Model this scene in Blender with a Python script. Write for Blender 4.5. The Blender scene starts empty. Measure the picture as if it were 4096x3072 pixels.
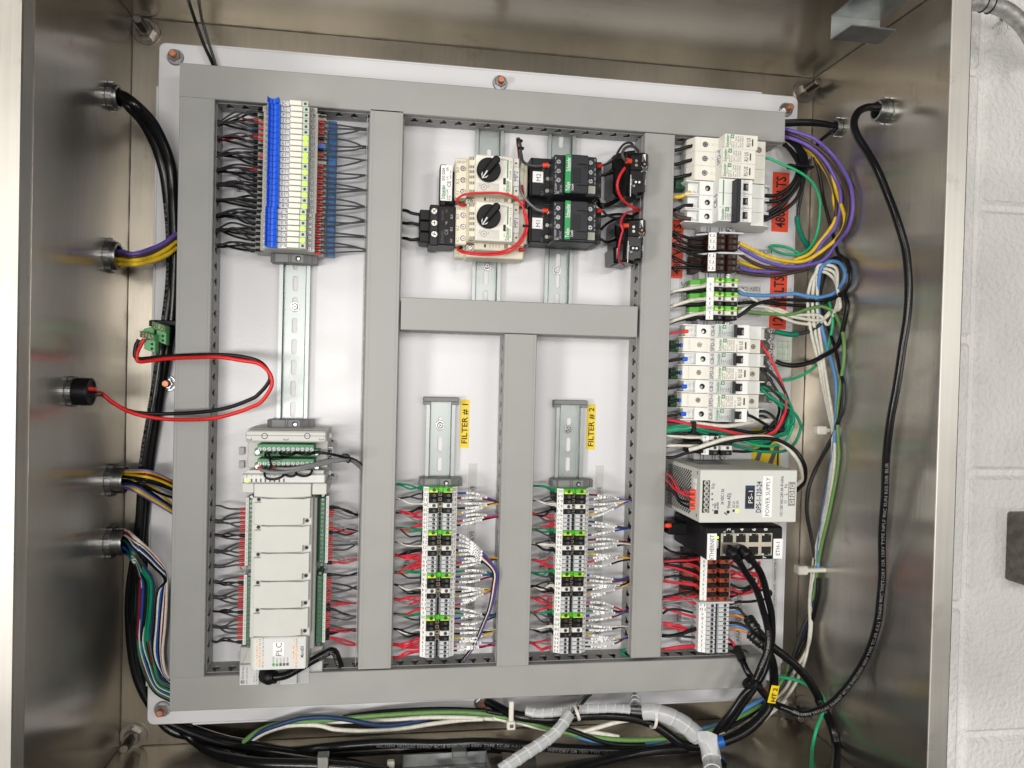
import bpy, math, random
from mathutils import Vector, Matrix
random.seed(7)
rnd = random.Random(11)
S = bpy.context.scene
COL = S.collection
# ---------------------------------------------------------------- camera
CR = Matrix(((0.98785997, -0.02210106, -0.1537668), (0.02471961, 0.9995798, 0.01513815), (0.15336762, -0.01875543, 0.9879912)))
CC = Vector((-0.12030026, 0.0257753, 0.93598655))
FPX = 3069.556
cam = bpy.data.objects.new('camera', bpy.data.cameras.new('camera'))
COL.objects.link(cam)
cam.data.sensor_fit = 'HORIZONTAL'; cam.data.sensor_width = 36.0
cam.data.lens = FPX * 36.0 / 4096.0
cam.data.clip_start = 0.02; cam.data.clip_end = 60
m4 = CR.to_4x4(); m4.translation = CC
cam.matrix_world = m4
S.camera = cam
# ---------------------------------------------------------------- world: dim plant room all round, brighter overhead
w = bpy.data.worlds.new('World'); S.world = w; w.use_nodes = True
nt = w.node_tree; N = nt.nodes; L = nt.links
bg = N['Background']; bg.inputs[1].default_value = .22
tc = N.new('ShaderNodeTexCoord'); sep = N.new('ShaderNodeSeparateXYZ'); L.new(tc.outputs['Generated'], sep.inputs[0])
rx = N.new('ShaderNodeValToRGB'); ax = N.new('ShaderNodeMath'); ax.operation = 'MULTIPLY_ADD'; ax.inputs[1].default_value = .5; ax.inputs[2].default_value = .5
L.new(sep.outputs[0], ax.inputs[0]); L.new(ax.outputs[0], rx.inputs[0])
cr = rx.color_ramp; cr.elements[0].position = .0; cr.elements[0].color = (.55, .52, .47, 1); cr.elements[1].position = 1; cr.elements[1].color = (.13, .115, .10, 1)
e = cr.elements.new(.30); e.color = (.42, .40, .365, 1); e = cr.elements.new(.55); e.color = (.30, .285, .26, 1)
nz = N.new('ShaderNodeTexNoise'); nz.inputs['Scale'].default_value = 2.6; nz.inputs['Detail'].default_value = 2.0
L.new(tc.outputs['Generated'], nz.inputs[0])
rn = N.new('ShaderNodeValToRGB'); L.new(nz.outputs[0], rn.inputs[0])
rn.color_ramp.elements[0].position = .38; rn.color_ramp.elements[0].color = (.10, .10, .10, 1)
rn.color_ramp.elements[1].position = .60; rn.color_ramp.elements[1].color = (2.3, 2.25, 2.1, 1)
mx = N.new('ShaderNodeMix'); mx.data_type = 'RGBA'; mx.blend_type = 'MULTIPLY'; mx.inputs[0].default_value = 1
rz = N.new('ShaderNodeValToRGB'); L.new(sep.outputs[2], rz.inputs[0]); rz.color_ramp.elements[0].position = .05; rz.color_ramp.elements[0].color = (.28, .28, .28, 1); rz.color_ramp.elements[1].position = .75; rz.color_ramp.elements[1].color = (1.5, 1.5, 1.5, 1)
mz = N.new('ShaderNodeMix'); mz.data_type = 'RGBA'; mz.blend_type = 'MULTIPLY'; mz.inputs[0].default_value = 1; L.new(rx.outputs[0], mz.inputs[6]); L.new(rz.outputs[0], mz.inputs[7])
L.new(mz.outputs[2], mx.inputs[6]); L.new(rn.outputs[0], mx.inputs[7]); L.new(mx.outputs[2], bg.inputs[0])
# ---------------------------------------------------------------- lamps of the room (ceiling tubes behind the photographer)
def area(loc, tgt, sx, sy, en, col=(1, .97, .93)):
    d = bpy.data.lights.new('room_lamp', 'AREA'); d.shape = 'RECTANGLE'; d.size = sx; d.size_y = sy; d.energy = en; d.color = col
    o = bpy.data.objects.new('room_lamp', d); COL.objects.link(o); o.location = loc
    o.rotation_euler = (Vector(tgt) - Vector(loc)).to_track_quat('-Z', 'Y').to_euler(); return o
area((-.62, -.10, 2.5), (0, 0, 0), .16, 1.1, 23)
area((.02, .46, 2.5), (0, 0, 0), .14, .7, 9)
area((.95, .36, 2.4), (0, 0, 0), .12, .7, 8)
area((-1.9, -.42, 1.9), (.1, 0, 0), .5, .4, 24, (1, .97, .93))
area((-1.8, 1.15, 2.0), (.1, 0, 0), .4, .5, 11, (1, .95, .86))
area((1.75, -.42, 2.3), (.1, 0, 0), .14, .5, 6)
S.view_settings.view_transform = 'Standard'; S.view_settings.look = 'None'
S.view_settings.exposure = 0.15; S.view_settings.gamma = 1; S.view_settings.use_curve_mapping = False
S.cycles.use_denoising = True
try: S.cycles.denoiser = 'OPENIMAGEDENOISE'
except Exception: pass
S.cycles.max_bounces = 8; S.cycles.diffuse_bounces = 3; S.cycles.glossy_bounces = 5; S.cycles.sample_clamp_indirect = 3.0
S.render.filter_size = 1.2 if hasattr(S.render, 'filter_size') else 1.5
# ---------------------------------------------------------------- pixel -> place
def ray(px, py):
    d = Vector(((px - 2048) / FPX, -(py - 1536) / FPX, -1.0)); return CR @ d
def W(px, py, z):
    d = ray(px, py); t = (z - CC.z) / d.z; return Vector((CC.x + t * d.x, CC.y + t * d.y, z))
def Wx(px, py, X):
    d = ray(px, py); t = (X - CC.x) / d.x; return CC + d * t
def Wy(px, py, Y):
    d = ray(px, py); t = (Y - CC.y) / d.y; return CC + d * t
TS = 2.16015625
CROP = {'rel': (840, 360, 3.456), 'rel2': (840, 720, 3.456), 'mp': (1600, 560, 3.319), 'con': (2060, 560, 3.319), 'cb5': (2640, 500, 3.456),
        'tb6': (2640, 900, 3.456), 'cbs': (2640, 1270, 3.456), 'psu': (2640, 1640, 3.456), 'plc': (840, 1660, 3.456), 'plc2': (840, 2140, 2.677),
        'f1': (1560, 1900, 4.608), 'f1b': (1560, 2260, 3.77), 'eth': (2640, 2060, 3.95), 'br': (2640, 2300, 2.9625), 'bot': (1900, 2680, 1.8433),
        'botl': (600, 2760, 1.58), 'n': (0, 0, 1.0)}
for i in range(4):
    for j in range(4): CROP['t%d%d' % (i, j)] = (1024 * i, 768 * j, TS)
def C(crop, x, y):
    a, b, s = CROP[crop]; return a + x / s, b + y / s
def P(crop, x, y, z):
    q = C(crop, x, y); return W(q[0], q[1], z)
def rect(crop, x0, y0, x1, y1, z):
    a = P(crop, x0, y0, z); b = P(crop, x1, y1, z); c = P(crop, x1, y0, z); d = P(crop, x0, y1, z)
    return ((a.x + d.x) / 2, (b.x + c.x) / 2, (b.y + d.y) / 2, (a.y + c.y) / 2)   # X0,X1,Y0,Y1
def rect4(tl, tr, br, bl, z):
    a, b, c, d = [W(p[0], p[1], z) for p in (tl, tr, br, bl)]
    return ((a.x + d.x) / 2, (b.x + c.x) / 2, (c.y + d.y) / 2, (a.y + b.y) / 2)
# ---------------------------------------------------------------- materials
MATS = {}
def mat(name, col, rough=.5, metal=0.0, var=.06, vs=60.0, bump=.0, bs=900.0, stretch=None, emit=None, es=1.0, alpha=1.0, coat=0.0, trans=0.0, rvar=.1, spec=.5):
    if name in MATS: return MATS[name]
    m = bpy.data.materials.new(name); m.use_nodes = True; n = m.node_tree.nodes; l = m.node_tree.links
    b = n['Principled BSDF']
    tc = n.new('ShaderNodeTexCoord'); src = tc.outputs['Object']
    if stretch:
        mp = n.new('ShaderNodeMapping'); mp.inputs['Scale'].default_value = stretch; l.new(src, mp.inputs[0]); src2 = mp.outputs[0]
    else: src2 = src
    nz = n.new('ShaderNodeTexNoise'); nz.inputs['Scale'].default_value = vs; nz.inputs['Detail'].default_value = 4; l.new(src, nz.inputs[0])
    r = n.new('ShaderNodeValToRGB'); l.new(nz.outputs[0], r.inputs[0])
    r.color_ramp.elements[0].position = .3; r.color_ramp.elements[1].position = .7
    r.color_ramp.elements[0].color = tuple(max(0, c * (1 - var)) for c in col) + (1,)
    r.color_ramp.elements[1].color = tuple(min(1, c * (1 + var)) for c in col) + (1,)
    l.new(r.outputs[0], b.inputs['Base Color'])
    mr = n.new('ShaderNodeMapRange'); mr.inputs['To Min'].default_value = max(.02, rough * (1 - rvar)); mr.inputs['To Max'].default_value = min(1, rough * (1 + rvar)); l.new(nz.outputs[0], mr.inputs[0]); l.new(mr.outputs[0], b.inputs['Roughness'])
    b.inputs['Metallic'].default_value = metal; b.inputs['Specular IOR Level'].default_value = spec
    if bump:
        nb = n.new('ShaderNodeTexNoise'); nb.inputs['Scale'].default_value = bs; nb.inputs['Detail'].default_value = 3; l.new(src2, nb.inputs[0])
        bp = n.new('ShaderNodeBump'); bp.inputs['Strength'].default_value = bump; bp.inputs['Distance'].default_value = .001; l.new(nb.outputs[0], bp.inputs['Height']); l.new(bp.outputs[0], b.inputs['Normal'])
    if emit: b.inputs['Emission Color'].default_value = tuple(emit) + (1,); b.inputs['Emission Strength'].default_value = es
    if coat: b.inputs['Coat Weight'].default_value = coat; b.inputs['Coat Roughness'].default_value = .12
    if trans: b.inputs['Transmission Weight'].default_value = trans; b.inputs['IOR'].default_value = 1.4
    if alpha < 1: b.inputs['Alpha'].default_value = alpha
    MATS[name] = m; return m
# ---------------------------------------------------------------- text outlines
TXT = {}
def text_geo(s, bold=False):
    k = (s, bold)
    if k in TXT: return TXT[k]
    cu = bpy.data.curves.new('t', 'FONT'); cu.body = s; cu.size = 1; cu.resolution_u = 2; cu.dimensions = '2D'; cu.fill_mode = 'FRONT'
    if bold: cu.offset = .018
    ob = bpy.data.objects.new('t', cu); me = bpy.data.meshes.new_from_object(ob)
    v = [(p.co.x, p.co.y) for p in me.vertices]; f = [tuple(q.vertices) for q in me.polygons]
    if v:
        x0 = min(a[0] for a in v); x1 = max(a[0] for a in v)
        v = [(a[0] - x0, a[1]) for a in v]; wd = x1 - x0
    else: wd = .1
    bpy.data.meshes.remove(me); bpy.data.objects.remove(ob); bpy.data.curves.remove(cu)
    TXT[k] = (v, f, wd); return TXT[k]
def smooth_path(pts, n=6):
    p = [Vector(q) for q in pts]
    if len(p) < 3: return [p[0].lerp(p[-1], i / n) for i in range(n + 1)]
    p = [p[0] * 2 - p[1]] + p + [p[-1] * 2 - p[-2]]; out = []
    for i in range(1, len(p) - 2):
        a, b, c, d = p[i - 1:i + 3]
        for k in range(n):
            t = k / n; out.append(.5 * ((2 * b) + (c - a) * t + (2 * a - 5 * b + 4 * c - d) * t * t + (3 * b - a - 3 * c + d) * t ** 3))
    out.append(p[-2]); return out
class MB:
    def __init__(s): s.v = []; s.f = []; s.m = []; s.sm = []; s.ml = []
    def mi(s, m):
        if m not in s.ml: s.ml.append(m)
        return s.ml.index(m)
    def add(s, vs, fs, m, smooth=False):
        o = len(s.v); k = s.mi(m); s.v += [tuple(q) for q in vs]
        for f in fs: s.f.append(tuple(i + o for i in f)); s.m.append(k); s.sm.append(smooth)
        return s
    def prism(s, pts, z0, z1, m, ch=0.0, smooth=False, bottom=True):
        # pts CCW outline in XY
        n = len(pts); cx = sum(p[0] for p in pts) / n; cy = sum(p[1] for p in pts) / n
        rings = [[(p[0], p[1], z0) for p in pts]]
        if ch > 0:
            rings.append([(p[0], p[1], z1 - ch) for p in pts])
            ins = []
            for i, p in enumerate(pts):
                a = pts[i - 1]; b = pts[(i + 1) % n]
                d1 = Vector((p[0] - a[0], p[1] - a[1])); d2 = Vector((b[0] - p[0], b[1] - p[1]))
                if d1.length < 1e-9 or d2.length < 1e-9: ins.append((p[0], p[1], z1)); continue
                d1.normalize(); d2.normalize(); n1 = Vector((-d1.y, d1.x)); n2 = Vector((-d2.y, d2.x)); bs = n1 + n2
                k = ch / max(.35, (1 + n1.dot(n2)) / 2) / 2
                ins.append((p[0] + bs.x * k, p[1] + bs.y * k, z1))
            rings.append(ins)
        else: rings.append([(p[0], p[1], z1) for p in pts])
        vs = [q for r in rings for q in r]; fs = []
        for r in range(len(rings) - 1):
            for i in range(n):
                j = (i + 1) % n; fs.append((r * n + i, r * n + j, (r + 1) * n + j, (r + 1) * n + i))
        t = (len(rings) - 1) * n
        s.add(vs, fs, m, smooth); s.add([vs[t + i] for i in range(n)], [tuple(range(n))], m)
        if bottom: s.add([vs[i] for i in range(n)], [tuple(reversed(range(n)))], m)
        return s
    def box(s, x0, x1, y0, y1, z0, z1, m, ch=0.0004):
        if x1 < x0: x0, x1 = x1, x0
        if y1 < y0: y0, y1 = y1, y0
        c = min(ch, (x1 - x0) * .3, (y1 - y0) * .3, (z1 - z0) * .4)
        if c > 0: pts = [(x0 + c, y0), (x1 - c, y0), (x1, y0 + c), (x1, y1 - c), (x1 - c, y1), (x0 + c, y1), (x0, y1 - c), (x0, y0 + c)]
        else: pts = [(x0, y0), (x1, y0), (x1, y1), (x0, y1)]
        return s.prism(pts, z0, z1, m, c)
    def rrect(s, x0, x1, y0, y1, r, z0, z1, m, ch=0.0004, k=4):
        return s.prism(rr(x0, x1, y0, y1, r, k), z0, z1, m, ch)
    def cyl(s, cx, cy, r, z0, z1, m, n=14, ch=0.0, r2=None, ph=0.0):
        pts = [(cx + r * math.cos(ph + 2 * math.pi * i / n), cy + r * math.sin(ph + 2 * math.pi * i / n)) for i in range(n)]
        return s.prism(pts, z0, z1, m, ch, smooth=(n > 8 and ch == 0))
    def profx(s, prof, y0, y1, m, smooth=False):   # profile in (x,z) extruded along y
        n = len(prof); vs = [(p[0], y0, p[1]) for p in prof] + [(p[0], y1, p[1]) for p in prof]
        fs = [(i, (i + 1) % n, n + (i + 1) % n, n + i) for i in range(n)]
        ar = sum(prof[i][0] * prof[(i + 1) % n][1] - prof[(i + 1) % n][0] * prof[i][1] for i in range(n))
        fs += [tuple(range(n)), tuple(reversed(range(n, 2 * n)))]
        if ar < 0: pass
        else: fs = [tuple(reversed(f)) for f in fs]
        fs = [tuple(reversed(f)) for f in fs] if False else fs
        return s.add(vs, fs, m, smooth)
    def profy(s, prof, x0, x1, m, smooth=False):   # profile in (y,z) extruded along x
        n = len(prof); vs = [(x0, p[0], p[1]) for p in prof] + [(x1, p[0], p[1]) for p in prof]
        fs = [(i, (i + 1) % n, n + (i + 1) % n, n + i) for i in range(n)] + [tuple(range(n)), tuple(reversed(range(n, 2 * n)))]
        return s.add(vs, fs, m, smooth)
    def frame_tube(s, path, radii, m, n=8, caps=True, smooth=True):
        p = path; k = len(p); vs = []; up = Vector((0, 0, 1)); prev = None
        for i in range(k):
            t = (p[min(i + 1, k - 1)] - p[max(i - 1, 0)]); t = t.normalized() if t.length > 1e-9 else Vector((1, 0, 0))
            if prev is None:
                a = up.cross(t)
                if a.length < .05: a = Vector((0, 1, 0)).cross(t)
                a.normalize()
            else:
                a = prev - t * prev.dot(t)
                a = a.normalized() if a.length > 1e-6 else up.cross(t).normalized()
            prev = a; b = t.cross(a); r = radii[i] if hasattr(radii, '__len__') else radii
            for j in range(n):
                th = 2 * math.pi * j / n; vs.append(p[i] + a * (r * math.cos(th)) + b * (r * math.sin(th)))
        fs = [(i * n + j, i * n + (j + 1) % n, (i + 1) * n + (j + 1) % n, (i + 1) * n + j) for i in range(k - 1) for j in range(n)]
        s.add(vs, fs, m, smooth)
        if caps: s.add(vs[:n], [tuple(reversed(range(n)))], m); s.add(vs[-n:], [tuple(range(n))], m)
        return s
    def tube(s, pts, r, m, n=7, seg=6): return s.frame_tube(smooth_path(pts, seg), r, m, n)
    def ring(s, c, axis, r0, r1, h, m, n=20, hexa=False):   # annulus plate about an axis (base centre c)
        ax = Vector(axis).normalized(); a = ax.orthogonal().normalized(); b = ax.cross(a); vs = []
        c = Vector(c)
        for (r, q) in ((r1, 0), (r1, h), (r0, h), (r0, 0)):
            for i in range(n):
                th = 2 * math.pi * i / n; rr_ = r
                if hexa and r == r1: rr_ = r * (1.10 if i % 2 == 0 else .97)
                vs.append(c + ax * q + a * rr_ * math.cos(th) + b * rr_ * math.sin(th))
        fs = [(k * n + i, k * n + (i + 1) % n, ((k + 1) % 4) * n + (i + 1) % n, ((k + 1) % 4) * n + i) for k in range(4) for i in range(n)]
        return s.add(vs, fs, m)
    def text(s, t, x, y, z, h, m, rot=0.0, fit=None, align='c', bold=False, mirror=False):
        v, f, wd = text_geo(t, bold); sc = h / .72; sx = sc
        if fit and wd > 0: sx = min(fit / wd, sc * 1.6)
        cw = wd * sx; off = {'c': -cw / 2, 'l': 0, 'r': -cw}[align]; ca = math.cos(rot); sa = math.sin(rot); vs = []
        for a, b in v:
            u = a * sx + off; q = b * sc - h / 2; vs.append((x + u * ca - q * sa, y + u * sa + q * ca, z))
        return s.add(vs, f, m)
    def text_curve(s, t, path, r, h, m, start=0.0, flip=False, lift=.00025, fit=None, up=Vector((0, 0, 1)), tilt=0.0):
        v, f, wd = text_geo(t); sc = h / .72; sx = sc if not fit else fit / max(wd, .01)
        L_ = [0.0]
        for i in range(1, len(path)): L_.append(L_[-1] + (path[i] - path[i - 1]).length)
        tot = L_[-1]; vs = []
        for a, b in v:
            u = start + a * sx; q = b * sc - h / 2
            if flip: u = start - a * sx; q = -q
            u = min(max(u, 0), tot - 1e-6); i = 0
            lo, hi = 0, len(L_) - 1
            while hi - lo > 1:
                mid = (lo + hi) // 2
                if L_[mid] <= u: lo = mid
                else: hi = mid
            i = lo; k = (u - L_[i]) / max(1e-9, L_[i + 1] - L_[i]); pt = path[i].lerp(path[i + 1], k)
            tg = (path[i + 1] - path[i]).normalized(); side = up.cross(tg).normalized(); nn = tg.cross(side)
            th = tilt + q / r; vs.append(pt + side * (math.sin(th) * (r + lift)) + nn * (math.cos(th) * (r + lift)))
        return s.add(vs, f, m)
    def build(s, name, parent=None, loc=None):
        me = bpy.data.meshes.new(name); o = Vector((0, 0, 0)); q = parent
        if loc is not None: o = Vector(loc)
        while q is not None: o = o + q.location; q = q.parent
        me.from_pydata([(a[0] - o.x, a[1] - o.y, a[2] - o.z) for a in s.v], [], s.f)
        for m_ in s.ml: me.materials.append(m_)
        me.polygons.foreach_set('material_index', s.m); me.polygons.foreach_set('use_smooth', s.sm); me.update()
        ob = bpy.data.objects.new(name, me); COL.objects.link(ob)
        if parent is not None: ob.parent = parent
        if loc is not None: ob.location = loc
        return ob
def rr(x0, x1, y0, y1, r, k=4):
    pts = []
    for cx, cy, a0 in ((x1 - r, y0 + r, -90), (x1 - r, y1 - r, 0), (x0 + r, y1 - r, 90), (x0 + r, y0 + r, 180)):
        for i in range(k + 1):
            a = math.radians(a0 + 90 * i / k); pts.append((cx + r * math.cos(a), cy + r * math.sin(a)))
    return pts
def fill_holes(outer, holes, th):
    """flat plate in XY (z 0..th) with real holes"""
    cu = bpy.data.curves.new('c', 'CURVE'); cu.dimensions = '2D'; cu.fill_mode = 'BOTH'; cu.extrude = th / 2
    for lp in [outer] + holes:
        sp = cu.splines.new('POLY'); sp.points.add(len(lp) - 1); sp.use_cyclic_u = True
        for i, p in enumerate(lp): sp.points[i].co = (p[0], p[1], 0, 1)
    ob = bpy.data.objects.new('c', cu); me = bpy.data.meshes.new_from_object(ob)
    v = [tuple(p.co) for p in me.vertices]; f = [tuple(q.vertices) for q in me.polygons]
    bpy.data.meshes.remove(me); bpy.data.objects.remove(ob); bpy.data.curves.remove(cu)
    return [(a[0], a[1], a[2] + th / 2) for a in v], f
def tag(o, label, cat, group=None, kind=None):
    if label: o['label'] = label
    if cat: o['category'] = cat
    if group: o['group'] = group
    if kind: o['kind'] = kind
    return o
def thing(name, label, cat, loc, group=None):
    o = bpy.data.objects.new(name, None); COL.objects.link(o); o.location = loc; o.empty_display_size = .01
    return tag(o, label, cat, group)
def dup(root, loc):
    r = root.copy(); COL.objects.link(r); r.location = loc
    for ch in list(root.children):
        c = ch.copy(); COL.objects.link(c); c.parent = r
        for g in list(ch.children):
            d = g.copy(); COL.objects.link(d); d.parent = c
    return r
def screw(mb, x, y, r, z, head, dark, ph=None, cross=True):
    mb.cyl(x, y, r, z - .001, z, head, 12, ch=r * .2)
    a = rnd.uniform(0, 3.14) if ph is None else ph
    for k in ((0, 1) if cross else (0,)):
        b = a + k * math.pi / 2; dx, dy = math.cos(b) * r * .72, math.sin(b) * r * .72; nx, ny = -math.sin(b) * r * .13, math.cos(b) * r * .13
        zz = z + .00008 + k * .00004
        mb.add([(x - dx - nx, y - dy - ny, zz), (x + dx - nx, y + dy - ny, zz), (x + dx + nx, y + dy + ny, zz), (x - dx + nx, y - dy + ny, zz)], [(0, 1, 2, 3)], dark)
def hole(mb, x, y, r, z, dark, n=12):
    mb.add([(x + r * math.cos(2 * math.pi * i / n), y + r * math.sin(2 * math.pi * i / n), z) for i in range(n)], [tuple(range(n))], dark)
# ---------------------------------------------------------------- palette
M_duct = mat('duct_grey_pvc', (.335, .335, .325), .42, var=.03, vs=25, bump=.03, bs=1500)
M_ductd = mat('duct_base_pvc', (.31, .31, .30), .5, var=.04, vs=25, bump=.03, bs=1500)
M_white = mat('white_label', (.88, .88, .88), .45, var=.02)
M_tag = mat('tag_white', (.86, .86, .84), .5, var=.03)
M_ink = mat('ink_black', (.012, .012, .014), .6)
M_inkg = mat('ink_grey', (.10, .10, .105), .6)
M_inkb = mat('ink_navy', (.015, .035, .12), .6)
M_inkgr = mat('ink_green', (.01, .22, .06), .6)
M_inkw = mat('ink_white', (.75, .75, .75), .6)
M_zinc = mat('zinc_plate', (.31, .335, .33), .42, metal=1, var=.10, vs=45, rvar=.2, bump=.012, bs=200)
M_chrome = mat('bright_screw', (.46, .46, .47), .34, metal=1, var=.1)
M_steelnut = mat('steel_nut', (.36, .34, .31), .30, metal=1, var=.15, vs=200)
M_copper = mat('copper_stud', (.62, .27, .16), .45, metal=.75, var=.15, vs=300)
M_black = mat('black_plastic', (.006, .006, .007), .42, var=.15, spec=.22)
M_dark = mat('black_recess', (.004, .004, .004), .7)
M_char = mat('charcoal_plastic', (.013, .0145, .018), .42, var=.1, spec=.25)
M_char2 = mat('charcoal_light', (.022, .024, .029), .42, var=.1, spec=.25)
M_cream = mat('cream_plastic', (.76, .71, .57), .42, var=.03)
M_creamw = mat('cream_front', (.82, .80, .72), .4, var=.02)
M_cbw = mat('breaker_white', (.82, .83, .81), .38, var=.02)
M_spd = mat('surge_cream', (.80, .78, .71), .4, var=.02)
M_plc = mat('plc_grey', (.56, .565, .535), .48, var=.025, bump=.02, bs=2500)
M_plcl = mat('plc_light', (.64, .65, .64), .45, var=.02)
M_psu = mat('supply_grey', (.63, .64, .60), .48, var=.025, bump=.02, bs=2500)
M_green = mat('connector_green', (.03, .20, .075), .42, var=.1)
M_greend = mat('connector_green_dark', (.012, .085, .035), .5, var=.1)
M_gg = mat('ground_green', (.10, .52, .03), .35, var=.12, spec=.6)
M_gy = mat('ground_yellow', (.60, .80, .03), .35, var=.08)
M_tgrey = mat('terminal_grey', (.56, .58, .60), .45, var=.04)
M_twhite = mat('terminal_white', (.74, .74, .70), .4, var=.03)
M_tblack = mat('terminal_black', (.008, .008, .009), .5, var=.2, spec=.25)
M_tbrown = mat('terminal_brown', (.035, .013, .008), .45, var=.12, spec=.3)
M_tred = mat('terminal_orange_red', (.36, .055, .018), .45, var=.08)
M_relb = mat('relay_base_grey', (.50, .50, .46), .5, var=.04)
M_relw = mat('relay_white', (.82, .80, .72), .42, var=.03)
M_blue = mat('lever_blue', (.012, .12, .72), .4, var=.08)
M_blue2 = mat('bridge_blue', (.035, .16, .42), .45, var=.1)
M_ledon = mat('led_lit', (.3, .8, .05), .3, emit=(.30, 1.0, .02), es=1.6)
M_ledoff = mat('led_off', (.02, .13, .06), .25, var=.1)
M_amber = mat('amber_led', (.8, .45, .25), .4, emit=(1, .45, .18), es=.22)
M_red = mat('ferrule_red', (.62, .018, .016), .4, var=.08)
M_orange = mat('ferrule_orange', (.85, .06, .02), .4, var=.08)
M_yel = mat('label_yellow', (.83, .60, .01), .45, var=.02)
M_sred = mat('sticker_red', (.82, .075, .03), .4, var=.03)
M_copen = mat('endclamp_grey', (.20, .205, .21), .5, var=.06)
M_clear = mat('clear_plastic', (.8, .82, .82), .15, alpha=.32, var=.02)
M_clab = mat('clear_tape', (.80, .80, .80), .3, alpha=.45, var=.02)
M_spiral = mat('spiral_wrap_plastic', (.80, .82, .85), .25, alpha=.52, var=.04, bump=.08, bs=400)
M_tie = mat('nylon_tie_white', (.72, .70, .62), .4)
def wmat(n, c, r=.38, b=.05): return mat('wire_' + n, c, r, var=.12, vs=220, bump=b, bs=500, spec=.3)
WC = {'grey': wmat('grey', (.065, .066, .07)), 'dgrey': wmat('dark_grey', (.030, .031, .034)), 'lgrey': wmat('light_grey', (.21, .21, .22)), 'black': wmat('black', (.006, .006, .007), .36),
      'red': wmat('red', (.60, .025, .045)), 'bred': wmat('bright_red', (.72, .022, .02), .35), 'dred': wmat('dark_red', (.20, .008, .02)), 'green': wmat('green', (.005, .22, .115)), 'mint': wmat('mint_green', (.02, .40, .17)),
      'lime': wmat('light_green', (.13, .27, .08)), 'white': wmat('white', (.68, .66, .58)), 'blue': wmat('blue', (.012, .07, .36)), 'sky': wmat('sky_blue', (.10, .27, .58)),
      'yellow': wmat('yellow', (.74, .50, .03)), 'purple': wmat('purple', (.15, .10, .42)), 'violet': wmat('pale_violet', (.26, .22, .48)), 'brown': wmat('brown', (.07, .042, .035)), 'orange': wmat('orange', (.72, .25, .05)),
      'teal': wmat('teal', (.004, .17, .10)), 'navy': wmat('navy', (.02, .045, .12))}
WN = {'grey': 'grey', 'dgrey': 'dark grey', 'lgrey': 'light grey', 'black': 'black', 'red': 'red', 'bred': 'bright red', 'dred': 'dark red', 'green': 'green', 'mint': 'mint green', 'lime': 'light green', 'white': 'white', 'blue': 'blue', 'sky': 'sky blue', 'yellow': 'yellow', 'purple': 'purple', 'violet': 'pale violet', 'brown': 'brown', 'orange': 'orange', 'teal': 'teal green', 'navy': 'navy'}
M_cable = mat('cable_black', (.006, .006, .007), .26, var=.2, vs=80, bump=.25, bs=70, spec=.35)
M_cable2 = mat('cable_black_matt', (.006, .006, .007), .42, var=.2, vs=80, bump=.12, bs=90, spec=.25)
WKIND = (('relays', 'relay_wire'), ('controller', 'signal_wire'), ('sleeved', 'field_wire'), ('filter strip', 'terminal_wire'), ('motor', 'motor_wire'), ('lead', 'power_lead'), ('jumper', 'jumper_wire'))
def uniq(label):
    return label
def wire(pts, col, label, r=.0011, group=None, name=None, ferr=None, ferr_end=None, seg=6, fl=.0065, n=7, sleeve=None, stext=None, cat='wire'):
    path = smooth_path(pts, seg); mb = MB(); mb.frame_tube(path, r, WC[col] if isinstance(col, str) else col, n)
    need = ferr or ferr_end or sleeve
    nm = name or next((v for k, v in WKIND if group and k in group), 'wire')
    o = mb.build(nm); tag(o, label, nm.replace('_', ' '), group)
    # ferrules and printed sleeves are parts of the wire
    def seg_at(a, b):
        L_ = [0.0]
        for i in range(1, len(path)): L_.append(L_[-1] + (path[i] - path[i - 1]).length)
        out = []
        def at(u):
            u = max(0, min(L_[-1], u))
            for i in range(1, len(L_)):
                if L_[i] >= u: return path[i - 1].lerp(path[i], (u - L_[i - 1]) / max(1e-9, L_[i] - L_[i - 1]))
            return path[-1]
        k = 8
        return [at(a + (b - a) * i / k) for i in range(k + 1)], L_[-1]
    if ferr:
        q, T = seg_at(0, fl); MB().frame_tube(q, r * 1.6, ferr, 8).build('ferrule', o)
    if ferr_end:
        _, T = seg_at(0, 1); q, _ = seg_at(T - fl, T); MB().frame_tube(q, r * 1.75, ferr_end, 8).build('ferrule', o)
    if sleeve:
        _, T = seg_at(0, 1); q, _ = seg_at(T * sleeve[0], T * sleeve[1]); b = MB(); b.frame_tube(q, r * 1.38, M_white, 8)
        if stext: b.text_curve(stext, q, r * 1.38, .0021, M_ink, start=(sleeve[1] - sleeve[0]) * T * .92, flip=True, fit=(sleeve[1] - sleeve[0]) * T * .84)
        b.build('marker_sleeve', o)
    return o
BX_ = (-.4281, .4252, -.4269, .4274)
def inside(px, py, z, m=.0065):   # keep a cable inside the steel box: where it would cross a side wall it lies against it
    q = W(px, py, z)
    if q.x > BX_[1] - m: q = Wx(px, py, BX_[1] - m)
    if q.x < BX_[0] + m and z > -.02: q = Wx(px, py, BX_[0] + m)
    if q.y < BX_[2] + m and q.z < .24:
        r = Wy(px, py, BX_[2] + m)
        if r.z < .235: q = r
    if q.y > BX_[3] - m and q.z < .24:
        r = Wy(px, py, BX_[3] - m)
        if r.z < .235: q = r
    return q
def cpath(crop, pts, m=.0065):   # [(x,y,z_mm),...] in a crop of the photo -> place points
    return [inside(*C(crop, a, b), c / 1000, m) for a, b, c in pts]

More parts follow.
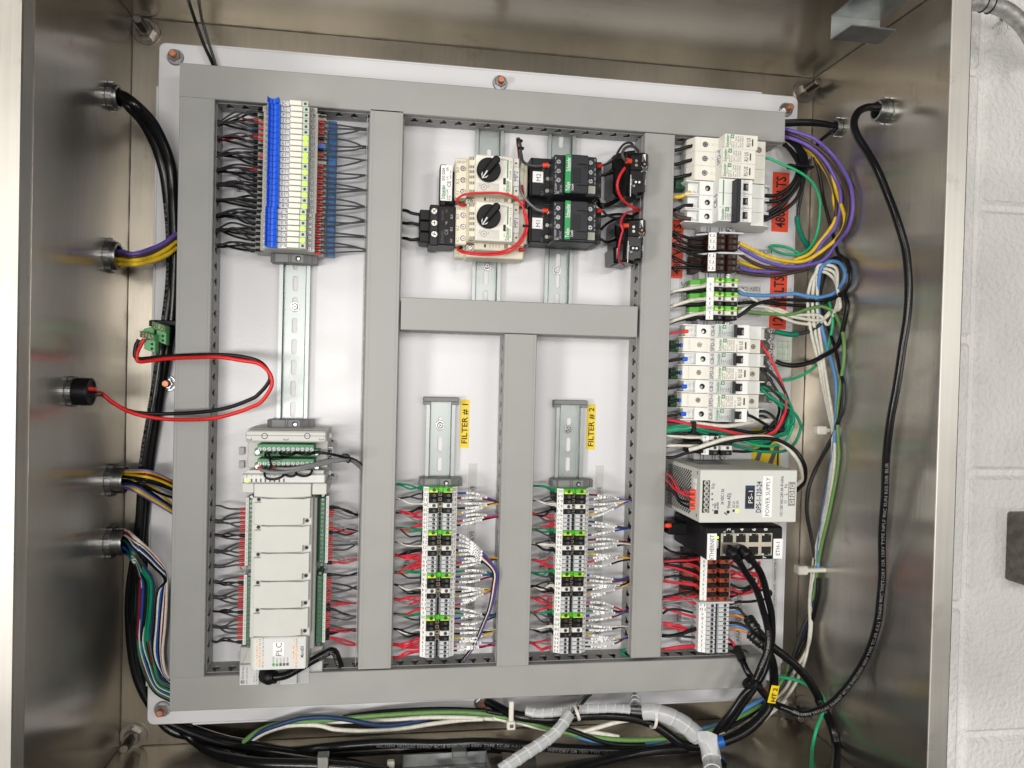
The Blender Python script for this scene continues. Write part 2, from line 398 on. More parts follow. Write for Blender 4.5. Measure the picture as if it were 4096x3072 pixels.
_o = 'first second third fourth fifth sixth seventh eighth ninth tenth eleventh twelfth thirteenth fourteenth fifteenth sixteenth seventeenth eighteenth nineteenth twentieth'.split()
_t = ['twenty', 'thirty', 'forty']
ORD = list(_o)
for k in range(20, 50):
    ORD.append({20: 'twentieth', 30: 'thirtieth', 40: 'fortieth'}.get(k + 1 if (k + 1) % 10 == 0 else 0) or (_t[(k + 1) // 10 - 2] + '-' + _o[(k + 1) % 10 - 1] if (k + 1) % 10 else 'fiftieth'))

M_scrd = mat('dull_clamp_screw', (.30, .31, .31), .38, metal=1, var=.3, vs=700)
# ================================================================ enclosure
XL, XR, YB, YT, ZB = -.4281, .4252, -.4269, .4274, -.020
ZFL, ZFR = .2215, .236
def steel(name, stretch, col=(.44, .41, .36), rough=.25, sc=420):
    m = mat(name, col, rough, metal=1, var=.20, vs=5, rvar=.35, bump=.10, bs=sc, stretch=stretch)
    n = m.node_tree.nodes; l = m.node_tree.links; b = n['Principled BSDF']
    # smudges and stains
    nz = n.new('ShaderNodeTexNoise'); nz.inputs['Scale'].default_value = 16; nz.inputs['Detail'].default_value = 9; nz.inputs['Roughness'].default_value = .7
    tc = n.new('ShaderNodeTexCoord'); l.new(tc.outputs['Object'], nz.inputs[0])
    r = n.new('ShaderNodeValToRGB'); l.new(nz.outputs[0], r.inputs[0]); r.color_ramp.elements[0].position = .60; r.color_ramp.elements[1].position = .72
    r.color_ramp.elements[0].color = (1, 1, 1, 1); r.color_ramp.elements[1].color = (.62, .58, .52, 1)
    old = b.inputs['Base Color'].links[0].from_socket
    mx = n.new('ShaderNodeMix'); mx.data_type = 'RGBA'; mx.blend_type = 'MULTIPLY'; mx.inputs[0].default_value = .75; l.new(old, mx.inputs[6]); l.new(r.outputs[0], mx.inputs[7]); l.new(mx.outputs[2], b.inputs['Base Color'])
    mp = n.new('ShaderNodeMapping'); mp.inputs['Scale'].default_value = stretch; l.new(tc.outputs['Object'], mp.inputs[0]); ng = n.new('ShaderNodeTexNoise'); ng.inputs['Scale'].default_value = 260; ng.inputs['Detail'].default_value = 5; l.new(mp.outputs[0], ng.inputs[0])
    rg = n.new('ShaderNodeValToRGB'); l.new(ng.outputs[0], rg.inputs[0]); rg.color_ramp.elements[0].position = .32; rg.color_ramp.elements[0].color = (.72, .72, .72, 1); rg.color_ramp.elements[1].position = .68; rg.color_ramp.elements[1].color = (1.18, 1.18, 1.18, 1)
    m2 = n.new('ShaderNodeMix'); m2.data_type = 'RGBA'; m2.blend_type = 'MULTIPLY'; m2.inputs[0].default_value = .16; l.new(mx.outputs[2], m2.inputs[6]); l.new(rg.outputs[0], m2.inputs[7]); l.new(m2.outputs[2], b.inputs['Base Color'])
    return m
def aniso(m, tan, an=.72, wav=.35):
    n = m.node_tree.nodes; l = m.node_tree.links; b = n['Principled BSDF']; b.inputs['Anisotropic'].default_value = an
    cx = n.new('ShaderNodeCombineXYZ'); [setattr(cx.inputs[i], 'default_value', tan[i]) for i in range(3)]; l.new(cx.outputs[0], b.inputs['Tangent'])
    # slight waviness of the sheet under the brushing
    bp = [q for q in n if q.type == 'BUMP'][0]; tc = n.new('ShaderNodeTexCoord'); nz = n.new('ShaderNodeTexNoise'); nz.inputs['Scale'].default_value = 5; nz.inputs['Detail'].default_value = 1; l.new(tc.outputs['Object'], nz.inputs[0])
    b2 = n.new('ShaderNodeBump'); b2.inputs['Strength'].default_value = wav; b2.inputs['Distance'].default_value = .006; l.new(nz.outputs[0], b2.inputs['Height']); l.new(b2.outputs[0], bp.inputs['Normal'])
    d = n.new('ShaderNodeBsdfPrincipled'); d.inputs['Metallic'].default_value = 1; d.inputs['Roughness'].default_value = .56; d.inputs['Anisotropic'].default_value = .93
    l.new(b.inputs['Base Color'].links[0].from_socket, d.inputs['Base Color']); l.new(cx.outputs[0], d.inputs['Tangent']); l.new(bp.outputs[0], d.inputs['Normal'])
    ms = n.new('ShaderNodeMixShader'); ms.inputs[0].default_value = .15; l.new(b.outputs[0], ms.inputs[1]); l.new(d.outputs[0], ms.inputs[2]); l.new(ms.outputs[0], n['Material Output'].inputs['Surface'])
    return m
M_weld = mat('dark_weld_seam', (.10, .085, .07), .5, metal=.8, var=.3, vs=300)
M_sty = aniso(steel('stainless_side', (1, .04, 1), (.47, .445, .405), rough=.23), (0, 0, 1))
M_top = aniso(steel('stainless_top', (.04, 1, 1), (.43, .395, .33), rough=.23), (0, 0, 1), .6)
M_back = aniso(steel('stainless_back', (1, .04, 1), (.42, .385, .33), rough=.34), (1, 0, 0), .6, .2)
M_rim = steel('stainless_rim', (1, .02, 1), (.50, .485, .45), .50)
enc = thing('electrical_enclosure', 'large open brushed stainless steel box around the white panel', 'enclosure', (0, 0, ZB))
t_ = .0016
MB().box(XL, XR, YB, YT, ZB - t_, ZB, M_back, 0).build('back_wall', enc)
def wall(v, m, name):
    MB().add(v, [(0, 1, 2, 3), (7, 6, 5, 4), (0, 4, 5, 1), (1, 5, 6, 2), (2, 6, 7, 3), (3, 7, 4, 0)], m).build(name, enc)
def slab(a, b, c, d, off, m, name):
    o = Vector(off); wall([a, b, c, d] + [tuple(Vector(q) + o) for q in (a, b, c, d)], m, name)
slab((XL, YB, ZB), (XL, YT, ZB), (XL, YT, ZFL), (XL, YB, ZFL), (-t_, 0, 0), M_sty, 'side_wall')
slab((XR, YT, ZB), (XR, YB, ZB), (XR, YB, ZFR), (XR, YT, ZFR), (t_, 0, 0), M_sty, 'side_wall')
slab((XL, YT, ZB), (XR, YT, ZB), (XR, YT, ZFR), (XL, YT, ZFL), (0, t_, 0), M_top, 'side_wall')
slab((XR, YB, ZB), (XL, YB, ZB), (XL, YB, ZFL), (XR, YB, ZFR), (0, -t_, 0), M_top, 'side_wall')
# folded rim: sloped return, front flange, outer lip
b = MB(); prof = [(XL - .0002, ZFL - .005), (XL - .0002, ZFL - .004), (XL - .0014, .2385), (XL - .0024, .2400), (XL - .058, .2412), (XL - .058, .236), (XL - .0085, .236)]
b.profx(prof, YB - .02, YT + .02, M_rim); b.build('folded_rim', enc)
b = MB(); prof = [(XR + .0002, ZFR - .001), (XR + .0002, ZFR + .0008), (XR + .0010, ZFR + .0014), (XR + .0180, ZFR + .0052), (XR + .0192, ZFR + .0048), (XR + .0265, ZFR - .006), (XR + .0265, ZFR - .05), (XR + .0245, ZFR - .05), (XR + .0245, ZFR - .008), (XR + .018, ZFR - .001)]
b.profx(prof, YB - .02, YT + .02, M_rim); b.build('folded_rim', enc)
# corner welds
b = MB()
for (p, q) in (((XL, YT, ZB), (XR, YT, ZB)), ((XL, YB, ZB), (XR, YB, ZB)), ((XL, YB, ZB), (XL, YT, ZB)), ((XR, YB, ZB), (XR, YT, ZB)), ((XR, YT, ZB), (XR, YT, ZFR)), ((XR, YB, ZB), (XR, YB, ZFR)), ((XL, YB, ZB), (XL, YB, ZFL)), ((XL, YT, ZB), (XL, YT, ZFL))):
    p = Vector(p); q = Vector(q); k = 60
    b.frame_tube([p.lerp(q, i / k) + Vector((rnd.uniform(-1, 1), rnd.uniform(-1, 1), rnd.uniform(-1, 1))) * .0002 for i in range(k + 1)], [.0009 + rnd.uniform(-.0002, .0003) for _ in range(k + 1)], M_weld, 6)
b.build('corner_weld', enc)
def hexnut(mb, x, y, z, r, h, m, ph=.2):
    mb.prism([(x + r * math.cos(ph + math.pi / 3 * i), y + r * math.sin(ph + math.pi / 3 * i)) for i in range(6)], z, z + h, m, ch=r * .12)
def stud(mb, x, y, z0, z1, r, m):
    k = int((z1 - z0) / .0012); pts = []; rad = []
    for i in range(k * 2 + 1): pts.append(Vector((x, y, z0 + (z1 - z0) * i / (2 * k)))); rad.append(r if i % 2 else r * .88)
    rad[-1] = r * .8; mb.frame_tube(pts, rad, m, 12)
for (c, a, b_) in (('t00', 1270, 280), ('t30', 310, 790), ('t03', 1160, 1370), ('t33', 170, 1130)):
    p = P(c, a, b_, ZB); mb = MB(); mb.cyl(p.x, p.y, .0155, ZB + .0003, ZB + .0025, M_steelnut, 28, ch=.0004); hexnut(mb, p.x, p.y, ZB + .0025, .0098, .008, M_steelnut, rnd.uniform(0, 1)); stud(mb, p.x, p.y, ZB + .01, ZB + .036, .0052, M_steelnut)
    mb.build('anchor_bolt', enc)
# ================================================================ white back plate
pl = thing('mounting_plate', 'glossy white painted square panel bolted inside the steel box', 'panel', (0, 0, 0))
M_plate = mat('white_gloss_paint', (.70, .70, .725), .30, var=.02, vs=6, bump=.085, bs=230, coat=.0, spec=.5)
PX, PY = .3928, .3935
n_ = .0035
out = []
for (x0, x1, y0, y1, a0) in ():
    pass
pts = rr(-PX, PX, -PY, PY, .008, 5)
# shallow notches where the folded edge begins
mb = MB(); mb.prism(pts, -.003, 0, M_plate, ch=.0009)
for sx in (-1, 1): mb.box(sx * PX - (.0024 if sx < 0 else -.0002), sx * PX + (.0024 if sx > 0 else -.0002), -PY + .045, PY - .05, -.013, -.0008, M_plate, .0006)
for sy in (-1, 1): mb.box(-PX + .05, PX - .05, sy * PY - (.0024 if sy < 0 else -.0002), sy * PY + (.0024 if sy > 0 else -.0002), -.013, -.0008, M_plate, .0006)
mb.build('painted_sheet', pl)
for (c, a, b_) in (('t00', 1512, 490), ('t30', 162, 945), ('t03', 1400, 1155), ('br', 1262, 1335), ('t10', 2110, 712), ('t01', 1452, 1655), ('t13', 1950, 1100)):
    p = P(c, a, b_, .003); mb = MB(); mb.cyl(p.x, p.y, .0092, .0001, .0022, M_chrome, 24, ch=.0006); hexnut(mb, p.x, p.y, .0022, .0072, .0055, M_chrome, rnd.uniform(0, 1)); stud(mb, p.x, p.y, .006, .0145, .0042, M_copper)
    mb.build('mounting_nut', pl)
# ================================================================ block wall outside
M_block = mat('painted_block', (.83, .825, .81), .6, var=.07, vs=9, bump=.6, bs=130)
n = M_block.node_tree.nodes; l = M_block.node_tree.links; bp = [q for q in n if q.type == 'BUMP'][0]; bp.inputs['Distance'].default_value = .006
wl = thing('block_wall', 'white painted concrete block wall at the right edge', 'wall', (.6, 0, -.06))
mb = MB(); zj = -.060; j1 = Wy  # joints
xj = P('t30', 1865, 600, zj).x; ys = [P('t30', 1960, 1659, zj).y, P('t33', 1960, 1440, zj).y]
y0a = P('t31', 1960, 130, zj).y; y1a = P('t32', 2000, 770, zj).y; pitch = abs(y0a - y1a)
ch = .004
def blk(x0, x1, y0, y1): mb.box(x0 + .0042, x1 - .0042, y0 + .0042, y1 - .0042, zj - .02, zj + .0005, M_block, .0055)
for i in range(-3, 5): blk(xj, xj + .195, y0a - pitch * (i + 1), y0a - pitch * i)
for i in range(-3, 5): blk(xj - .195, xj, y0a - pitch * (i + .5), y0a - pitch * (i - .5))
for i in range(-3, 5): blk(xj + .195, xj + .39, y0a - pitch * (i + .5), y0a - pitch * (i - .5))
for i in range(-3, 5): blk(xj + .39, xj + .585, y0a - pitch * (i + 1), y0a - pitch * i)
mb.build('painted_blocks', wl)
MB().box(-1.2, 1.6, -1.3, 1.3, zj - .03, zj - .0058, M_block, 0).build('mortar_bed', wl)
# grey steel cover on the wall
M_rust = mat('weathered_cover', (.17, .155, .135), .6, metal=.4, var=.35, vs=90, bump=.3, bs=300)
p = P('t32', 2065, 1100, zj); q = P('t33', 2040, 30, zj)
o = MB().box(p.x, p.x + .09, q.y, p.y, zj + .0008, zj + .05, M_rust, .003)
hole(o, p.x + .016, p.y - .09, .0035, zj + .0502, M_ink); tag(o.build('junction_box'), 'weathered grey steel box fixed on the white block wall', 'junction box')
M_cond = mat('galvanised_conduit', (.46, .46, .44), .5, metal=.6, var=.3, vs=120, bump=.25, bs=500)
mb = MB(); mb.tube([P('n', 3800, 8, .02), P('n', 3900, 10, .02), P('n', 3975, 22, .02), P('n', 4040, 52, .02), P('n', 4110, 125, .02), P('n', 4160, 230, .02)], .0105, M_cond, 16, 8)
for x in (3932, 3960): mb.ring(P('n', x, 13 + (x - 3932) * .2, .02), P('n', x + 10, 16, .02) - P('n', x, 13, .02), .010, .0119, .0012, M_ink)
tag(mb.build('conduit_elbow'), 'rusty galvanised conduit bend above the white block wall', 'conduit')
# spider husk on the wall
mb = MB(); c = P('t30', 2035, 150, zj + .006)
for i in range(9):
    a = 3.6 + rnd.random() * 2.6; r_ = rnd.uniform(.012, .026); k = Vector((math.cos(a) * r_, math.sin(a) * r_ - .004, rnd.uniform(-.003, .003)))
    mb.tube([c, c + k * .6 + Vector((rnd.uniform(-.004, .004), 0, .003)), c + k], .00022, M_ink, 4, 4)
mb.cyl(c.x, c.y, .003, c.z - .002, c.z + .001, M_rust, 8); tag(mb.build('dried_spider'), 'dry tangled spider husk hanging below the conduit bend', 'spider')
# ================================================================ wire ducts
DH = .045
def keyhole(u, v0, flip, bw=.0042, bh=.0058, nw=.0015):
    # bulb + neck toward the cover
    s_ = rnd.uniform(-.0003, .0003); u += s_
    return [(u - bw, v0 - bh * .55), (u - bw * .6, v0 - bh), (u + bw * .6, v0 - bh), (u + bw, v0 - bh * .55), (u + bw, v0 + bh * .4), (u + nw, v0 + bh), (u + nw, v0 + bh + .0055), (u - nw, v0 + bh + .0055), (u - nw, v0 + bh), (u - bw, v0 + bh * .4)]
def duct(tl, tr, br, bl, vert, label, bul=(0.0, 0.0), pitch=.0175, ref=(0, 0)):
    X0, X1, Y0, Y1 = rect4(tl, tr, br, bl, DH)
    q_ = W(ref[0], ref[1], .02); ph = ((q_.y - Y0) if vert else (q_.x - X0)) % pitch
    if ph < .006: ph += pitch
    th = .0013
    t = thing('wire_duct', label, 'wire duct', ((X0 + X1) / 2, (Y0 + Y1) / 2, 0), 'grey slotted wire ducts on the white panel')
    c = MB()
    if vert:
        c.profx([(X0 - .0004, DH - .005), (X0 - .0004, DH - .0007), (X0 + .0003, DH), (X1 - .0003, DH), (X1 + .0004, DH - .0007), (X1 + .0004, DH - .005), (X1 - .0008, DH - .005), (X1 - .0008, DH - .0014), (X0 + .0008, DH - .0014), (X0 + .0008, DH - .005)], Y0, Y1, M_duct)
        for xx in (X0 + .0032, X1 - .0032): c.box(xx - .00035, xx + .00035, Y0 + .0002, Y1 - .0002, DH - .0004, DH + .00025, M_duct, .0001)
    else:
        c.profy([(Y0 - .0004, DH - .005), (Y0 - .0004, DH - .0007), (Y0 + .0003, DH), (Y1 - .0003, DH), (Y1 + .0004, DH - .0007), (Y1 + .0004, DH - .005), (Y1 - .0008, DH - .005), (Y1 - .0008, DH - .0014), (Y0 + .0008, DH - .0014), (Y0 + .0008, DH - .005)], X0, X1, M_duct)
    c.build('cover', t)
    b = MB(); a0, a1 = (Y0, Y1) if vert else (X0, X1)
    b.box(X0 + .001, X1 - .001, Y0 + .001, Y1 - .001, .0004, .0018, M_ductd, 0)
    for side in (0, 1):
        bu = bul[side]; L_ = a1 - a0; hs = []; u = ph
        while u < L_ - .006: hs.append(keyhole(u, .0195, 0)); u += pitch
        v, f = fill_holes([(0, .0005), (L_, .0005), (L_, DH - .0035), (0, DH - .0035)], hs, th)
        vs = []
        for (p_, q_, w_) in v:
            bulge = bu * max(0, math.sin(math.pi * min(1, max(0, (q_ - .008) / .034)))) 
            if vert: xx = (X0 + .0012 - w_ - bulge + th * .2) if side == 0 else (X1 - .0012 + w_ + bulge - th * .2); vs.append((xx, a0 + p_, q_))
            else: yy = (Y0 + .0012 - w_ - bulge + th * .2) if side == 0 else (Y1 - .0012 + w_ + bulge - th * .2); vs.append((a0 + p_, yy, q_))
        b.add(vs, f, M_ductd)
        if vert: xx = X0 - .0003 - bu if side == 0 else X1 + .0003 + bu; b.box(xx - .0004, xx + .0004, Y0 + .0003, Y1 - .0003, .0325, .0331, M_ductd, 0)
        else: yy = Y0 - .0003 - bu if side == 0 else Y1 + .0003 + bu; b.box(X0 + .0003, X1 - .0003, yy - .0004, yy + .0004, .0325, .0331, M_ductd, 0)
    b.build('slotted_channel', t)
    return (X0, X1, Y0, Y1)
D_A = duct((718, 386), (855, 398), (817, 2706), (679, 2712), 1, 'grey vertical wire duct along the left edge of the panel, beside the relays', pitch=.0180, ref=(870, 2263))
D_B = duct((722, 250), (3139, 451), (3140, 569), (714, 383), 0, 'long grey wire duct across the top edge of the panel', pitch=.0173, ref=(921, 421))
D_C = duct((679, 2716), (3052, 2626), (3078, 2744), (681, 2849), 0, 'long grey wire duct across the bottom edge of the panel', pitch=.0174, ref=(1600, 2656))
D_D = duct((1485, 434), (1616, 450), (1560, 2672), (1431, 2679), 1, 'grey vertical wire duct between the relays and the motor starters', bul=(.0035, .001), pitch=.0173, ref=(1466, 1057))
D_E = duct((1605, 1187), (2549, 1229), (2549, 1349), (1603, 1316), 0, 'short grey wire duct below the motor starters and contactors', bul=(.003, 0), pitch=.0173, ref=(1709, 1326))
D_F = duct((2015, 1337), (2144, 1338), (2117, 2658), (1994, 2667), 1, 'grey vertical wire duct between the two filter terminal strips', pitch=.0170, ref=(2005, 1561))
D_G = duct((2576, 532), (2696, 539), (2645, 2623), (2532, 2634), 1, 'grey vertical wire duct left of the circuit breakers', pitch=.0169, ref=(2530, 1174))
# ================================================================ DIN rails
def rail(crop, x0, y0, x1, y1, label, base=.0, caps=()):
    X0, X1, Y0, Y1 = rect(crop, x0, y0, x1, y1, .0075 + base) if not isinstance(x0, tuple) else rect4(x0, y0, x1, y1, .0075 + base)
    xc = (X0 + X1) / 2; X0, X1 = xc - .0175, xc + .0175
    t = thing('din_rail', label, 'mounting rail', (xc, (Y0 + Y1) / 2, base), 'zinc mounting rails on the panel')
    hs = []; u = .012; L_ = Y1 - Y0
    while u < L_ - .011: hs.append([(p[1], p[0]) for p in rr(-.0031 + 0, .0031, u - .009, u + .009, .003, 4)][::-1]); u += .0247
    v, f = fill_holes([(0, -.0125), (L_, -.0125), (L_, .0125), (0, .0125)], hs, .001)
    mb = MB(); mb.add([(xc + b_, Y0 + a, base + .0006 + c) for a, b_, c in v], f, M_zinc)
    for s_ in (-1, 1):
        pr = [(xc + s_ * a, base + z) for a, z in ((.0122, .0006), (.0132, .0012), (.0134, .0066), (.0138, .0072), (.0175, .0074), (.0175, .0084), (.0132, .0084), (.0124, .0076), (.0122, .0017))]
        mb.profx(pr, Y0, Y1, M_zinc)
    mb.build('slotted_strip', t)
    return t, xc, Y0, Y1
def rail_screw(t, crop, x, y, base=0):
    p = P(crop, x, y, .004 + base); mb = MB(); mb.cyl(p.x, p.y, .0055, base + .0017, base + .0028, M_chrome, 20, ch=.0003); mb.cyl(p.x, p.y, .0039, base + .0028, base + .0052, M_chrome, 16, ch=.0010); screw(mb, p.x, p.y, .0026, base + .00535, M_chrome, M_ink); mb.build('rail_screw', t)
R1, R1x, _, _ = rail('n', (1125, 500), (1244, 500), (1216, 2600), (1097, 2600), 'long zinc mounting rail between the relays and the grey controller')
rail_screw(R1, 't11', 336, 990)
R2, R2x, _, _ = rail('n', (1899, 500), (2005, 500), (2003, 1230), (1897, 1230), 'short zinc mounting rail carrying the two cream motor starters'); rail_screw(R2, 't11', 1998, 637)
R3, R3x, _, _ = rail('n', (2193, 520), (2301, 520), (2286, 1240), (2180, 1240), 'short zinc mounting rail carrying the two black contactors'); rail_screw(R3, 't21', 390, 677)
R4, R4x, _, r4y = rail('n', (1708, 1600), (1815, 1600), (1797, 2630), (1690, 2630), 'zinc mounting rail under the left filter terminal strip'); rail_screw(R4, 't12', 1592, 357)
R5, R5x, _, r5y = rail('n', (2226, 1612), (2333, 1612), (2311, 2610), (2204, 2610), 'zinc mounting rail under the right filter terminal strip'); rail_screw(R5, 't22', 488, 393)
R6, R6x, _, _ = rail('n', (2845, 560), (2951, 560), (2885, 2615), (2779, 2615), 'long zinc mounting rail behind the breakers and power supply on the right')
for (xc, yt, w_) in ((R4x, r4y, 'first'), (R5x, r5y, 'second')):
    mb = MB(); mb.box(xc - .0215, xc + .0215, yt - .002, yt + .0035, .0006, .0105, M_copen, .0008); mb.box(xc - .0215, xc - .0125, yt - .0055, yt - .002, .0012, .0115, M_copen, .0006); mb.box(xc + .0125, xc + .0215, yt - .0055, yt - .002, .0012, .0115, M_copen, .0006)
    tag(mb.build('rail_end_cap'), 'grey plastic cap on the rail end, %s of the two filter rails' % ('left' if w_ == 'first' else 'right'), 'rail cap')
def end_clamp(xc, crop, yc, label, z=.034, hd=True):
    p = P(crop, 0, yc, z); y = p.y
    t = thing('end_clamp', label, 'end clamp', (xc, y, .008), 'grey rail end clamps')
    mb = MB(); mb.profx([(xc - .0245, .010), (xc - .0245, .030), (xc - .021, .034), (xc + .012, .034), (xc + .022, .027), (xc + .0265, .026), (xc + .0265, .012), (xc + .018, .008), (xc - .018, .008)], y - .0045, y + .0045, M_copen)
    for q in (-.0205, -.0192, -.004, -.0015): mb.box(xc + q - .0004, xc + q + .0004, y - .0046, y + .0046, .0339, .0345, M_inkg, 0)
    for q in (.014, .016, .018, .020, .0225, .0245): mb.box(xc + q - .0003, xc + q + .0003, y - .0048, y + .0048, .0265, .0305 - (q - .014) * .2, M_copen, 0)
    mb.build('clamp_body', t); mb = MB(); hole(mb, xc + .0065, y, .0031, .0341, M_dark, 16); mb.cyl(xc + .0068, y - .0003, .0018, .034, .0342, M_chrome, 10); mb.build('clamp_screw', t)
end_clamp(R1x, 'rel2', 1030, 'grey end clamp directly below the relay stack'); end_clamp(R1x, 'plc', 112, 'grey end clamp directly above the grey controller')
end_clamp(R4x, 't12', 852, 'grey end clamp on top of the left filter terminal strip'); end_clamp(R5x, 't22', 865, 'grey end clamp on top of the right filter terminal strip')
# ================================================================ stickers and printed tape on the plate
def sticker(corners, m, txt, ink, label, z=.0004, h=None, rot=math.pi / 2, cat='label', fit=.86, bold=True, rad=.0012, name='sticker', th=.00022):
    X0, X1, Y0, Y1 = rect4(*corners, z); mb = MB(); mb.prism(rr(X0, X1, Y0, Y1, rad, 3), z - .0002, z, m)
    vert = abs(math.sin(rot)) > .5; Ln = (Y1 - Y0) if vert else (X1 - X0); Wd = (X1 - X0) if vert else (Y1 - Y0)
    if txt: mb.text(txt, (X0 + X1) / 2, (Y0 + Y1) / 2, z + .0001, h or Wd * .6, ink, rot, fit=Ln * fit, bold=bold)
    return tag(mb.build(name), label, cat)
sticker(((3094, 687), (3161, 692), (3149, 930), (3083, 925)), M_sred, '480 VOLTS', M_ink, 'red sticker with black 480 VOLTS right of the breakers')
sticker(((2687, 879), (2738, 880), (2727, 1115), (2678, 1112)), M_sred, '480 VOLTS', M_ink, 'red 480 VOLTS sticker half hidden by the duct, left of the brown terminals', h=.0105)
sticker(((3084, 1088), (3151, 1089), (3142, 1318), (3074, 1317)), M_sred, '120 VOLTS', M_ink, 'red sticker with black 120 VOLTS crossed by wires')
sticker(((1841, 1598), (1877, 1598), (1875, 1791), (1839, 1791)), M_yel, 'FILTER # 1', M_ink, 'yellow label FILTER # 1 in the left bay', rad=.0002, fit=.82, bold=True, h=.0070)
sticker(((2348, 1617), (2382, 1618), (2380, 1798), (2346, 1798)), M_yel, 'FILTER # 2', M_ink, 'yellow label FILTER # 2 in the right bay', rad=.0002, fit=.86, bold=True, h=.0070)
def tape(crop, xc, yc, ln, wd, txt, label, rot=math.pi / 2, h=.0052):
    p = P(crop, xc, yc, .0004); vert = abs(math.sin(rot)) > .5; a, b_ = (wd, ln) if vert else (ln, wd)
    mb = MB(); mb.box(p.x - a / 2, p.x + a / 2, p.y - b_ / 2, p.y + b_ / 2, .0001, .0003, M_clab, 0); mb.text(txt, p.x, p.y, .0004, h, M_ink, rot)
    return tag(mb.build('tape_label'), label, 'label')
tape('t12', 1868, 950, .075, .0105, 'VALVE', 'clear tape label VALVE beside the upper part of the first terminal strip')
tape('t12', 1860, 1340, .075, .0105, 'VALVE', 'clear tape label VALVE halfway down the first terminal strip')
tape('f1b', 1215, 120, .05, .0105, 'VALVE', 'clear tape label VALVE in the lower half of the first terminal strip')
tape('f1b', 1210, 520, .045, .0105, 'EFFL.', 'clear tape label EFFL. beside the first terminal strip')
tape('f1b', 1205, 900, .06, .0105, 'INL. -01-', 'clear tape label with -01- near the bottom of the first terminal strip')
tape('t22', 752, 960, .075, .0105, 'VALVE', 'clear tape label VALVE beside the upper part of the second terminal strip')
tape('t22', 747, 1330, .075, .0105, 'VALVE', 'clear tape label VALVE halfway down the second terminal strip')
tape('t23', 738, 60, .06, .0105, 'EFFL.', 'clear tape label EFFL. beside the second terminal strip')
tape('t23', 735, 440, .06, .0105, 'INL. V', 'clear tape label near the bottom of the second terminal strip')
tape('t12', 1303, 1530, .03, .0105, 'TB-5', 'clear tape label TB-5 between duct and first terminal strip', h=.0058)
tape('t22', 262, 1540, .03, .0105, 'TB-2', 'clear tape label TB between duct and second terminal strip', h=.0058)
tape('rel', 405, 1270, .035, .011, 'RELAY', 'clear tape label behind the wires left of the relays', h=.006)
tape('tb6', 415, 420, .03, .0105, 'TB-6', 'clear tape label TB-6 beside the brown terminals', h=.006)
tape('tb6', 318, 930, .034, .0105, '120VAC', 'clear tape label 120VAC left of the green and white terminals', h=.006)
tape('tb6', 415, 985, .03, .0105, 'TB-1', 'clear tape label TB-1 left of the green and white terminals', h=.006)
tape('tb6', 1385, 372, .034, .0085, 'HOLDING', 'upside-down tape label HOLDING right of the brown terminals', rot=math.pi, h=.0052)
tape('tb6', 1280, 592, .045, .0085, 'LIFTING PUMP', 'upside-down tape label ending in PUMP right of the brown terminals', rot=math.pi, h=.0048)
tape('tb6', 1225, 885, .034, .0085, '120V CKT', 'upside-down tape label 120V CKT above the blue wire', rot=math.pi, h=.0052)
tape('tb6', 1225, 1052, .034, .0085, '120V CKT', 'upside-down tape label 120V CKT crossed by black wires', rot=math.pi, h=.0048)
tape('tb6', 1225, 1222, .034, .0085, '120V CKT', 'upside-down tape label 120V CKT crossed by a green wire', rot=math.pi, h=.0052)
tape('eth', 243, 930, .034, .0105, '24VDC', 'clear tape label 24VDC left of the orange terminals', h=.006)
tape('eth', 350, 885, .03, .0105, 'TB-3', 'clear tape label TB-3 left of the orange terminals', h=.006)
tape('br', 255, 460, .03, .0105, 'TB-4', 'clear tape label TB-4 left of the small grey terminals', h=.006)
tape('br', 930, 520, .075, .0105, 'ANALOG INPUTS', 'clear tape label ANALOG INPUTS right of the small grey terminals', h=.0056)
tape('psu', 215, 380, .03, .010, '12', 'clear tape label 12 left of the four white and black terminals', h=.0056)
tape('t32', 60, 1659, .20, .0085, 'HOLDING TANKS LEVEL TRANSMITTER 4-20mA = 0 - 16 FT.', 'long printed strip HOLDING TANKS LEVEL TRANSMITTER on the panel edge', h=.0030)
# yellow warning label and pale table label
X0, X1, Y0, Y1 = rect('psu', 1270, 250, 1665, 800, .0004); mb = MB(); mb.box(X0, X1, Y0, Y1, .0001, .0004, M_yel, 0); mb.box(X1 - .0045, X1 - .002, Y0, Y1, .0004, .0005, M_ink, 0)
for k in range(2): mb.add([(X0 + .002 + k * .02, Y0 + .004, .00055), (X0 + .009 + k * .02, Y0 + .004, .00055), (X0 + .018 + k * .02, Y0 + .03, .00055), (X0 + .012 + k * .02, Y0 + .03, .00055)], [(0, 1, 2, 3)], M_inkg)
mb.add([(X1 - .03, Y0 + .02, .0006), (X1 - .012, Y0 + .02, .0006), (X1 - .021, Y0 + .038, .0006)], [(0, 1, 2)], M_ink); tag(mb.build('warning_label'), 'yellow and black warning label behind the green wires', 'label')
X0, X1, Y0, Y1 = rect('cbs', 1600, 290, 1815, 745, .0004); mb = MB(); mb.box(X0, X1, Y0, Y1, .0001, .0004, mat('table_label', (.62, .68, .58), .5), 0)
for i in range(8): mb.box(X0 + .002 + i * (X1 - X0 - .005) / 7, X0 + .0023 + i * (X1 - X0 - .005) / 7, Y0 + .004, Y1 - .003 - (i % 3) * .012, .0004, .0005, M_inkgr, 0)
for i in range(5): mb.box(X0 + .002, X1 - .002, Y0 + .006 + i * (Y1 - Y0) / 5.2, Y0 + .0063 + i * (Y1 - Y0) / 5.2, .0004, .0005, M_inkg, 0)
for i in range(6):
    for j in range(5): mb.text(('No. 14', 'AWG', '20 in', '35', 'Cu', '4-6')[i], X0 + .004 + i * .0028, Y0 + .009 + j * .0245, .0005, .0014, M_inkg, math.pi / 2)
tag(mb.build('torque_table_label'), 'pale green printed table label beside the ground bar', 'label')
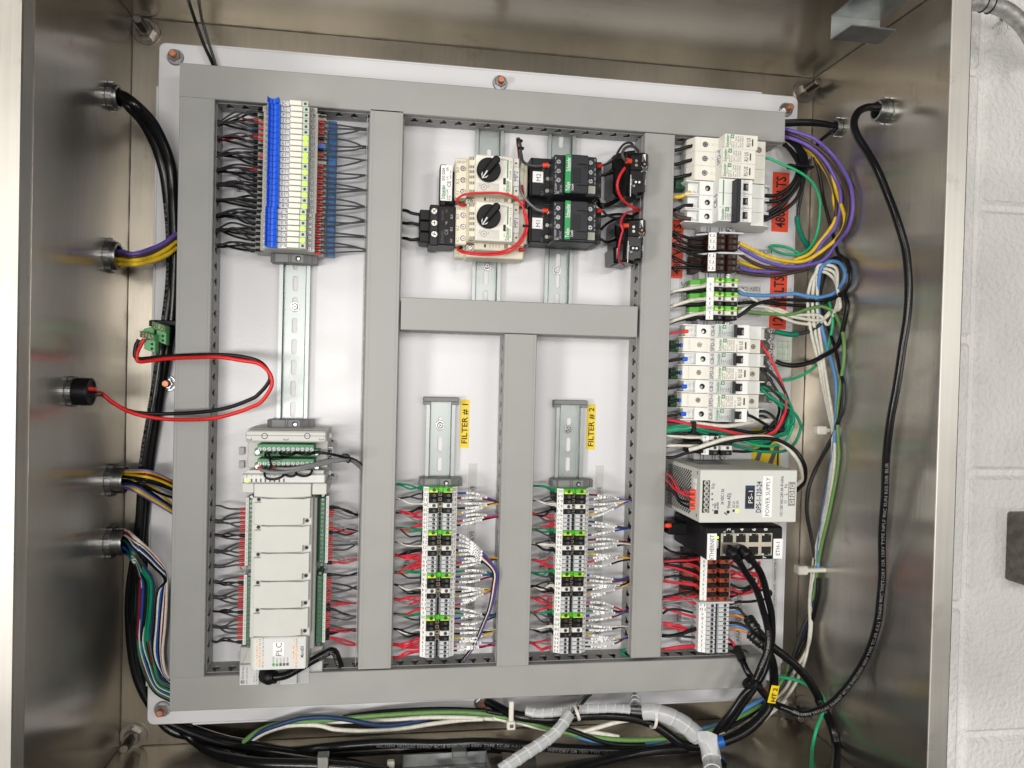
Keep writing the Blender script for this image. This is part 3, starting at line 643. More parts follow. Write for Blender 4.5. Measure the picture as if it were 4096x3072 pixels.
# ================================================================ relay stack
ya = P('rel', 1150, 180, .075).y; yb = P('rel2', 1150, 905, .075).y; RP = (ya - yb) / 25
def rX(px, z): return P('rel', px, 660, z).x - R1x
rw = RP * .975
rel0 = thing('relay_module', '', 'relay', (R1x, ya, .008), 'slim relays stacked on the left rail')
def rel_parts():
    h = rw / 2; mb = MB(); o = (R1x, ya)
    pr = [(rX(668, .03), .004), (rX(668, .03), .030), (rX(738, .03), .032), (rX(738, .048), .048), (rX(800, .05), .052), (rX(815, .066), .066), (rX(960, .066), .066), (rX(1370, .068), .068), (rX(1382, .056), .056), (rX(1490, .056), .056), (rX(1492, .034), .036), (rX(1615, .034), .034), (rX(1622, .01), .012), (rX(1560, .0), .001)]
    mb.profx([(a + o[0], b) for a, b in pr], o[1] - h, o[1] + h, M_relb); 
    mb.box(o[0] + rX(1495, .036), o[0] + rX(1612, .036), o[1] - h * .25, o[1] + h * .25, .034, .0385, M_tbrown, 0)
    mb.build('socket_base', rel0)
    mb = MB(); mb.box(o[0] + rX(1108, .076), o[0] + rX(1272, .076), o[1] - h * .86, o[1] + h * .86, .05, .0768, M_relw, .0003); mb.box(o[0] + rX(965, .07), o[0] + rX(1110, .07), o[1] - h * .9, o[1] + h * .9, .05, .0715, M_relw, .0003); mb.build('relay_case', rel0)
    mb = MB(); mb.box(o[0] + rX(1272, .076), o[0] + rX(1366, .076), o[1] - h * .97, o[1] + h * .97, .05, .0755, mat('led_block', (.55, .57, .52), .45), .0003); mb.build('led_block', rel0)
    mb = MB(); x0 = o[0] + rX(805, .08); x1 = o[0] + rX(962, .08); a = x1 - x0
    mb.profx([(x0, .060), (x0, .0835), (x0 + a * .16, .0775), (x0 + a * .35, .0765), (x0 + a * .37, .0745), (x0 + a * .42, .0745), (x0 + a * .44, .0765), (x0 + a * .62, .0765), (x0 + a * .72, .0785), (x1, .083), (x1, .060)], o[1] - h * .95, o[1] + h * .95, M_blue)
    mb.build('retaining_lever', rel0)
    for (px, py, z, r) in ((790, 0, .0525, .0019), (1423, 0, .0563, .0021), (1558, .0006, .0365, .002), (722, -.0004, .0325, .0017)):
        mb = MB(); x = o[0] + rX(px, z); hole(mb, x, o[1] + py, r * 1.12, z + .00006, M_dark); mb.cyl(x, o[1] + py, r * .92, z, z + .0003, M_chrome, 12, ch=.0001); screw(mb, x, o[1] + py, r * .85, z + .0004, M_chrome, M_ink); mb.build('terminal_screw', rel0)
rel_parts()
LIT = {20, 19, 17, 16, 14, 12, 10, 8, 6, 4, 2}
RY = {}
rels = []
for i in range(26):
    k = 26 - i; y = ya - RP * i; RY[k] = y
    r = rel0 if i == 0 else dup(rel0, (R1x, y, .008)); rels.append((k, r, y))
for k, r, y in rels:
    r.location = (R1x + (-.0012 if k == 26 else 0 if k > 7 else -.0010), y, .008)
    dx = r.location.x - R1x
    lit = k in LIT; n_ = 'R-%d' % k
    r['label'] = 'slim white relay marked %s on the left rail, its round lamp %s' % (n_, 'lit bright green' if lit else 'dark')
    h = rw / 2; mb = MB(); xa, xb = R1x + dx + rX(968, .0725), R1x + dx + rX(1106, .0725); mb.box(xa, xb, y - h * .84, y + h * .84, .0715, .0722, M_tag, .0001)
    mb.text(n_, (xa + xb) / 2 + .0018, y, .0723, .0038, M_inkg, math.pi); mb.build('marker_tag', r)
    mb = MB(); x = R1x + dx + rX(1322, .0765)
    mb.cyl(x, y, .0023 if lit else .0016, .0755, .0768 if lit else .0760, M_ledon if lit else M_ledoff, 16, ch=.0004); mb.build('status_lamp', r)
# blue bridging bars beside the relays
mb = MB(); x0 = P('rel', 1632, 700, .024).x; x1 = P('rel', 1745, 700, .024).x; ytop = P('rel', 1650, 425, .024).y; ybot = P('rel2', 1650, 1045, .024).y
mb.box(x0, x1, ybot, ytop, .006, .0235, M_blue2, .0005); y = ybot + .004
while y < ytop - .002: mb.box(x0 + .001, x1 + .0004, y, y + .0011, .010, .0243, M_blue2, .0002); y += .0062
tag(mb.build('bridging_bar'), 'long blue bridging bar down the right side of the relay stack', 'bridging bar')
X0, X1, Y0, Y1 = rect('rel', 1497, 742, 1612, 815, .043); mb = MB(); mb.box(X0, X1, Y0, Y1, .034, .044, M_blue2, .0008); mb.cyl((X0 + X1) / 2 - .003, (Y0 + Y1) / 2, .0026, .044, .0443, M_blue, 12); tag(mb.build('feed_plug'), 'blue plug between the red ferrules right of relay R-18', 'plug')
X0, X1, Y0, Y1 = rect('rel', 578, 500, 668, 655, .026); tag(MB().box(X0, X1, Y0, Y1, .012, .027, M_blue2, .0008).build('feed_plug'), 'blue plug half hidden by wires left of relay R-22', 'plug')
X0, X1, Y0, Y1 = rect('rel', 585, 905, 655, 960, .026); tag(MB().box(X0, X1, Y0, Y1, .012, .027, M_blue2, .0008).build('feed_plug'), 'small blue plug among black wires left of relay R-17', 'plug')
# wires on the left of the relays
ls = [499, 560, 621, 682, 742, 801, 862, 922, 983]; rs = [519, 591, 640, 704, 764, 828, 885, 946, 999]
g = 'wires fanning out left of the relays'
for k, r, y in rels:
    dx = r.location.x - R1x
    yy = y - RP * .35
    # upper tier
    xe = R1x + dx + rX(742, .045); sp = min(ls, key=lambda q: abs(W(870, q, .04).y - (yy + .001))); s0 = W(866, sp + rnd.uniform(-7, 7), .028 + rnd.uniform(-.004, .006))
    red = k in (24, 23, 22, 21, 18); col = 'grey' if k > 17 else 'dgrey'
    mid = Vector(((s0.x + xe) / 2 + rnd.uniform(-.004, .004), (s0.y * .45 + yy * .55) + rnd.uniform(-.002, .004), .052 + rnd.uniform(-.004, .005)))
    wire([Vector((xe + .001, yy, .0445)), Vector((xe - .011, yy, .0455)), mid, Vector((s0.x + .006, s0.y, .036)), s0], col, '%s wire with %s ferrule entering the upper left clamp of relay R-%d' % (WN[col], 'red' if red else 'black', k), group=g, ferr=M_red if red else M_black, fl=.0062, r=.00115 if k < 18 else .001)
    # lower tier
    yl = y - RP * .1; xe = R1x + dx + rX(668, .028); sp = min(ls, key=lambda q: abs(W(870, q, .03).y - yl)); s0 = W(868, sp + rnd.uniform(-7, 7), .022 + rnd.uniform(-.003, .004))
    col = 'black' if k not in (25, 22, 16) else 'dred'
    mid = Vector(((s0.x + xe) / 2, (s0.y + yl) / 2 - .001 + rnd.uniform(-.002, .002), .034 + rnd.uniform(-.004, .004)))
    wire([Vector((xe + .001, yl, .027)), Vector((xe - .010, yl, .028)), mid, Vector((s0.x + .007, s0.y, .027)), s0], col, '%s wire entering the lower left clamp of relay R-%d' % (WN[col], k), group=g, ferr=M_black if col == 'black' else M_red, fl=.006, r=.0013)
g = 'grey wires fanning out right of the relays'
for k, r, y in rels:
    if k in (26, 18): continue
    dx = r.location.x - R1x; yy = y - RP * .38; xe = R1x + dx + rX(1496, .042); sp = min(rs, key=lambda q: abs(W(1458, q, .04).y - yy - .002)); s0 = W(1470, sp + rnd.uniform(-5, 5), .030 + rnd.uniform(-.005, .005))
    blk_ = k in (22, 20); hi = rnd.uniform(-.003, .005)
    dx_ = s0.x - xe; wire([Vector((xe, yy, .0425)), Vector((xe + dx_ * .17, yy + hi * .1, .0425)), Vector((xe + dx_ * .42, yy + hi * .45 + (s0.y - yy) * .06, .041)), Vector((xe + dx_ * .72, yy + (s0.y - yy) * .42 + hi * .5, .037)), Vector((xe + dx_ * .9, yy + (s0.y - yy) * .80 + hi * .2, .033)), s0], 'grey', 'grey wire with %s ferrule entering the right clamp of relay R-%d' % ('black' if blk_ else 'red', k), group=g, ferr=M_black if blk_ else M_red, r=.00105, fl=.0062)
# ================================================================ controller
plc = thing('controller', 'light grey programmable controller labelled PLC at the bottom left', 'controller', (R1x - .004, P('n', 1120, 2300, 0).y, .008))
def rbox(mb, crop, x0, y0, x1, y1, z0, z1, m, ch=.0006, r=None):
    X0, X1, Y0, Y1 = rect(crop, x0, y0, x1, y1, z1)
    if r: mb.rrect(X0, X1, Y0, Y1, r, z0, z1, m, ch)
    else: mb.box(X0, X1, Y0, Y1, z0, z1, m, ch)
    return X0, X1, Y0, Y1
mb = MB()
rbox(mb, 'n', 1006, 1990, 1262, 2600, .010, .052, M_plc, .001); rbox(mb, 'n', 1003, 1990, 1246, 2549, .050, .0735, M_plc, .001)
rbox(mb, 'n', 958, 2588, 1040, 2742, .010, .040, M_plc, .001); rbox(mb, 'n', 985, 2590, 1290, 2690, .010, .036, M_plc, .001)
X0, X1, Y0, Y1 = rect('plc2', 430, 1100, 1045, 1440, .075); mb.box(X0, X1, Y0, Y1, .012, .0735, M_plc, .001)
mb.build('housing', plc)
for i, (a, b_) in enumerate(((1990, 2100), (2101, 2209), (2210, 2322), (2323, 2432), (2433, 2545))):
    xl = 1017 - (a - 1990) * .0118; xr = 1241 - (a - 1990) * .0195
    X0, X1, Y0, Y1 = rect('n', xl, a + 1, xr, b_ - 1, .0785); mb = MB(); nx = .0072; cr_ = .0068
    arc = []
    for j in range(9):
        t = j / 8; arc.append((X0 + t * (X1 - X0), -.0012 * math.sin(math.pi * t)))
    pts = [(X0, Y0)] + [(x, Y0 - d * .0 - .0009 * math.sin(math.pi * (x - X0) / (X1 - X0))) for x, d in arc[1:-2]] + [(X1 - nx, Y0), (X1 - nx, Y0 + cr_), (X1, Y0 + cr_), (X1, Y1)] + [(x, Y1 + .0009 * math.sin(math.pi * (x - X0) / (X1 - X0)) - .0018) for x, d in arc[1:-1][::-1] if x > X0 + .012] + [(X0 + .0068, Y1 - .0005), (X0 + .0068, Y1 - .0052), (X0, Y1 - .0052)]
    mb.prism(pts, .0735, .0785, M_plc, .0006); mb.build('slot_cover', plc)
    mb = MB(); mb.cyl(X1 - nx / 2, Y0 + cr_ / 2, .0019, .0735, .0741, M_ink, 12); mb.cyl(X0 + .0036, Y1 - .0026, .0019, .0735, .0741, M_ink, 12); mb.build('latch_hole', plc)
# face with indicators
X0, X1, Y0, Y1 = rect('plc2', 447, 1096, 1030, 1438, .0795); mb = MB(); mb.rrect(X0, X1, Y0, Y1, .0012, .0735, .0785, M_plc, .0005)
xa, xb, yc_, yd = rect('plc2', 470, 1108, 1020, 1438, .0787); mb.box(xa, xb, yc_, yd, .0785, .0788, M_plcl, .0001)
def pt(x, y, z=.079): q = P('plc2', x, y, z); return q.x, q.y
x, y = pt(985, 1250); mb.text('Micro850', x, y, .0789, .0034, M_inkb, math.pi / 2, fit=.0125, bold=True)
for (x, y, s_) in ((678, 1340, 'POWER'), (717, 1345, 'RUN'), (756, 1345, 'FAULT'), (792, 1345, 'FORCE'), (830, 1345, 'COMM')): q = pt(x, y); mb.text(s_, q[0], q[1], .0789, .0016, M_inkg, math.pi / 2)
for (x, s0_) in ((500, '0 2 4 6 8'), (533, '10 12 14 16 17 18 19'), (567, '20 21 22 24 25 26 27 IN'), (892, '0 2 4 6 8'), (925, '10 12 14 17 18 19 OUT')): q = pt(x, 1262); mb.text(s0_, q[0], q[1], .0789, .0016, M_inkg, math.pi / 2, fit=.032)
mb.build('indicator_face', plc)
mb = MB(); X0, X1, Y0, Y1 = rect('plc2', 676, 1150, 793, 1298, .0792); mb.box(X0, X1, Y0, Y1, .0788, .0792, M_white, 0); mb.text('PLC', (X0 + X1) / 2, (Y0 + Y1) / 2, .0793, .0065, M_inkg, math.pi / 2); mb.build('paper_tag', plc)
for (x, y, on) in ((680, 1390, 1), (717, 1390, 1), (756, 1388, 0), (793, 1386, 0), (830, 1384, 0)): q = pt(x, y); MB().box(q[0] - .0013, q[0] + .0013, q[1] - .0015, q[1] + .0015, .0788, .0791, mat('led_dull_green', (.05, .28, .05), .4, emit=(.05, .4, .05), es=.25) if on else M_inkg, 0).build('status_lamp', plc)
for (x, ys_) in ((502, (1138, 1197, 1258, 1317, 1378)), (535, (1255, 1378)), (567, (1315,)), (895, (1128, 1190, 1242, 1300, 1362)), (925, (1212, 1242, 1300, 1358))):
    for y in ys_: q = pt(x, y); MB().box(q[0] - .0010, q[0] + .0010, q[1] - .0014, q[1] + .0014, .0789, .0791, M_amber, 0).build('indicator_lamp', plc)
# maker's block at the foot
X0, X1, Y0, Y1 = rect('plc2', 315, 1392, 525, 1610, .048); mb = MB(); mb.box(X0, X1, Y0, Y1, .036, .048, M_plcl, .0006); mb.prism([(X0 + .002, Y1), (X1, Y1), (X1, Y1 + .028), (X0 + .012, Y1 + .028)], .012, .044, M_plc, .001)
mb.cyl(X0 + .0035, Y0 + .0042, .0021, .048, .0481, M_inkg, 16); mb.text('AB', X0 + .0035, Y0 + .0042, .0482, .002, M_white, math.pi / 2); mb.text('Allen-Bradley', X0 + .0035, Y0 + .0145, .0481, .0026, M_inkg, math.pi / 2, fit=.0145)
mb.text('2080-L50E-48QBB', X0 + .008, Y0 + .011, .0481, .0014, M_inkg, math.pi / 2, fit=.019); mb.text('MAC ID', X0 + .016, Y0 + .007, .0481, .0016, M_inkg, math.pi / 2); mb.text('5C:88:16:A5:21:9C:9E', X0 + .0185, Y0 + .011, .0481, .0013, M_inkg, math.pi / 2, fit=.019); mb.build('nameplate_block', plc)
mb = MB(); rbox(mb, 'plc2', 545, 1440, 740, 1560, .012, .050, M_tgrey, .0006); q = P('plc2', 600, 1500, .05); mb.box(q.x - .0012, q.x + .0012, q.y - .004, q.y + .003, .0501, .0504, M_amber, 0); mb.build('network_port', plc)
for (a, b_, c, d, z) in ((752, 1440, 928, 1600, .050), (942, 1425, 1062, 1592, .046), (1066, 1355, 1200, 1588, .042)):
    X0, X1, Y0, Y1 = rect('plc2', a, b_, c, d, z); mb = MB(); mb.box(X0, X1, Y0, Y1, z - .0012, z, M_clear, .0003); mb.box(X0, X0 + .001, Y0, Y1, z - .014, z - .0013, M_clear, 0); mb.box(X1 - .001, X1, Y0, Y1, z - .014, z - .0013, M_clear, 0); mb.box(X0, X1, Y0, Y0 + .001, z - .014, z - .0013, M_clear, 0); mb.build('clear_door', plc)
# mounting ears
for (c, x, y) in (('plc2', 345, 350), ('plc2', 340, 1290), ('plc', 1700, 400), ('plc', 1705, 870)):
    q = P(c, x, y, .003); mb = MB(); mb.ring((q.x, q.y, .002), (0, 0, 1), .0023, .0052, .0022, M_plc, 18); mb.box(q.x - .001, q.x + .016, q.y + .0024, q.y + .0050, .002, .0042, M_plc, .0003) if x < 600 else mb.box(q.x - .018, q.x + .001, q.y + .0024, q.y + .0050, .002, .0042, M_plc, .0003); mb.build('mounting_ear', plc)
# green terminal rails of the controller
def green_rail(xg0, xg1, ytop, ybot, n, zt, left, lean, name='terminal_connector'):
    X0, X1, Y0, Y1 = rect4((xg0, ytop), (xg1, ytop), (xg1 - lean, ybot), (xg0 - lean, ybot), zt); o = MB()
    o.box(X0, X1, Y0, Y1, .014, zt, M_green, .0006)
    if not left: o.box(X0 - .0055, X0 + .0002, Y0, Y1, .014, zt - .010, M_greend, .0004)
    for yy in (Y0 - .004, Y1 + .0002): o.box(X0 + .001, X1 - .001, yy, yy + .0038, .014, zt - .002, M_green, .0004); screw(o, (X0 + X1) / 2, yy + .0019, .0019, zt - .0015, M_chrome, M_ink)
    ob = o.build(name, plc); ys_ = []
    for i in range(n):
        y = Y1 - (Y1 - Y0) * (i + .5) / n; ys_.append(y); m = MB(); hole(m, (X0 + X1) / 2, y, .0019, zt + .00005, M_greend, 14); m.cyl((X0 + X1) / 2, y, .0016, zt, zt + .0002, M_scrd, 12); screw(m, (X0 + X1) / 2, y, .0016, zt + .0004, M_scrd, M_ink, ph=rnd.uniform(0, 3)); m.build('clamp_screw', ob)
    m = MB(); 
    if left: xa, xb = X0 - .0040, X0 - .0004
    else: xa, xb = X1 + .0003, X1 + .0037
    m.box(xa, xb, Y0 - .001, Y1 + .001, .020, zt - .004, M_tag, .0002)
    for i in range(n): m.text(('0-%02d' if left else 'O-%02d') % (n - i), (xa + xb) / 2, ys_[i], zt - .0039, .0014, M_inkg, math.pi / 2, fit=.003)
    m.build('marker_strip', ob); return X0, X1, ys_
g1 = green_rail(997, 1016, 1996, 2262, 15, .048, 1, 8); g2 = green_rail(989, 1008, 2306, 2580, 16, .048, 1, 8)
g3 = green_rail(1282, 1303, 1990, 2252, 15, .046, 0, 8); g4 = green_rail(1270, 1292, 2302, 2572, 16, .046, 0, 8)
# wires on the left of the controller
g = 'grey wires fanning out left of the controller'
lsl = [2084, 2142, 2203, 2263, 2327, 2387, 2447, 2507, 2568]
yl_ = [2036, 2053, 2071, 2089, 2105, 2122, -2140, 2156, 2174, 2190, 2209, 2225, 2242, 2259, 2309, -2329, 2345, 2362, 2378, 2396, 2413, 2429, -2447, 2464, 2480, 2498, 2514, 2532, 2550, -2566]
for i, v in enumerate(yl_):
    bk = v < 0; v = abs(v); xe = 983 - (v - 2036) * .024; e = W(xe, v, .036); sp = 2022 if i == 0 else min(lsl, key=lambda q: abs(q - v)); s0 = W(862 - (sp - 2036) * .025, sp + rnd.uniform(-6, 6), .024 + rnd.uniform(-.003, .004))
    up_ = rnd.uniform(0, .004)
    for rep in range(2 if bk else 1):
        wire([e + Vector((0, -.0012 * rep, 0)), e + Vector((-.009, 0, .0005)), e.lerp(s0, .55) + Vector((0, up_ * (1 if i % 3 else -.5) + rep * .003, .006)), s0 + Vector((.006, 0, .003)), s0], 'black' if bk else 'grey', '%s wire%s left of the controller, %s from top' % ('black' if bk else 'grey', (' lower of a pair' if rep else ' upper of a pair') if bk else ' with red ferrule', ORD[i]), group=g, ferr=M_black if bk else M_red, fl=.0058, r=.00105)
g = 'wires fanning out right of the controller'
dsl = [2062, 2120, 2175, 2236, 2292, 2348, 2405, 2460, 2520, 2575]
spec = [(2028, 'black'), (2033, 'black'), (2047, 'lgrey'), (2063, 'lgrey'), (2097, 'lgrey'), (2115, 'red'), (2129, 'black'), (2131, 'black'), (2149, 'lgrey'), (2165, 'lgrey'), (2182, 'grey'), (2200, 'grey'), (2216, 'lgrey'), (2233, 'lgrey'), (2249, 'red'), (2252, 'red'),
        (2298, 'black'), (2300, 'black'), (2318, 'lgrey'), (2335, 'dgrey'), (2353, 'grey'), (2370, 'grey'), (2386, 'lgrey'), (2403, 'dgrey'), (2419, 'red'), (2421, 'red'), (2436, 'black'), (2440, 'black'), (2453, 'lgrey'), (2470, 'grey'), (2486, 'lgrey'), (2503, 'grey'), (2519, 'red'), (2523, 'red'), (2530, 'black'), (2537, 'black'), (2550, 'red'), (2556, 'red')]
for i, (v, c) in enumerate(spec):
    xe = 1315 - (v - 2036) * .035; e = W(xe, v, .034); sp = min(dsl, key=lambda q: abs(q - v + rnd.uniform(-8, 8))); s0 = W(1452 - (sp - 2036) * .03, sp + rnd.uniform(-8, 8), .026)
    s0.x = D_D[0] + .001
    bl = c in ('black', 'red'); up_ = rnd.uniform(-.003, .004)
    wire([e, e + Vector((.009, 0, 0)), e.lerp(s0, .55) + Vector((0, up_, .005)), s0 + Vector((-.006, 0, .002)), s0], c, '%s wire with %s ferrule right of the controller, %s from top' % (WN[c], 'black' if bl and v != 2115 else 'red', ORD[i]), group=g, ferr=M_black if bl and v != 2115 else M_red, fl=.0058, r=.00105)
# ================================================================ analog module above the controller
an = thing('input_module', 'grey analog input module with two green plug connectors above the controller', 'input module', (R1x, P('plc', 1040, 500, 0).y, .008))
mb = MB()
X0, X1, Y0, Y1 = rect('plc', 478, 222, 1612, 760, .074); mb.box(X0, X1, Y0, Y1 + .001, .010, .057, M_plc, .001)
X0, X1, Y0, Y1 = rect('plc', 485, 222, 1610, 376, .076); mb.rrect(X0, X1, Y0, Y1, .0025, .05, .076, M_plc, .0015)
mb.box(X0 + .0005, X1 - .0005, (Y0 + Y1) / 2 + .0008, (Y0 + Y1) / 2 + .0013, .0758, .0761, M_inkg, 0)
for x in (755, 1345):
    q = P('plc', x, 290, .076); mb.ring((q.x, q.y, .0759), (0, 0, 1), .0026, .0033, .0003, M_ink, 20)
for x in (545, 1050, 1542):
    q = P('plc', x, 333, .076); mb.box(q.x - .0026, q.x + .0026, q.y - .0012, q.y + .0012, .0758, .0762, M_inkg, 0); mb.box(q.x - .0022, q.x + .0022, q.y - .0004, q.y + .0013, .0759, .0764, M_plc, 0)
mb.build('housing', an)
X0, X1, Y0, Y1 = rect('plc', 440, 945, 1612, 1128, .0785); mb = MB(); a = (X1 - X0)
mb.rrect(X0, X0 + a * .137, Y0 + .004, Y1, .0012, .05, .0775, M_plc, .0006); mb.prism([(X0 + a * .143, Y1), (X0 + a * .143, Y0)] + [(X0 + a * (.143 + .675 * t / 8), Y0 - .0016 * math.sin(math.pi * t / 8)) for t in range(1, 8)] + [(X0 + a * .818, Y0), (X0 + a * .818, Y1)], .05, .0795, M_plc, .0008)
mb.rrect(X0 + a * .824, X1, Y0 + .002, Y1, .0012, .012, .0775, M_plc, .0006); mb.build('front_panel', an)
X0, X1, Y0, Y1 = rect('plc', 436, 822, 1592, 940, .084); mb = MB(); mb.rrect(X0, X1, Y0, Y1, .0016, .05, .084, M_plcl, .001); mb.prism([(X0 + .001, Y1), (X0 + .006, Y1 + .004), (X1 - .002, Y1 + .004), (X1 - .002, Y1)][::-1], .05, .079, M_plc, .0006)
for i, x in enumerate((575, 638, 702, 765, 830, 893, 958, 1022)): q = P('plc', x, 904, .084); mb.box(q.x - .0008, q.x + .0008, q.y - .0018, q.y + .0018, .084, .0842, M_inkg, 0); mb.text(str(i), q.x, q.y + .0052, .0841, .0018, M_ink, math.pi / 2)
q = P('plc', 460, 880, .084); mb.text('ANALOG', q.x, q.y, .0841, .0018, M_ink, math.pi / 2); q = P('plc', 508, 846, .084); mb.text('OK', q.x, q.y, .0841, .0018, M_ink, math.pi / 2); mb.build('indicator_bar', an)
q = P('plc', 510, 904, .084); MB().box(q.x - .0013, q.x + .0013, q.y - .002, q.y + .002, .084, .0845, M_ledon, .0003).build('status_lamp', an)
for (ya_, yb_) in ((405, 572), (605, 772)):
    X0, X1, Y0, Y1 = rect('plc', 655, ya_, 1440, ya_ + 82, .080); mb = MB(); mb.box(X0, X1, Y0, Y1, .057, .080, M_green, .0006)
    xa, xb, ys0, ys1 = rect('plc', 612, ya_ + 92, 1510, yb_, .072); mb.box(xa, xb, ys0, Y0 + .0005, .057, .070, M_green, .0005)
    cb = mb.build('plug_connector', an)
    for i in range(12):
        xx = X0 + (X1 - X0) * (i + .5) / 12; yy = (Y0 + Y1) / 2 - .002; m = MB(); m.cyl(xx, yy, .0023, .080, .0802, M_greend, 12); m.cyl(xx, yy, .0021, .0802, .0804, mat('slotted_screw', (.42, .43, .43), .5, metal=.3), 14); a_ = rnd.uniform(0, 3); dx, dy = math.cos(a_) * .0019, math.sin(a_) * .0019
        m.add([(xx - dx - dy * .12, yy - dy + dx * .12, .0805), (xx + dx - dy * .12, yy + dy + dx * .12, .0805), (xx + dx + dy * .12, yy + dy - dx * .12, .0805), (xx - dx + dy * .12, yy - dy - dx * .12, .0805)], [(0, 1, 2, 3)], M_ink); m.build('slot_screw', cb)
        m = MB(); m.box(xx - .002, xx + .002, ys0 + .002, ys0 + .0058, .0700, .0702, M_greend, 0); m.box(xx - .0012, xx + .0012, ys0 + .003, ys0 + .005, .0702, .0704, M_dark, 0); m.build('wire_socket', cb)
    for xx in (xa + .003, xb - .003): m = MB(); m.cyl(xx, ys0 + .004, .0022, .0701, .0705, M_chrome, 12); m.build('slot_screw', cb)
X0, X1, Y0, Y1 = rect('plc', 1602, 445, 1695, 650, .052); mb = MB(); mb.box(X0, X1, Y0, Y1, .05, .053, M_tag, .0001); mb.box(X0 + .0008, X1 - .0008, Y0, Y1 - .001, .053, .0532, M_ink, 0); mb.text('XP-1', (X0 + X1) / 2 + .001, (Y0 + Y1) / 2, .0533, .0042, M_inkw, math.pi / 2, fit=.0135); mb.build('name_tag', an)
mb = MB()
for (a_, b_, c_, d_) in ((400, 447, 472, 548), (398, 635, 470, 735)): rbox(mb, 'plc', a_, b_, c_, d_, .002, .006, M_plc, .0004)
mb.build('rail_latch', an)
mb = MB()
for (a_, b_, c_, d_) in ((1640, 255, 1685, 320), (1635, 770, 1675, 830)): rbox(mb, 'plc', a_, b_, c_, d_, .03, .040, M_white, .0006)
mb.build('white_hook', an)
# jumpers and cable of the analog module
ja = 'black jumper loop on the green connectors of the analog module'
for i, (pts_) in enumerate(([(765, 540, 74), (770, 580, 80), (830, 602, 84), (930, 604, 84), (1000, 590, 82), (1015, 545, 74)], [(800, 520, 74), (825, 570, 86), (830, 640, 90), (845, 700, 88), (820, 745, 78)], [(960, 520, 74), (985, 545, 80), (1060, 560, 82), (1150, 545, 80), (1190, 515, 74)], [(1200, 520, 74), (1290, 545, 82), (1380, 545, 82), (1420, 520, 76)],
                        [(770, 770, 80), (752, 820, 90), (780, 870, 92), (860, 888, 92), (950, 875, 92), (1015, 830, 90), (1030, 780, 80)], [(1030, 790, 84), (1060, 835, 90), (1130, 850, 91), (1190, 820, 90), (1180, 785, 82)], [(1180, 780, 84), (1210, 825, 90), (1300, 845, 91), (1380, 825, 90), (1412, 770, 80)])):
    wire(cpath('plc', pts_), 'black', ['short black jumper crossing the upper green connector', 'black jumper running from the upper to the lower green connector', 'black jumper in the middle of the upper green connector', 'black jumper at the right end of the upper green connector', 'large black loop hanging below the lower green connector on its left', 'small black loop hanging below the lower green connector in its middle', 'black loop hanging below the lower green connector on its right'][i], r=.0013, group='black jumpers on the green connectors')
wire(cpath('plc', [(1420, 525, 74), (1500, 520, 78), (1620, 532, 78), (1740, 555, 74), (1850, 582, 68), (1950, 600, 60), (2050, 650, 48), (2150, 760, 36)]), 'black', 'black wire running from the upper green connector to the duct', r=.0016)
for i, pts_ in enumerate(([(685, 742, 74), (740, 770, 84), (860, 795, 90), (1040, 790, 92), (1250, 750, 88), (1500, 690, 80), (1700, 645, 72), (1860, 618, 66), (1960, 620, 58), (2060, 690, 46), (2150, 790, 36)], [(880, 742, 74), (960, 742, 84), (1120, 742, 90), (1350, 700, 86), (1600, 642, 76), (1860, 600, 66), (1960, 610, 56), (2060, 680, 44), (2150, 775, 34)], [(1070, 740, 74), (1180, 735, 84), (1400, 705, 84), (1620, 662, 74), (1870, 630, 64), (1970, 645, 54), (2070, 720, 42), (2150, 800, 32)])):
    wire(cpath('plc', pts_), 'lgrey', 'light grey signal cable from the lower green connector, %s of three' % ('longest', 'middle', 'shortest')[i], r=.0021 - .0002 * i, group='light grey signal cables', ferr=M_orange, fl=.001)
mb = MB(); q = cpath('plc', [(1895, 545, 70), (1925, 570, 74), (1940, 610, 74), (1920, 655, 66), (1885, 640, 60), (1875, 580, 60), (1880, 548, 66)]); mb.tube(q, .0009, M_cable2, 6, 5); p = P('plc', 1860, 555, .068); mb.box(p.x - .0025, p.x + .0025, p.y - .0018, p.y + .0018, .066, .070, M_cable2, .0004); tag(mb.build('cable_tie'), 'black cable tie round the light grey cables beside the analog module', 'cable tie')
# network plug and cable of the controller
def ctube(pts, r, label, m=None, name='cable', seg=8, cat='cable', group=None, text=None, tstart=.02, th=.003, tm=None, n=14, flip=False, tilt=0.0, ends=None, rad=None, fit=None):
    path = smooth_path(pts, seg); mb = MB(); mb.frame_tube(path, rad or r, m or M_cable, n)
    if text: mb.text_curve(text, path, r, th, tm or mat('ink_pale', (.20, .20, .20), .6), start=tstart, flip=flip, tilt=tilt, fit=fit)
    return tag(mb.build(name), label, cat, group)
pc = ctube(cpath('plc2', [(650, 1520, 62), (740, 1518, 62), (830, 1495, 60), (950, 1430, 56), (1080, 1355, 52), (1200, 1290, 50), (1290, 1245, 50), (1335, 1255, 47), (1362, 1310, 40), (1390, 1390, 30), (1400, 1440, 20)]), .0044, 'black patch cable curving from the controller into the bottom duct', text='U/UTP PATCH 4-PAIR (UL)', tstart=.055, flip=False, tilt=-.3, th=.0032)
mb = MB(); pth = smooth_path(cpath('plc2', [(600, 1500, 50), (645, 1520, 60), (700, 1522, 63)]), 10); mb.frame_tube(pth, [(.0088 if i % 4 < 2 else .0078) * (1 if i < 12 else .8) for i in range(len(pth))], M_cable2, 14); mb.build('plug_boot', pc, loc=(0, 0, 0))
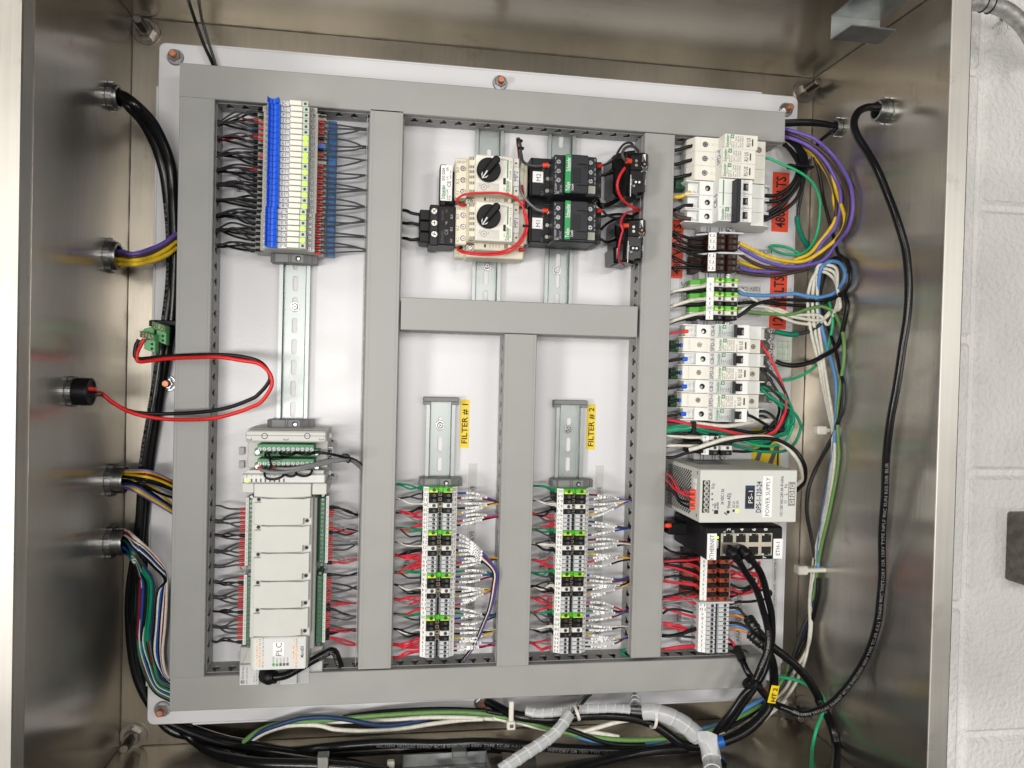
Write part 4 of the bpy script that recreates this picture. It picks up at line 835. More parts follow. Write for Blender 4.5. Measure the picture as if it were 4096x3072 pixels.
# ================================================================ terminal strips
def term_parts(kind, w_, xs, zt, root, o, base_wide=.0, mark_r=True):
    """xs = local x edges: marker0, marker1, body1, gap, body2, marker2"""
    a, b_, c_, d_, e_, f_ = xs; h = w_ / 2; y = o[1]; X = o[0]
    m = {'gnd': M_gg, 'black': M_tblack, 'white': M_twhite, 'grey': M_tgrey, 'brown': M_tbrown, 'red': M_tred, 'bk2': M_tblack}[kind]
    g = h * .965
    mb = MB()
    mb.profx([(X + a - base_wide, .004), (X + a - base_wide, .016), (X + a - .0008, .024), (X + a, zt - .007), (X + b_, zt - .004), (X + b_ + .0002, zt), (X + c_, zt), (X + c_ + .0006, zt - .007), (X + d_ - .0006, zt - .007), (X + d_, zt), (X + e_, zt), (X + e_ + .0003, zt - .004), (X + f_, zt - .006 if mark_r else zt - .012), (X + f_, .024), (X + f_ + base_wide * .5, .012), (X + f_, .004)], y - g, y + g, m)
    # raised clamp blocks with chamfers
    for (p_, q_) in ((b_ + .0003, c_), (d_, e_)): mb.box(X + p_ + .0002, X + q_ - .0002, y - g * .96, y + g * .96, zt - .004, zt + .0012, m, .0006)
    zt += .0012
    if kind == 'gnd':
        mb.box(X + b_ + .0006, X + c_ - .0004, y - g * .9, y - g * .05, zt, zt + .0003, M_gy, 0); mb.box(X + e_ - .0034, X + e_ - .0004, y + g * .0, y + g * .5, zt, zt + .0003, M_gy, 0); mb.box(X + d_ + .0004, X + e_ - .0004, y - g * .9, y - g * .62, zt, zt + .0003, M_gy, 0)
        mb.box(X + c_ + .0004, X + d_ - .0004, y - g * .9, y + g * .9, zt - .009, zt - .004, M_gg, .0004)
    if kind in ('grey',):
        for (p_, q_) in ((b_, c_), (d_, e_)): mb.box(X + p_, X + q_, y - h, y - h * .93, zt - .004, zt + .0003, M_inkg, 0)
        mb.box(X + (c_ + d_) / 2 - .0012, X + (c_ + d_) / 2 + .0012, y - g * .8, y + g * .8, zt - .009, zt - .0046, M_dark, 0)
    if kind in ('black', 'white') and mark_r:
        mb.box(X + (c_ + d_) / 2 - .0026, X + (c_ + d_) / 2 + .0020, y - g * .5, y + g * 1.0, zt - .009, zt - .0045, mat('jumper_beige', (.26, .22, .17), .5), .0004); mb.box(X + (c_ + d_) / 2 - .0012, X + (c_ + d_) / 2 + .0009, y - g * .05, y + g * .7, zt - .0045, zt - .0043, M_dark, 0)
    mb.build('terminal_body', root)
    for (p_, q_) in ((b_, c_), (d_, e_)):
        x = X + (p_ + q_) / 2 + .0008; r_ = min(.0021, w_ * .36); mb = MB(); hole(mb, x, y + h * .05, r_, zt + .0004, M_dark if kind not in ('white',) else M_inkg, 14)
        if kind in ('black', 'white', 'gnd', 'brown', 'bk2'): mb.cyl(x + .0002, y, r_ * .85, zt + .0004, zt + .0006, mat('clamp_screw_metal', (.10, .10, .095), .45, metal=1, var=.3, vs=900) if kind != 'bk2' else M_char, 12); dx = rnd.uniform(.3, 1) * r_ * .7; dy = math.sqrt(max(0, (r_ * .7) ** 2 - dx * dx)); mb.add([(x - dx, y - dy - .0002, zt + .0007), (x + dx, y + dy - .0002, zt + .0007), (x + dx, y + dy + .0003, zt + .0007), (x - dx, y - dy + .0003, zt + .0007)], [(0, 1, 2, 3)], M_ink)
        else: mb.cyl(x - r_ * .3, y - r_ * .25, r_ * .45, zt + .0004, zt + .0005, M_steelnut, 8)
        mb.build('clamp_screw', root)
def marker(root, X, y, xs, w_, zt, txt, side, rot=math.pi / 2, hh=None, m=None):
    a, b_ = (xs[0], xs[1]) if side == 'l' else (xs[4], xs[5]); g = w_ * .48; za, zb = (zt - .0058, zt - .0018) if side == 'l' else (zt - .0018, zt - .0058); mb = MB()
    v = [(X + a, y - g, za), (X + b_, y - g, zb), (X + b_, y + g, zb), (X + a, y + g, za)]; mb.add(v + [(p[0], p[1], p[2] - .0015) for p in v], [(0, 1, 2, 3), (0, 4, 5, 1), (1, 5, 6, 2), (2, 6, 7, 3), (3, 7, 4, 0)], m or M_tag)
    if txt:
        k0 = len(mb.v); xm = X + (a + b_) / 2; mb.text(txt, xm, y, 0, hh or min(w_ * .62, .0036), M_ink, rot, fit=(b_ - a) * .8 if abs(math.cos(rot)) > .5 and len(txt) > 1 else None)
        sl = (zb - za) / (b_ - a)
        for i in range(k0, len(mb.v)): p = mb.v[i]; mb.v[i] = (p[0], p[1], za + (p[0] - X - a) * sl + .00012)
    mb.build('marker_tag', root)
KN = {'gnd': 'green and yellow', 'black': 'black', 'white': 'white', 'grey': 'grey', 'brown': 'brown', 'red': 'orange-red', 'bk2': 'black'}
PROTO = {}
def strip(xc, xs, z, ytop, ybot, items, wts, name, group, both=True, base_wide=.0, rot=math.pi / 2):
    tot = sum(wts[k] for k, t in items); L_ = ytop - ybot; y = ytop; out = []
    for k, t in items:
        w_ = L_ * wts[k] / tot; yc = y - w_ / 2; y -= w_; key = (name, k)
        if key not in PROTO:
            r = thing('terminal_block', '', 'terminal block', (xc, yc, .008), group); term_parts(k, w_, xs, z, r, (xc, yc), base_wide, both); PROTO[key] = r
            kids = list(r.children)
        else:
            p = PROTO[key]; r = p.copy(); COL.objects.link(r); r.location = (xc, yc, .008)
            for ch in [c for c in p.children if not c.name.startswith('marker_tag')]: c = ch.copy(); COL.objects.link(c); c.parent = r
        out.append((k, t, r, yc, w_))
    for k, t, r, yc, w_ in out:
        if t is not None:
            marker(r, xc, yc, xs, w_, z, t, 'l', rot)
            if both: marker(r, xc, yc, xs, w_, z, t, 'r', rot)
    return out
NW = 'zero one two three four five six seven eight nine ten eleven'.split()
def lx(crop, px, z, xc): return P(crop, px, 600, z).x - xc
F_W = {'gnd': 21.5, 'black': 20.6, 'white': 20.4, 'grey': 16.9}
def filt_items(n0):
    it = []; n = n0
    for gq in range(4):
        it.append(('gnd', 'GND'))
        for k in ('black', 'black', 'white', 'black', 'grey', 'grey', 'grey', 'grey'): it.append((k, str(n))); n -= 1
    return it
XT = P('n', 1779, 2030, .050).x; xs1 = [P('f1', q, 560, zz).x - XT for q, zz in ((612, .044), (712, .049), (880, .051), (978, .051), (1146, .051), (1236, .045))]
R4c = (xs1[0] + xs1[5]) / 2
T1 = strip(XT, xs1, .050, P('n', 1780, 1949, .05).y, P('f1b', 700, 1400, .05).y, filt_items(32), F_W, 'f1', 'terminals of the left filter strip', rot=math.pi)
XT2 = P('n', 2296, 2040, .050).x; xs2 = [P('t22', q, 1200, zz).x - XT2 for q, zz in ((384, .044), (440, .049), (517, .051), (548, .051), (634, .051), (660, .045))]
T2 = strip(XT2, xs2, .050, P('t22', 500, 908, .05).y, P('t23', 460, 672, .05).y, filt_items(64), F_W, 'f2', 'terminals of the right filter strip', rot=math.pi)
GN = ['topmost', 'second', 'third', 'bottom']
for T, nm in ((T1, 'left'), (T2, 'right')):
    gi = 0
    for i_, (k, t, r, y, w_) in enumerate(T):
        if k == 'gnd': r['label'] = '%s green and yellow ground terminal in the %s filter strip' % (GN[gi], nm); gi += 1
        else: r['label'] = '%s terminal %s, %s below the %s ground block, %s filter strip' % (KN[k], t, ORD[i_ % 9 - 1], GN[i_ // 9], nm)
# upside-down / mirrored number tags read like the photo: rotate
# left wires of the filter strips
dsr = [1937, 1993, 2048, 2112, 2168, 2222, 2289, 2340, 2398, 2454, 2517, 2578, 2631]
fsr = [1945, 2000, 2055, 2118, 2175, 2240, 2290, 2345, 2390, 2450, 2515, 2570]
LP = [['green', 'green'], ['dgrey'], ['grey'], ['white'], ['black', 'black'], ['lgrey', 'red'], ['red', 'red'], ['lgrey'], ['red', 'red']]
LP2 = [['green', 'green'], ['grey'], ['dgrey'], ['white', 'white'], ['black', 'black'], ['red', 'lgrey'], ['red'], ['red', 'grey'], ['red', 'red']]
for T, slots, x_from, nm, pat, lean in ((T1, dsr, D_D[1], 'left', LP, 0), (T2, fsr, D_F[1], 'right', LP2, 0)):
    XC = XT if nm == 'left' else XT2; xs = xs1 if nm == 'left' else xs2; g = 'wires entering the %s filter strip from its left' % nm
    for i, (k, t, r, y, w_) in enumerate(T):
        cols = pat[i % 9]
        if (i // 9) % 2 == 1 and i % 9 in (5, 7): cols = ['red', 'red'] if nm == 'left' else ['lgrey']
        px = 1570 if nm == 'left' else 2130
        sp = min(slots, key=lambda q: abs(W(px, q, .03).y - y + .002 * math.sin(i * 1.7))); ys = W(px, sp, .03).y
        for j, c in enumerate(cols):
            e = Vector((XC + xs[0] + .001, y + (.0012 if j else -.0008), .034 + .002 * j)); s0 = Vector((x_from - .003, ys + rnd.uniform(-.0016, .0016), .026 + rnd.uniform(-.004, .004)))
            dxy = e.x - s0.x; bow = rnd.uniform(-.0035, .0045) * (1 if j else -.7)
            which = '' if len(cols) == 1 else (' (upper of two)' if j else ' (lower of two)')
            nmk = ('the %s ground block' % GN[i // 9]) if k == 'gnd' else '%s terminal %s (group %s)' % (ORD[i % 9 - 1], t, NW[i // 9 + 1])
            wire([e, e + Vector((-.006, 0, .0005)), Vector((e.x - dxy * .45, (y * .55 + ys * .45) + bow, .039 + rnd.uniform(-.003, .003))), Vector((s0.x + .010, ys + bow * .3, .032)), s0], c, '%s wire left of %s, %s filter strip%s' % (WN[c], nmk, nm, which), group=g, r=.00115 if c not in ('lgrey', 'grey', 'dgrey') else .0010)
# sleeved field wires on the right of the filter strips
fl_ = [2008, 2065, 2236, 2297, 2353, 2467, 2525, 2578]; gl_ = [2002, 2113, 2173, 2230, 2318, 2340, 2450, 2500, 2555]
SC1 = {'3': 'blue', '2': 'dred', '1': 'white', '7': 'black', 'D': 'yellow', 'C': 'violet', 'B': 'red', 'A': 'black', 'G': 'green'}
def field(T, XC, xs, tag_no, slots, side_x, px, nm):
    codes = ['3', '2', '1', '7', 'D', 'C', 'B', 'A']; pre = ['W', 'B', 'E', 'I']; g = 'sleeved field wires right of the %s filter strip' % nm
    bundle = []
    for i, (k, t, r, y, w_) in enumerate(T):
        grp = i // 9; j = i % 9
        if j == 0:
            if grp < (1 if nm == 'left' else 3) or (nm == 'left' and grp == 1): continue
            c = 'green'; txt = '%s0%d G' % (pre[grp], tag_no)
        else: cd = codes[j - 1]; c = SC1[cd]; txt = '%s0%d %s-%s' % (pre[grp], tag_no, cd, t)
        if nm == 'right' and j > 0: c = {('W', '3'): 'dred', ('W', '2'): 'sky', ('W', 'B'): 'navy', ('W', 'A'): 'brown', ('I', 'A'): 'brown', ('I', 'B'): 'navy'}.get((pre[grp], codes[j - 1]), c)
        e = Vector((XC + xs[5] - .001, y, .034)); lab = '%s wire with printed white sleeve %s, right of the %s filter strip' % (WN[c], txt, nm)
        if nm == 'left' and grp == 1 and j in (1, 2, 3, 4):
            o_ = (j - 1) * 9
            pts = [e, e + Vector((.008, 0, .004)), P('f1', 1500 - o_, 1180 + j * 55, .045), P('f1', 1700 - o_ * 2, 1380 + j * 42, .050), P('f1b', 1610 - o_ * 2.4, 90, .050), P('f1b', 1600 - o_ * 2.2, 330, .048), P('f1b', 1530 - o_ * 1.6, 640, .046), P('f1b', 1440 - o_ * 1.4, 860, .044), P('f1b', 1300 - o_ * 1.2, 1180, .040), P('f1b', 1190 - o_, 1340, .034), P('f1b', 1045 - o_ * .6, 1500, .020)]
            wire(pts, c, lab, group=g, r=.0012, sleeve=(.03, .20), stext=txt, seg=5); continue
        sp = min(slots, key=lambda q: abs(W(px, q, .03).y - y - (.004 if grp == 0 else 0))); ys = W(px, sp, .03).y
        s0 = Vector((side_x + .002, ys + rnd.uniform(-.003, .003), .026 + rnd.uniform(-.004, .004))); dx = s0.x - e.x; bow = rnd.uniform(.000, .005)
        st = rnd.uniform(.08, .24)
        wire([e, e + Vector((.006, 0, .001)), e + Vector((dx * .4, (ys - y) * .22 + bow, .008)), e + Vector((dx * .72, (ys - y) * .7 + bow * .6, .003)), s0], c, lab, group=g, r=.0011, sleeve=(st, st + .42), stext=txt, seg=6)
field(T1, XT, xs1, 1, fl_, D_F[0], 2005, 'left'); field(T2, XT2, xs2, 2, gl_, D_G[0], 2520, 'right')
# small marks of wire ends / green loop at the foot of the breaker duct
for i in range(3): wire(cpath('t23', [(1020, 705 + i * 4, 30), (985, 690 + i * 6, 26), (950, 655 + i * 12, 22), (975 + i * 8, 630, 20), (1010 + i * 4, 660, 22), (1030, 690, 18)]), 'green', 'green wire loop poking out at the foot of the breaker duct, %s of three' % ORD[i], r=.0011, group='green loops at the foot of the duct')
# ================================================================ motor starters
def S3(dx, dy): return lambda x, y: (x + dx, y + dy)
for (dy, nm, who) in ((0, 'MP2', 'upper'), (620, 'MP1', 'lower')):
    c0 = P('mp', 1250, 470 + dy, .0)
    t = thing('motor_starter', '%s cream motor starter with black rotary knob, tagged %s' % (who, nm), 'motor starter', (c0.x, c0.y, .008), 'cream motor starters')
    def R_(a, b_, c_, d_, z): return rect('mp', a, b_ + dy, c_, d_ + dy, z)
    def B_(mb, a, b_, c_, d_, z0, z1, m, ch=.0006):
        q = R_(a, b_, c_, d_, z1); mb.box(q[0], q[1], q[2], q[3], z0, z1, m, ch); return q
    def pt_(x, y, z): q = P('mp', x, y + dy, z); return q.x, q.y
    mb = MB(); B_(mb, 732, 268, 1650, 770, .008, .052, M_cream, .001)
    q = B_(mb, 742, 272, 892, 768, .05, .068, M_cream, .0012); B_(mb, 890, 240, 1580, 745, .05, .072, M_cream, .0012); mb.build('housing', t)
    for (x, y) in ((838, 378), (835, 532), (835, 685)):
        a_, b_ = pt_(x, y, .068); m = MB(); m.ring((a_, b_, .0678), (0, 0, 1), .0030, .0036, .0006, M_cream, 18); hole(m, a_, b_, .0031, .0681, M_dark, 16); m.cyl(a_ + .0002, b_, .0023, .0681, .0683, M_chrome, 12); screw(m, a_ + .0002, b_, .0022, .0685, M_chrome, M_ink); m.build('terminal_screw', t)
    m = MB(); 
    for (s_, y) in (('5L3', 398), ('3L2', 552), ('1L1', 705)): a_, b_ = pt_(765, y, .0682); m.text(s_, a_, b_, .0682, .0030, M_inkg, math.pi / 2)
    a_, b_ = pt_(808, 300, .0682); m.text('1L1 6D2', a_, b_, .0682, .0018, M_inkg, math.pi); m.build('terminal_marks', t)
    m = MB(); q = B_(m, 1003, 205, 1502, 722, .07, .0885, M_creamw, .0010)
    m.box(q[1] - .0068, q[1] - .0056, q[3] - .022 - .002, q[3] - .004, .0885, .0888, M_inkgr, 0)
    m.text('Schneider', q[1] - .0066, q[2] + .0088, .0887, .0046, M_inkgr, math.pi / 2, fit=.0150, bold=True); m.text('Electric', q[1] - .0032, q[2] + .0095, .0887, .0017, M_inkgr, math.pi / 2, fit=.010); m.text('GV2-P08 / 2.5-4 A', q[1] - .0030, q[3] - .0155, .0887, .0022, M_inkg, math.pi / 2, fit=.021); m.text('TeSys', q[1] - .0110, q[3] - .0042, .0887, .0022, M_inkg, math.pi)
    a_, b_ = pt_(1387, 548, .0887); m.box(a_ - .0014, a_ + .0014, b_ - .0036, b_ + .0036, .0885, .0889, M_ink, 0); m.text('TEST', a_, b_ - .0080, .0887, .0015, M_inkg, math.pi / 2)
    a_, b_ = pt_(1165, 635, .089); m.box(a_ - .0125, a_ + .0125, b_ - .0052, b_ + .0052, .0885, .0890, mat('clear_window', (.62, .61, .55), .2), 0); m.ring((a_ - .0045, b_ + .0005, .0890), (0, 0, 1), .0030, .0034, .0001, M_inkg, 18)
    for an_ in (.6, 2.17): m.add([(a_ - .0045 - math.cos(an_) * .0016, b_ + .0005 - math.sin(an_) * .0016 - .0002, .0891), (a_ - .0045 + math.cos(an_) * .0016, b_ + .0005 + math.sin(an_) * .0016 - .0002, .0891), (a_ - .0045 + math.cos(an_) * .0016, b_ + .0005 + math.sin(an_) * .0016 + .0003, .0891), (a_ - .0045 - math.cos(an_) * .0016, b_ + .0005 - math.sin(an_) * .0016 + .0003, .0891)], [(0, 1, 2, 3)], M_inkg)
    m.text('4', a_ - .0090, b_ + .002, .0891, .0020, M_inkg, math.pi / 2); m.text('2.5', a_ + .0005, b_ + .0015, .0891, .0018, M_inkg, math.pi / 2); m.build('front_cover', t)
    m = MB(); q = B_(m, 915, 218, 1002, 702, .06, .084, M_cream, .0008)
    for yy in (245, 355, 420, 490, 570, 678):
        for xx in (930, 955, 979): a_, b_ = pt_(xx, yy, .0842); m.box(a_ - .0005, a_ + .0005, b_ - .0016, b_ + .0016, .0840, .0842, M_ink, 0)
    m.build('vent_grille', t)
    a_, b_ = pt_(1182, 388, .095); kb = MB(); kb.cyl(a_, b_, .0132, .0887, .0950, M_black, 40, ch=.0009); an_ = math.radians(52); ca, sa = math.cos(an_), math.sin(an_)
    def L2(u, v): return (a_ + u * ca - v * sa, b_ + u * sa + v * ca)
    kb.prism([L2(-.0105, -.0034), L2(.0125, -.0042), L2(.0150, -.002), L2(.0150, .002), L2(.0125, .0042), L2(-.0105, .0034)], .0948, .106, M_black, .0014); kn = kb.build('rotary_knob', t)
    m = MB(); cx_, cy_ = pt_(1128, 452, .1065); an_ = math.radians(58); ca, sa = math.cos(an_), math.sin(an_)
    def L3(u, v): return (cx_ + u * ca - v * sa, cy_ + u * sa + v * ca, .1064)
    m.add([L3(-.0052, -.0006), L3(.0048, -.0007), L3(.0048, .0007), L3(-.0052, .0006)], [(0, 1, 2, 3)], M_inkw)
    for s_ in (-1, 1): m.add([L3(-.0056, 0), L3(-.0020, s_ * .0034), L3(.0012, s_ * .0036), L3(-.0026, s_ * .0018)], [(0, 1, 2, 3) if s_ < 0 else (3, 2, 1, 0)], M_inkw)
    m.build('pointer', kn)
    # right side tag carrier
    m = MB(); q = B_(m, 1504, 243, 1582, 360, .06, .077, M_creamw); q = B_(m, 1504, 616, 1580, 740, .06, .077, M_creamw)
    for y in (308, 676): a_, b_ = pt_(1542, y, .0772); hole(m, a_, b_, .0011, .0772, M_ink)
    m.build('tag_carrier', t); m = MB(); q = R_(1504, 362, 1582, 612, .0775); m.box(q[0], q[1], q[2], q[3], .06, .0775, M_white, .0003); m.text(nm, (q[0] + q[1]) / 2 - .0004, (q[2] + q[3]) / 2 + .0006, .0776, .0048, M_ink, math.pi / 2); m.build('paper_tag', t)
    m = MB(); q = B_(m, 1582, 290, 1695, 760, .008, .050, M_cream, .001); m.build('outgoing_block', t)
    for y in (400, 540, 700): a_, b_ = pt_(1612, y, .051); m = MB(); hole(m, a_, b_, .0034, .0502, M_dark, 14); m.cyl(a_, b_ - .0004, .002, .0502, .0504, M_steelnut, 10); m.build('terminal_screw', t)
    # contact block clipped below
    m = MB(); B_(m, 875, 745, 1640, 850 if dy == 0 else 950, .008, .044, M_cream, .001); q = B_(m, 990, 728, 1482, 850, .04, .064, M_cream, .001); q2 = B_(m, 878, 770, 990, 850, .04, .060, M_cream, .0012)
    if dy: B_(m, 722, 800, 1655, 958, .008, .030, M_cream, .0015)
    a_, b_ = pt_(1128, 785, .0643); m.box(a_ - .0030, a_ + .0030, b_ - .0026, b_ + .0026, .064, .0642, M_cream, 0); m.box(a_ - .0010, a_ + .0010, b_ - .0018, b_ + .0018, .0642, .0645, M_tbrown, 0)
    for xx in (1395, 1420): a_, b_ = pt_(xx, 780, .0643); m.box(a_ - .0006, a_ + .0006, b_ - .0036, b_ + .0036, .064, .0643, M_tbrown, 0)
    for k_ in range(4): a_, b_ = pt_(1195 + k_ * 40, 785, .0643); m.box(a_ - .0002, a_ + .0002, b_ - .0028, b_ + .0024, .064, .0643, M_inkg, 0)
    ab = m.build('contact_block', t); a_, b_ = pt_(932, 812, .0602); m = MB(); hole(m, a_, b_, .0030, .0602, M_dark, 14); m.cyl(a_, b_, .0023, .0602, .0604, M_chrome, 12); screw(m, a_, b_, .0022, .0606, M_chrome, M_ink); m.build('terminal_screw', ab)
# comb busbar and feed block
q = rect('mp', 530, 322, 735, 880, .045); t = thing('comb_busbar', 'black comb busbar with white printed label left of the upper motor starter', 'busbar', ((q[0] + q[1]) / 2, (q[2] + q[3]) / 2, .02)); m = MB(); m.box(q[0], q[1] - .010, q[2], q[3], .022, .044, M_black, .0012); m.box(q[1] - .010, q[1] + .001, q[2] + .004, q[3] - .006, .02, .038, M_black, .001)
for i in range(3): m.box(q[1] - .010, q[1] - .004, q[2] + .008 + i * .012, q[2] + .014 + i * .012, .036, .041, M_black, .0008)
m.build('bar_housing', t); q = rect('mp', 540, 334, 694, 806, .0448); m = MB(); m.rrect(q[0], q[1], q[2], q[3], .0012, .0438, .0444, M_white, .0001)
x0, y0 = q[0], q[2]; m.text('Schneider', x0 + .0028, y0 + .0100, .0446, .0042, M_inkgr, math.pi / 2, fit=.0165, bold=True); m.text('Electric', x0 + .0054, y0 + .0105, .0446, .0015, M_inkgr, math.pi / 2, fit=.009); m.text('GV2 G254', x0 + .0030, y0 + .0300, .0446, .0030, M_ink, math.pi / 2, fit=.0145, bold=True); m.text('CE', x0 + .0095, y0 + .0195, .0446, .0042, M_ink, math.pi / 2); m.text('UL', x0 + .0072, y0 + .0265, .0446, .0026, M_ink, math.pi / 2)
m.text('Ie 63A Ui 690V', x0 + .0080, y0 + .0075, .0446, .0019, M_ink, math.pi / 2, fit=.012); m.text('IP 20', x0 + .0108, y0 + .0035, .0446, .0019, M_ink, math.pi / 2); m.text('600V 63A', x0 + .0112, y0 + .0305, .0446, .0017, M_ink, math.pi / 2); m.text('SA', x0 + .0072, y0 + .0365, .0446, .0028, M_ink, math.pi / 2); m.build('printed_label', t)
c0 = P('mp', 500, 1130, 0); t = thing('feed_block', 'black three-pole feed block with three large screws left of the lower motor starter', 'feed block', (c0.x, c0.y, .02))
m = MB(); q = rect('mp', 258, 918, 398, 1362, .050)
for i in range(3):
    y_ = q[2] + (q[3] - q[2]) * (i + .5) / 3; hh = (q[3] - q[2]) / 6 - .0003; m.rrect(q[0], q[1] + .002, y_ - hh, y_ + hh, .002, .018, .049, M_black, .001)
m.build('cable_sockets', t); m = MB(); q = rect('mp', 392, 856, 512, 1402, .066); m.box(q[0], q[1], q[2], q[3], .016, .066, M_char, .0012); m.build('screw_block', t); q2 = rect('mp', 505, 875, 735, 1398, .062); m = MB(); m.box(q[1] - .001, q2[1], q2[2], q2[3], .018, .062, M_black, .001)
x0, y0 = q2[0], q2[2]; m.text('Schneider', x0 + .0045, y0 + .0095, .0622, .0040, M_inkg, math.pi / 2, fit=.0145); m.text('CE', x0 + .0095, y0 + .0150, .0622, .0038, mat('ink_mid', (.3, .3, .3), .6), math.pi / 2); m.text('UL', x0 + .0090, y0 + .0255, .0622, .0022, M_tgrey, math.pi / 2); m.text('GV1G09', x0 + .0048, y0 + .0335, .0622, .0022, M_inkg, math.pi / 2); m.text('SA', x0 + .0090, y0 + .0390, .0622, .0026, M_inkg, math.pi / 2)
for s_, yy in (('5L3', .0325), ('3L2', .0185), ('1L1', .0055)): m.text(s_, x0 + .0150, y0 + yy, .0622, .0024, M_tgrey, math.pi / 2)
m.build('marked_cover', t)
for y in (943, 1100, 1250): p = P('mp', 455, y, .0665); m = MB(); m.ring((p.x, p.y, .0655), (0, 0, 1), .0040, .0046, .0012, M_black, 20); hole(m, p.x, p.y, .0040, .0661, M_dark, 16); m.cyl(p.x, p.y, .0034, .0661, .0664, M_steelnut, 16, ch=.0001); screw(m, p.x, p.y, .0034, .0667, mat('pozi_screw', (.55, .54, .48), .35, metal=.8), M_dark); m.build('feed_screw', t)
for i, y in enumerate((930, 1098, 1300)):
    wire(cpath('mp', [(30, y, 24), (90, y + 10, 30), (160, y + [42, 4, 25][i], 33), (265, y + [60, 30, 10][i], 33)]), 'black', 'thick black wire from the duct into the feed block, %s of three' % ['top', 'middle', 'bottom'][i], r=.0019, group='black supply wires of the feed block')
# red control wires of the starters
wire(cpath('mp', [(860, 862, 64), (800, 868, 74), (765, 830, 84), (770, 775, 88), (840, 730, 92), (960, 708, 95), (1150, 700, 96), (1300, 703, 96), (1440, 725, 96), (1540, 775, 94), (1610, 855, 92), (1660, 960, 92), (1690, 1060, 92), (1692, 1150, 92), (1670, 1250, 92), (1600, 1370, 92), (1500, 1460, 90), (1380, 1505, 88), (1200, 1525, 86), (1000, 1520, 84), (860, 1500, 80), (790, 1475, 74), (762, 1450, 70), (780, 1432, 66), (815, 1430, 62)]), 'bred', 'long red wire looping round the lower motor starter', r=.0013, ferr=M_red, ferr_end=M_black, fl=.006, seg=5)
wire(cpath('mp', [(815, 1442, 62), (830, 1470, 74), (900, 1490, 82), (1050, 1502, 86), (1250, 1495, 88), (1400, 1465, 90), (1520, 1400, 92), (1610, 1300, 92), (1665, 1180, 92), (1670, 1060, 92), (1640, 950, 90), (1650, 830, 80), (1640, 720, 66), (1620, 600, 60)]), 'red', 'second red wire running below and beside the lower motor starter', r=.0012, seg=5)
wire(cpath('mp', [(1553, -20, 30), (1560, 60, 45), (1572, 150, 52), (1580, 260, 52), (1595, 450, 50), (1620, 620, 48), (1650, 750, 48), (1665, 850, 50)]), 'dred', 'dark red wire dropping from the top duct between starters and contactors', r=.0012)
wire(cpath('mp', [(1570, -20, 30), (1590, 40, 48), (1605, 110, 58), (1602, 200, 62), (1640, 290, 66), (1700, 325, 70), (1800, 345, 72), (1900, 338, 74), (1965, 332, 74)]), 'grey', 'grey wire with red ferrule entering the upper contactor', r=.0016, ferr_end=M_orange, fl=.0062)
wire(cpath('mp', [(1580, -20, 28), (1598, 60, 46), (1605, 160, 55), (1590, 300, 62), (1575, 430, 66), (1580, 560, 70), (1610, 690, 74), (1680, 800, 76), (1760, 880, 76), (1840, 930, 76), (1960, 940, 74)]), 'lgrey', 'light grey wire with red ferrule entering the lower contactor', r=.0015, ferr_end=M_orange, fl=.0062)
wire(cpath('mp', [(1600, 150, 54), (1635, 330, 50), (1670, 500, 46), (1685, 640, 44), (1670, 760, 44), (1675, 900, 44), (1700, 1050, 44)]), 'dgrey', 'dark grey wire running down behind the control wires', r=.0012)
wire(cpath('mp', [(1610, 160, 50), (1650, 380, 44), (1690, 560, 40), (1695, 800, 38), (1698, 1250, 40), (1690, 1400, 46), (1640, 1450, 50), (1580, 1458, 48)]), 'lgrey', 'light grey wire curling into the lower right corner of the lower starter', r=.0013, ferr_end=M_red)
for i, (x, y, z) in enumerate(((1588, 10, 40), (1605, 110, 58), (1675, 1145, 93))):
    p = P('mp', x, y, z / 1000); mb = MB(); mb.ring((p.x, p.y - .0011, p.z), (0.1, 1, 0), .0022, .0036, .0022, M_black, 14); mb.box(p.x - .0042, p.x - .0022, p.y - .0014, p.y + .0014, p.z, p.z + .0026, M_black, .0003); tag(mb.build('cable_tie'), ['small black cable tie at the top duct above the starters', 'small black cable tie on the grey wires above the starters', 'small black cable tie round the red wires beside tag MP1'][i], 'cable tie')
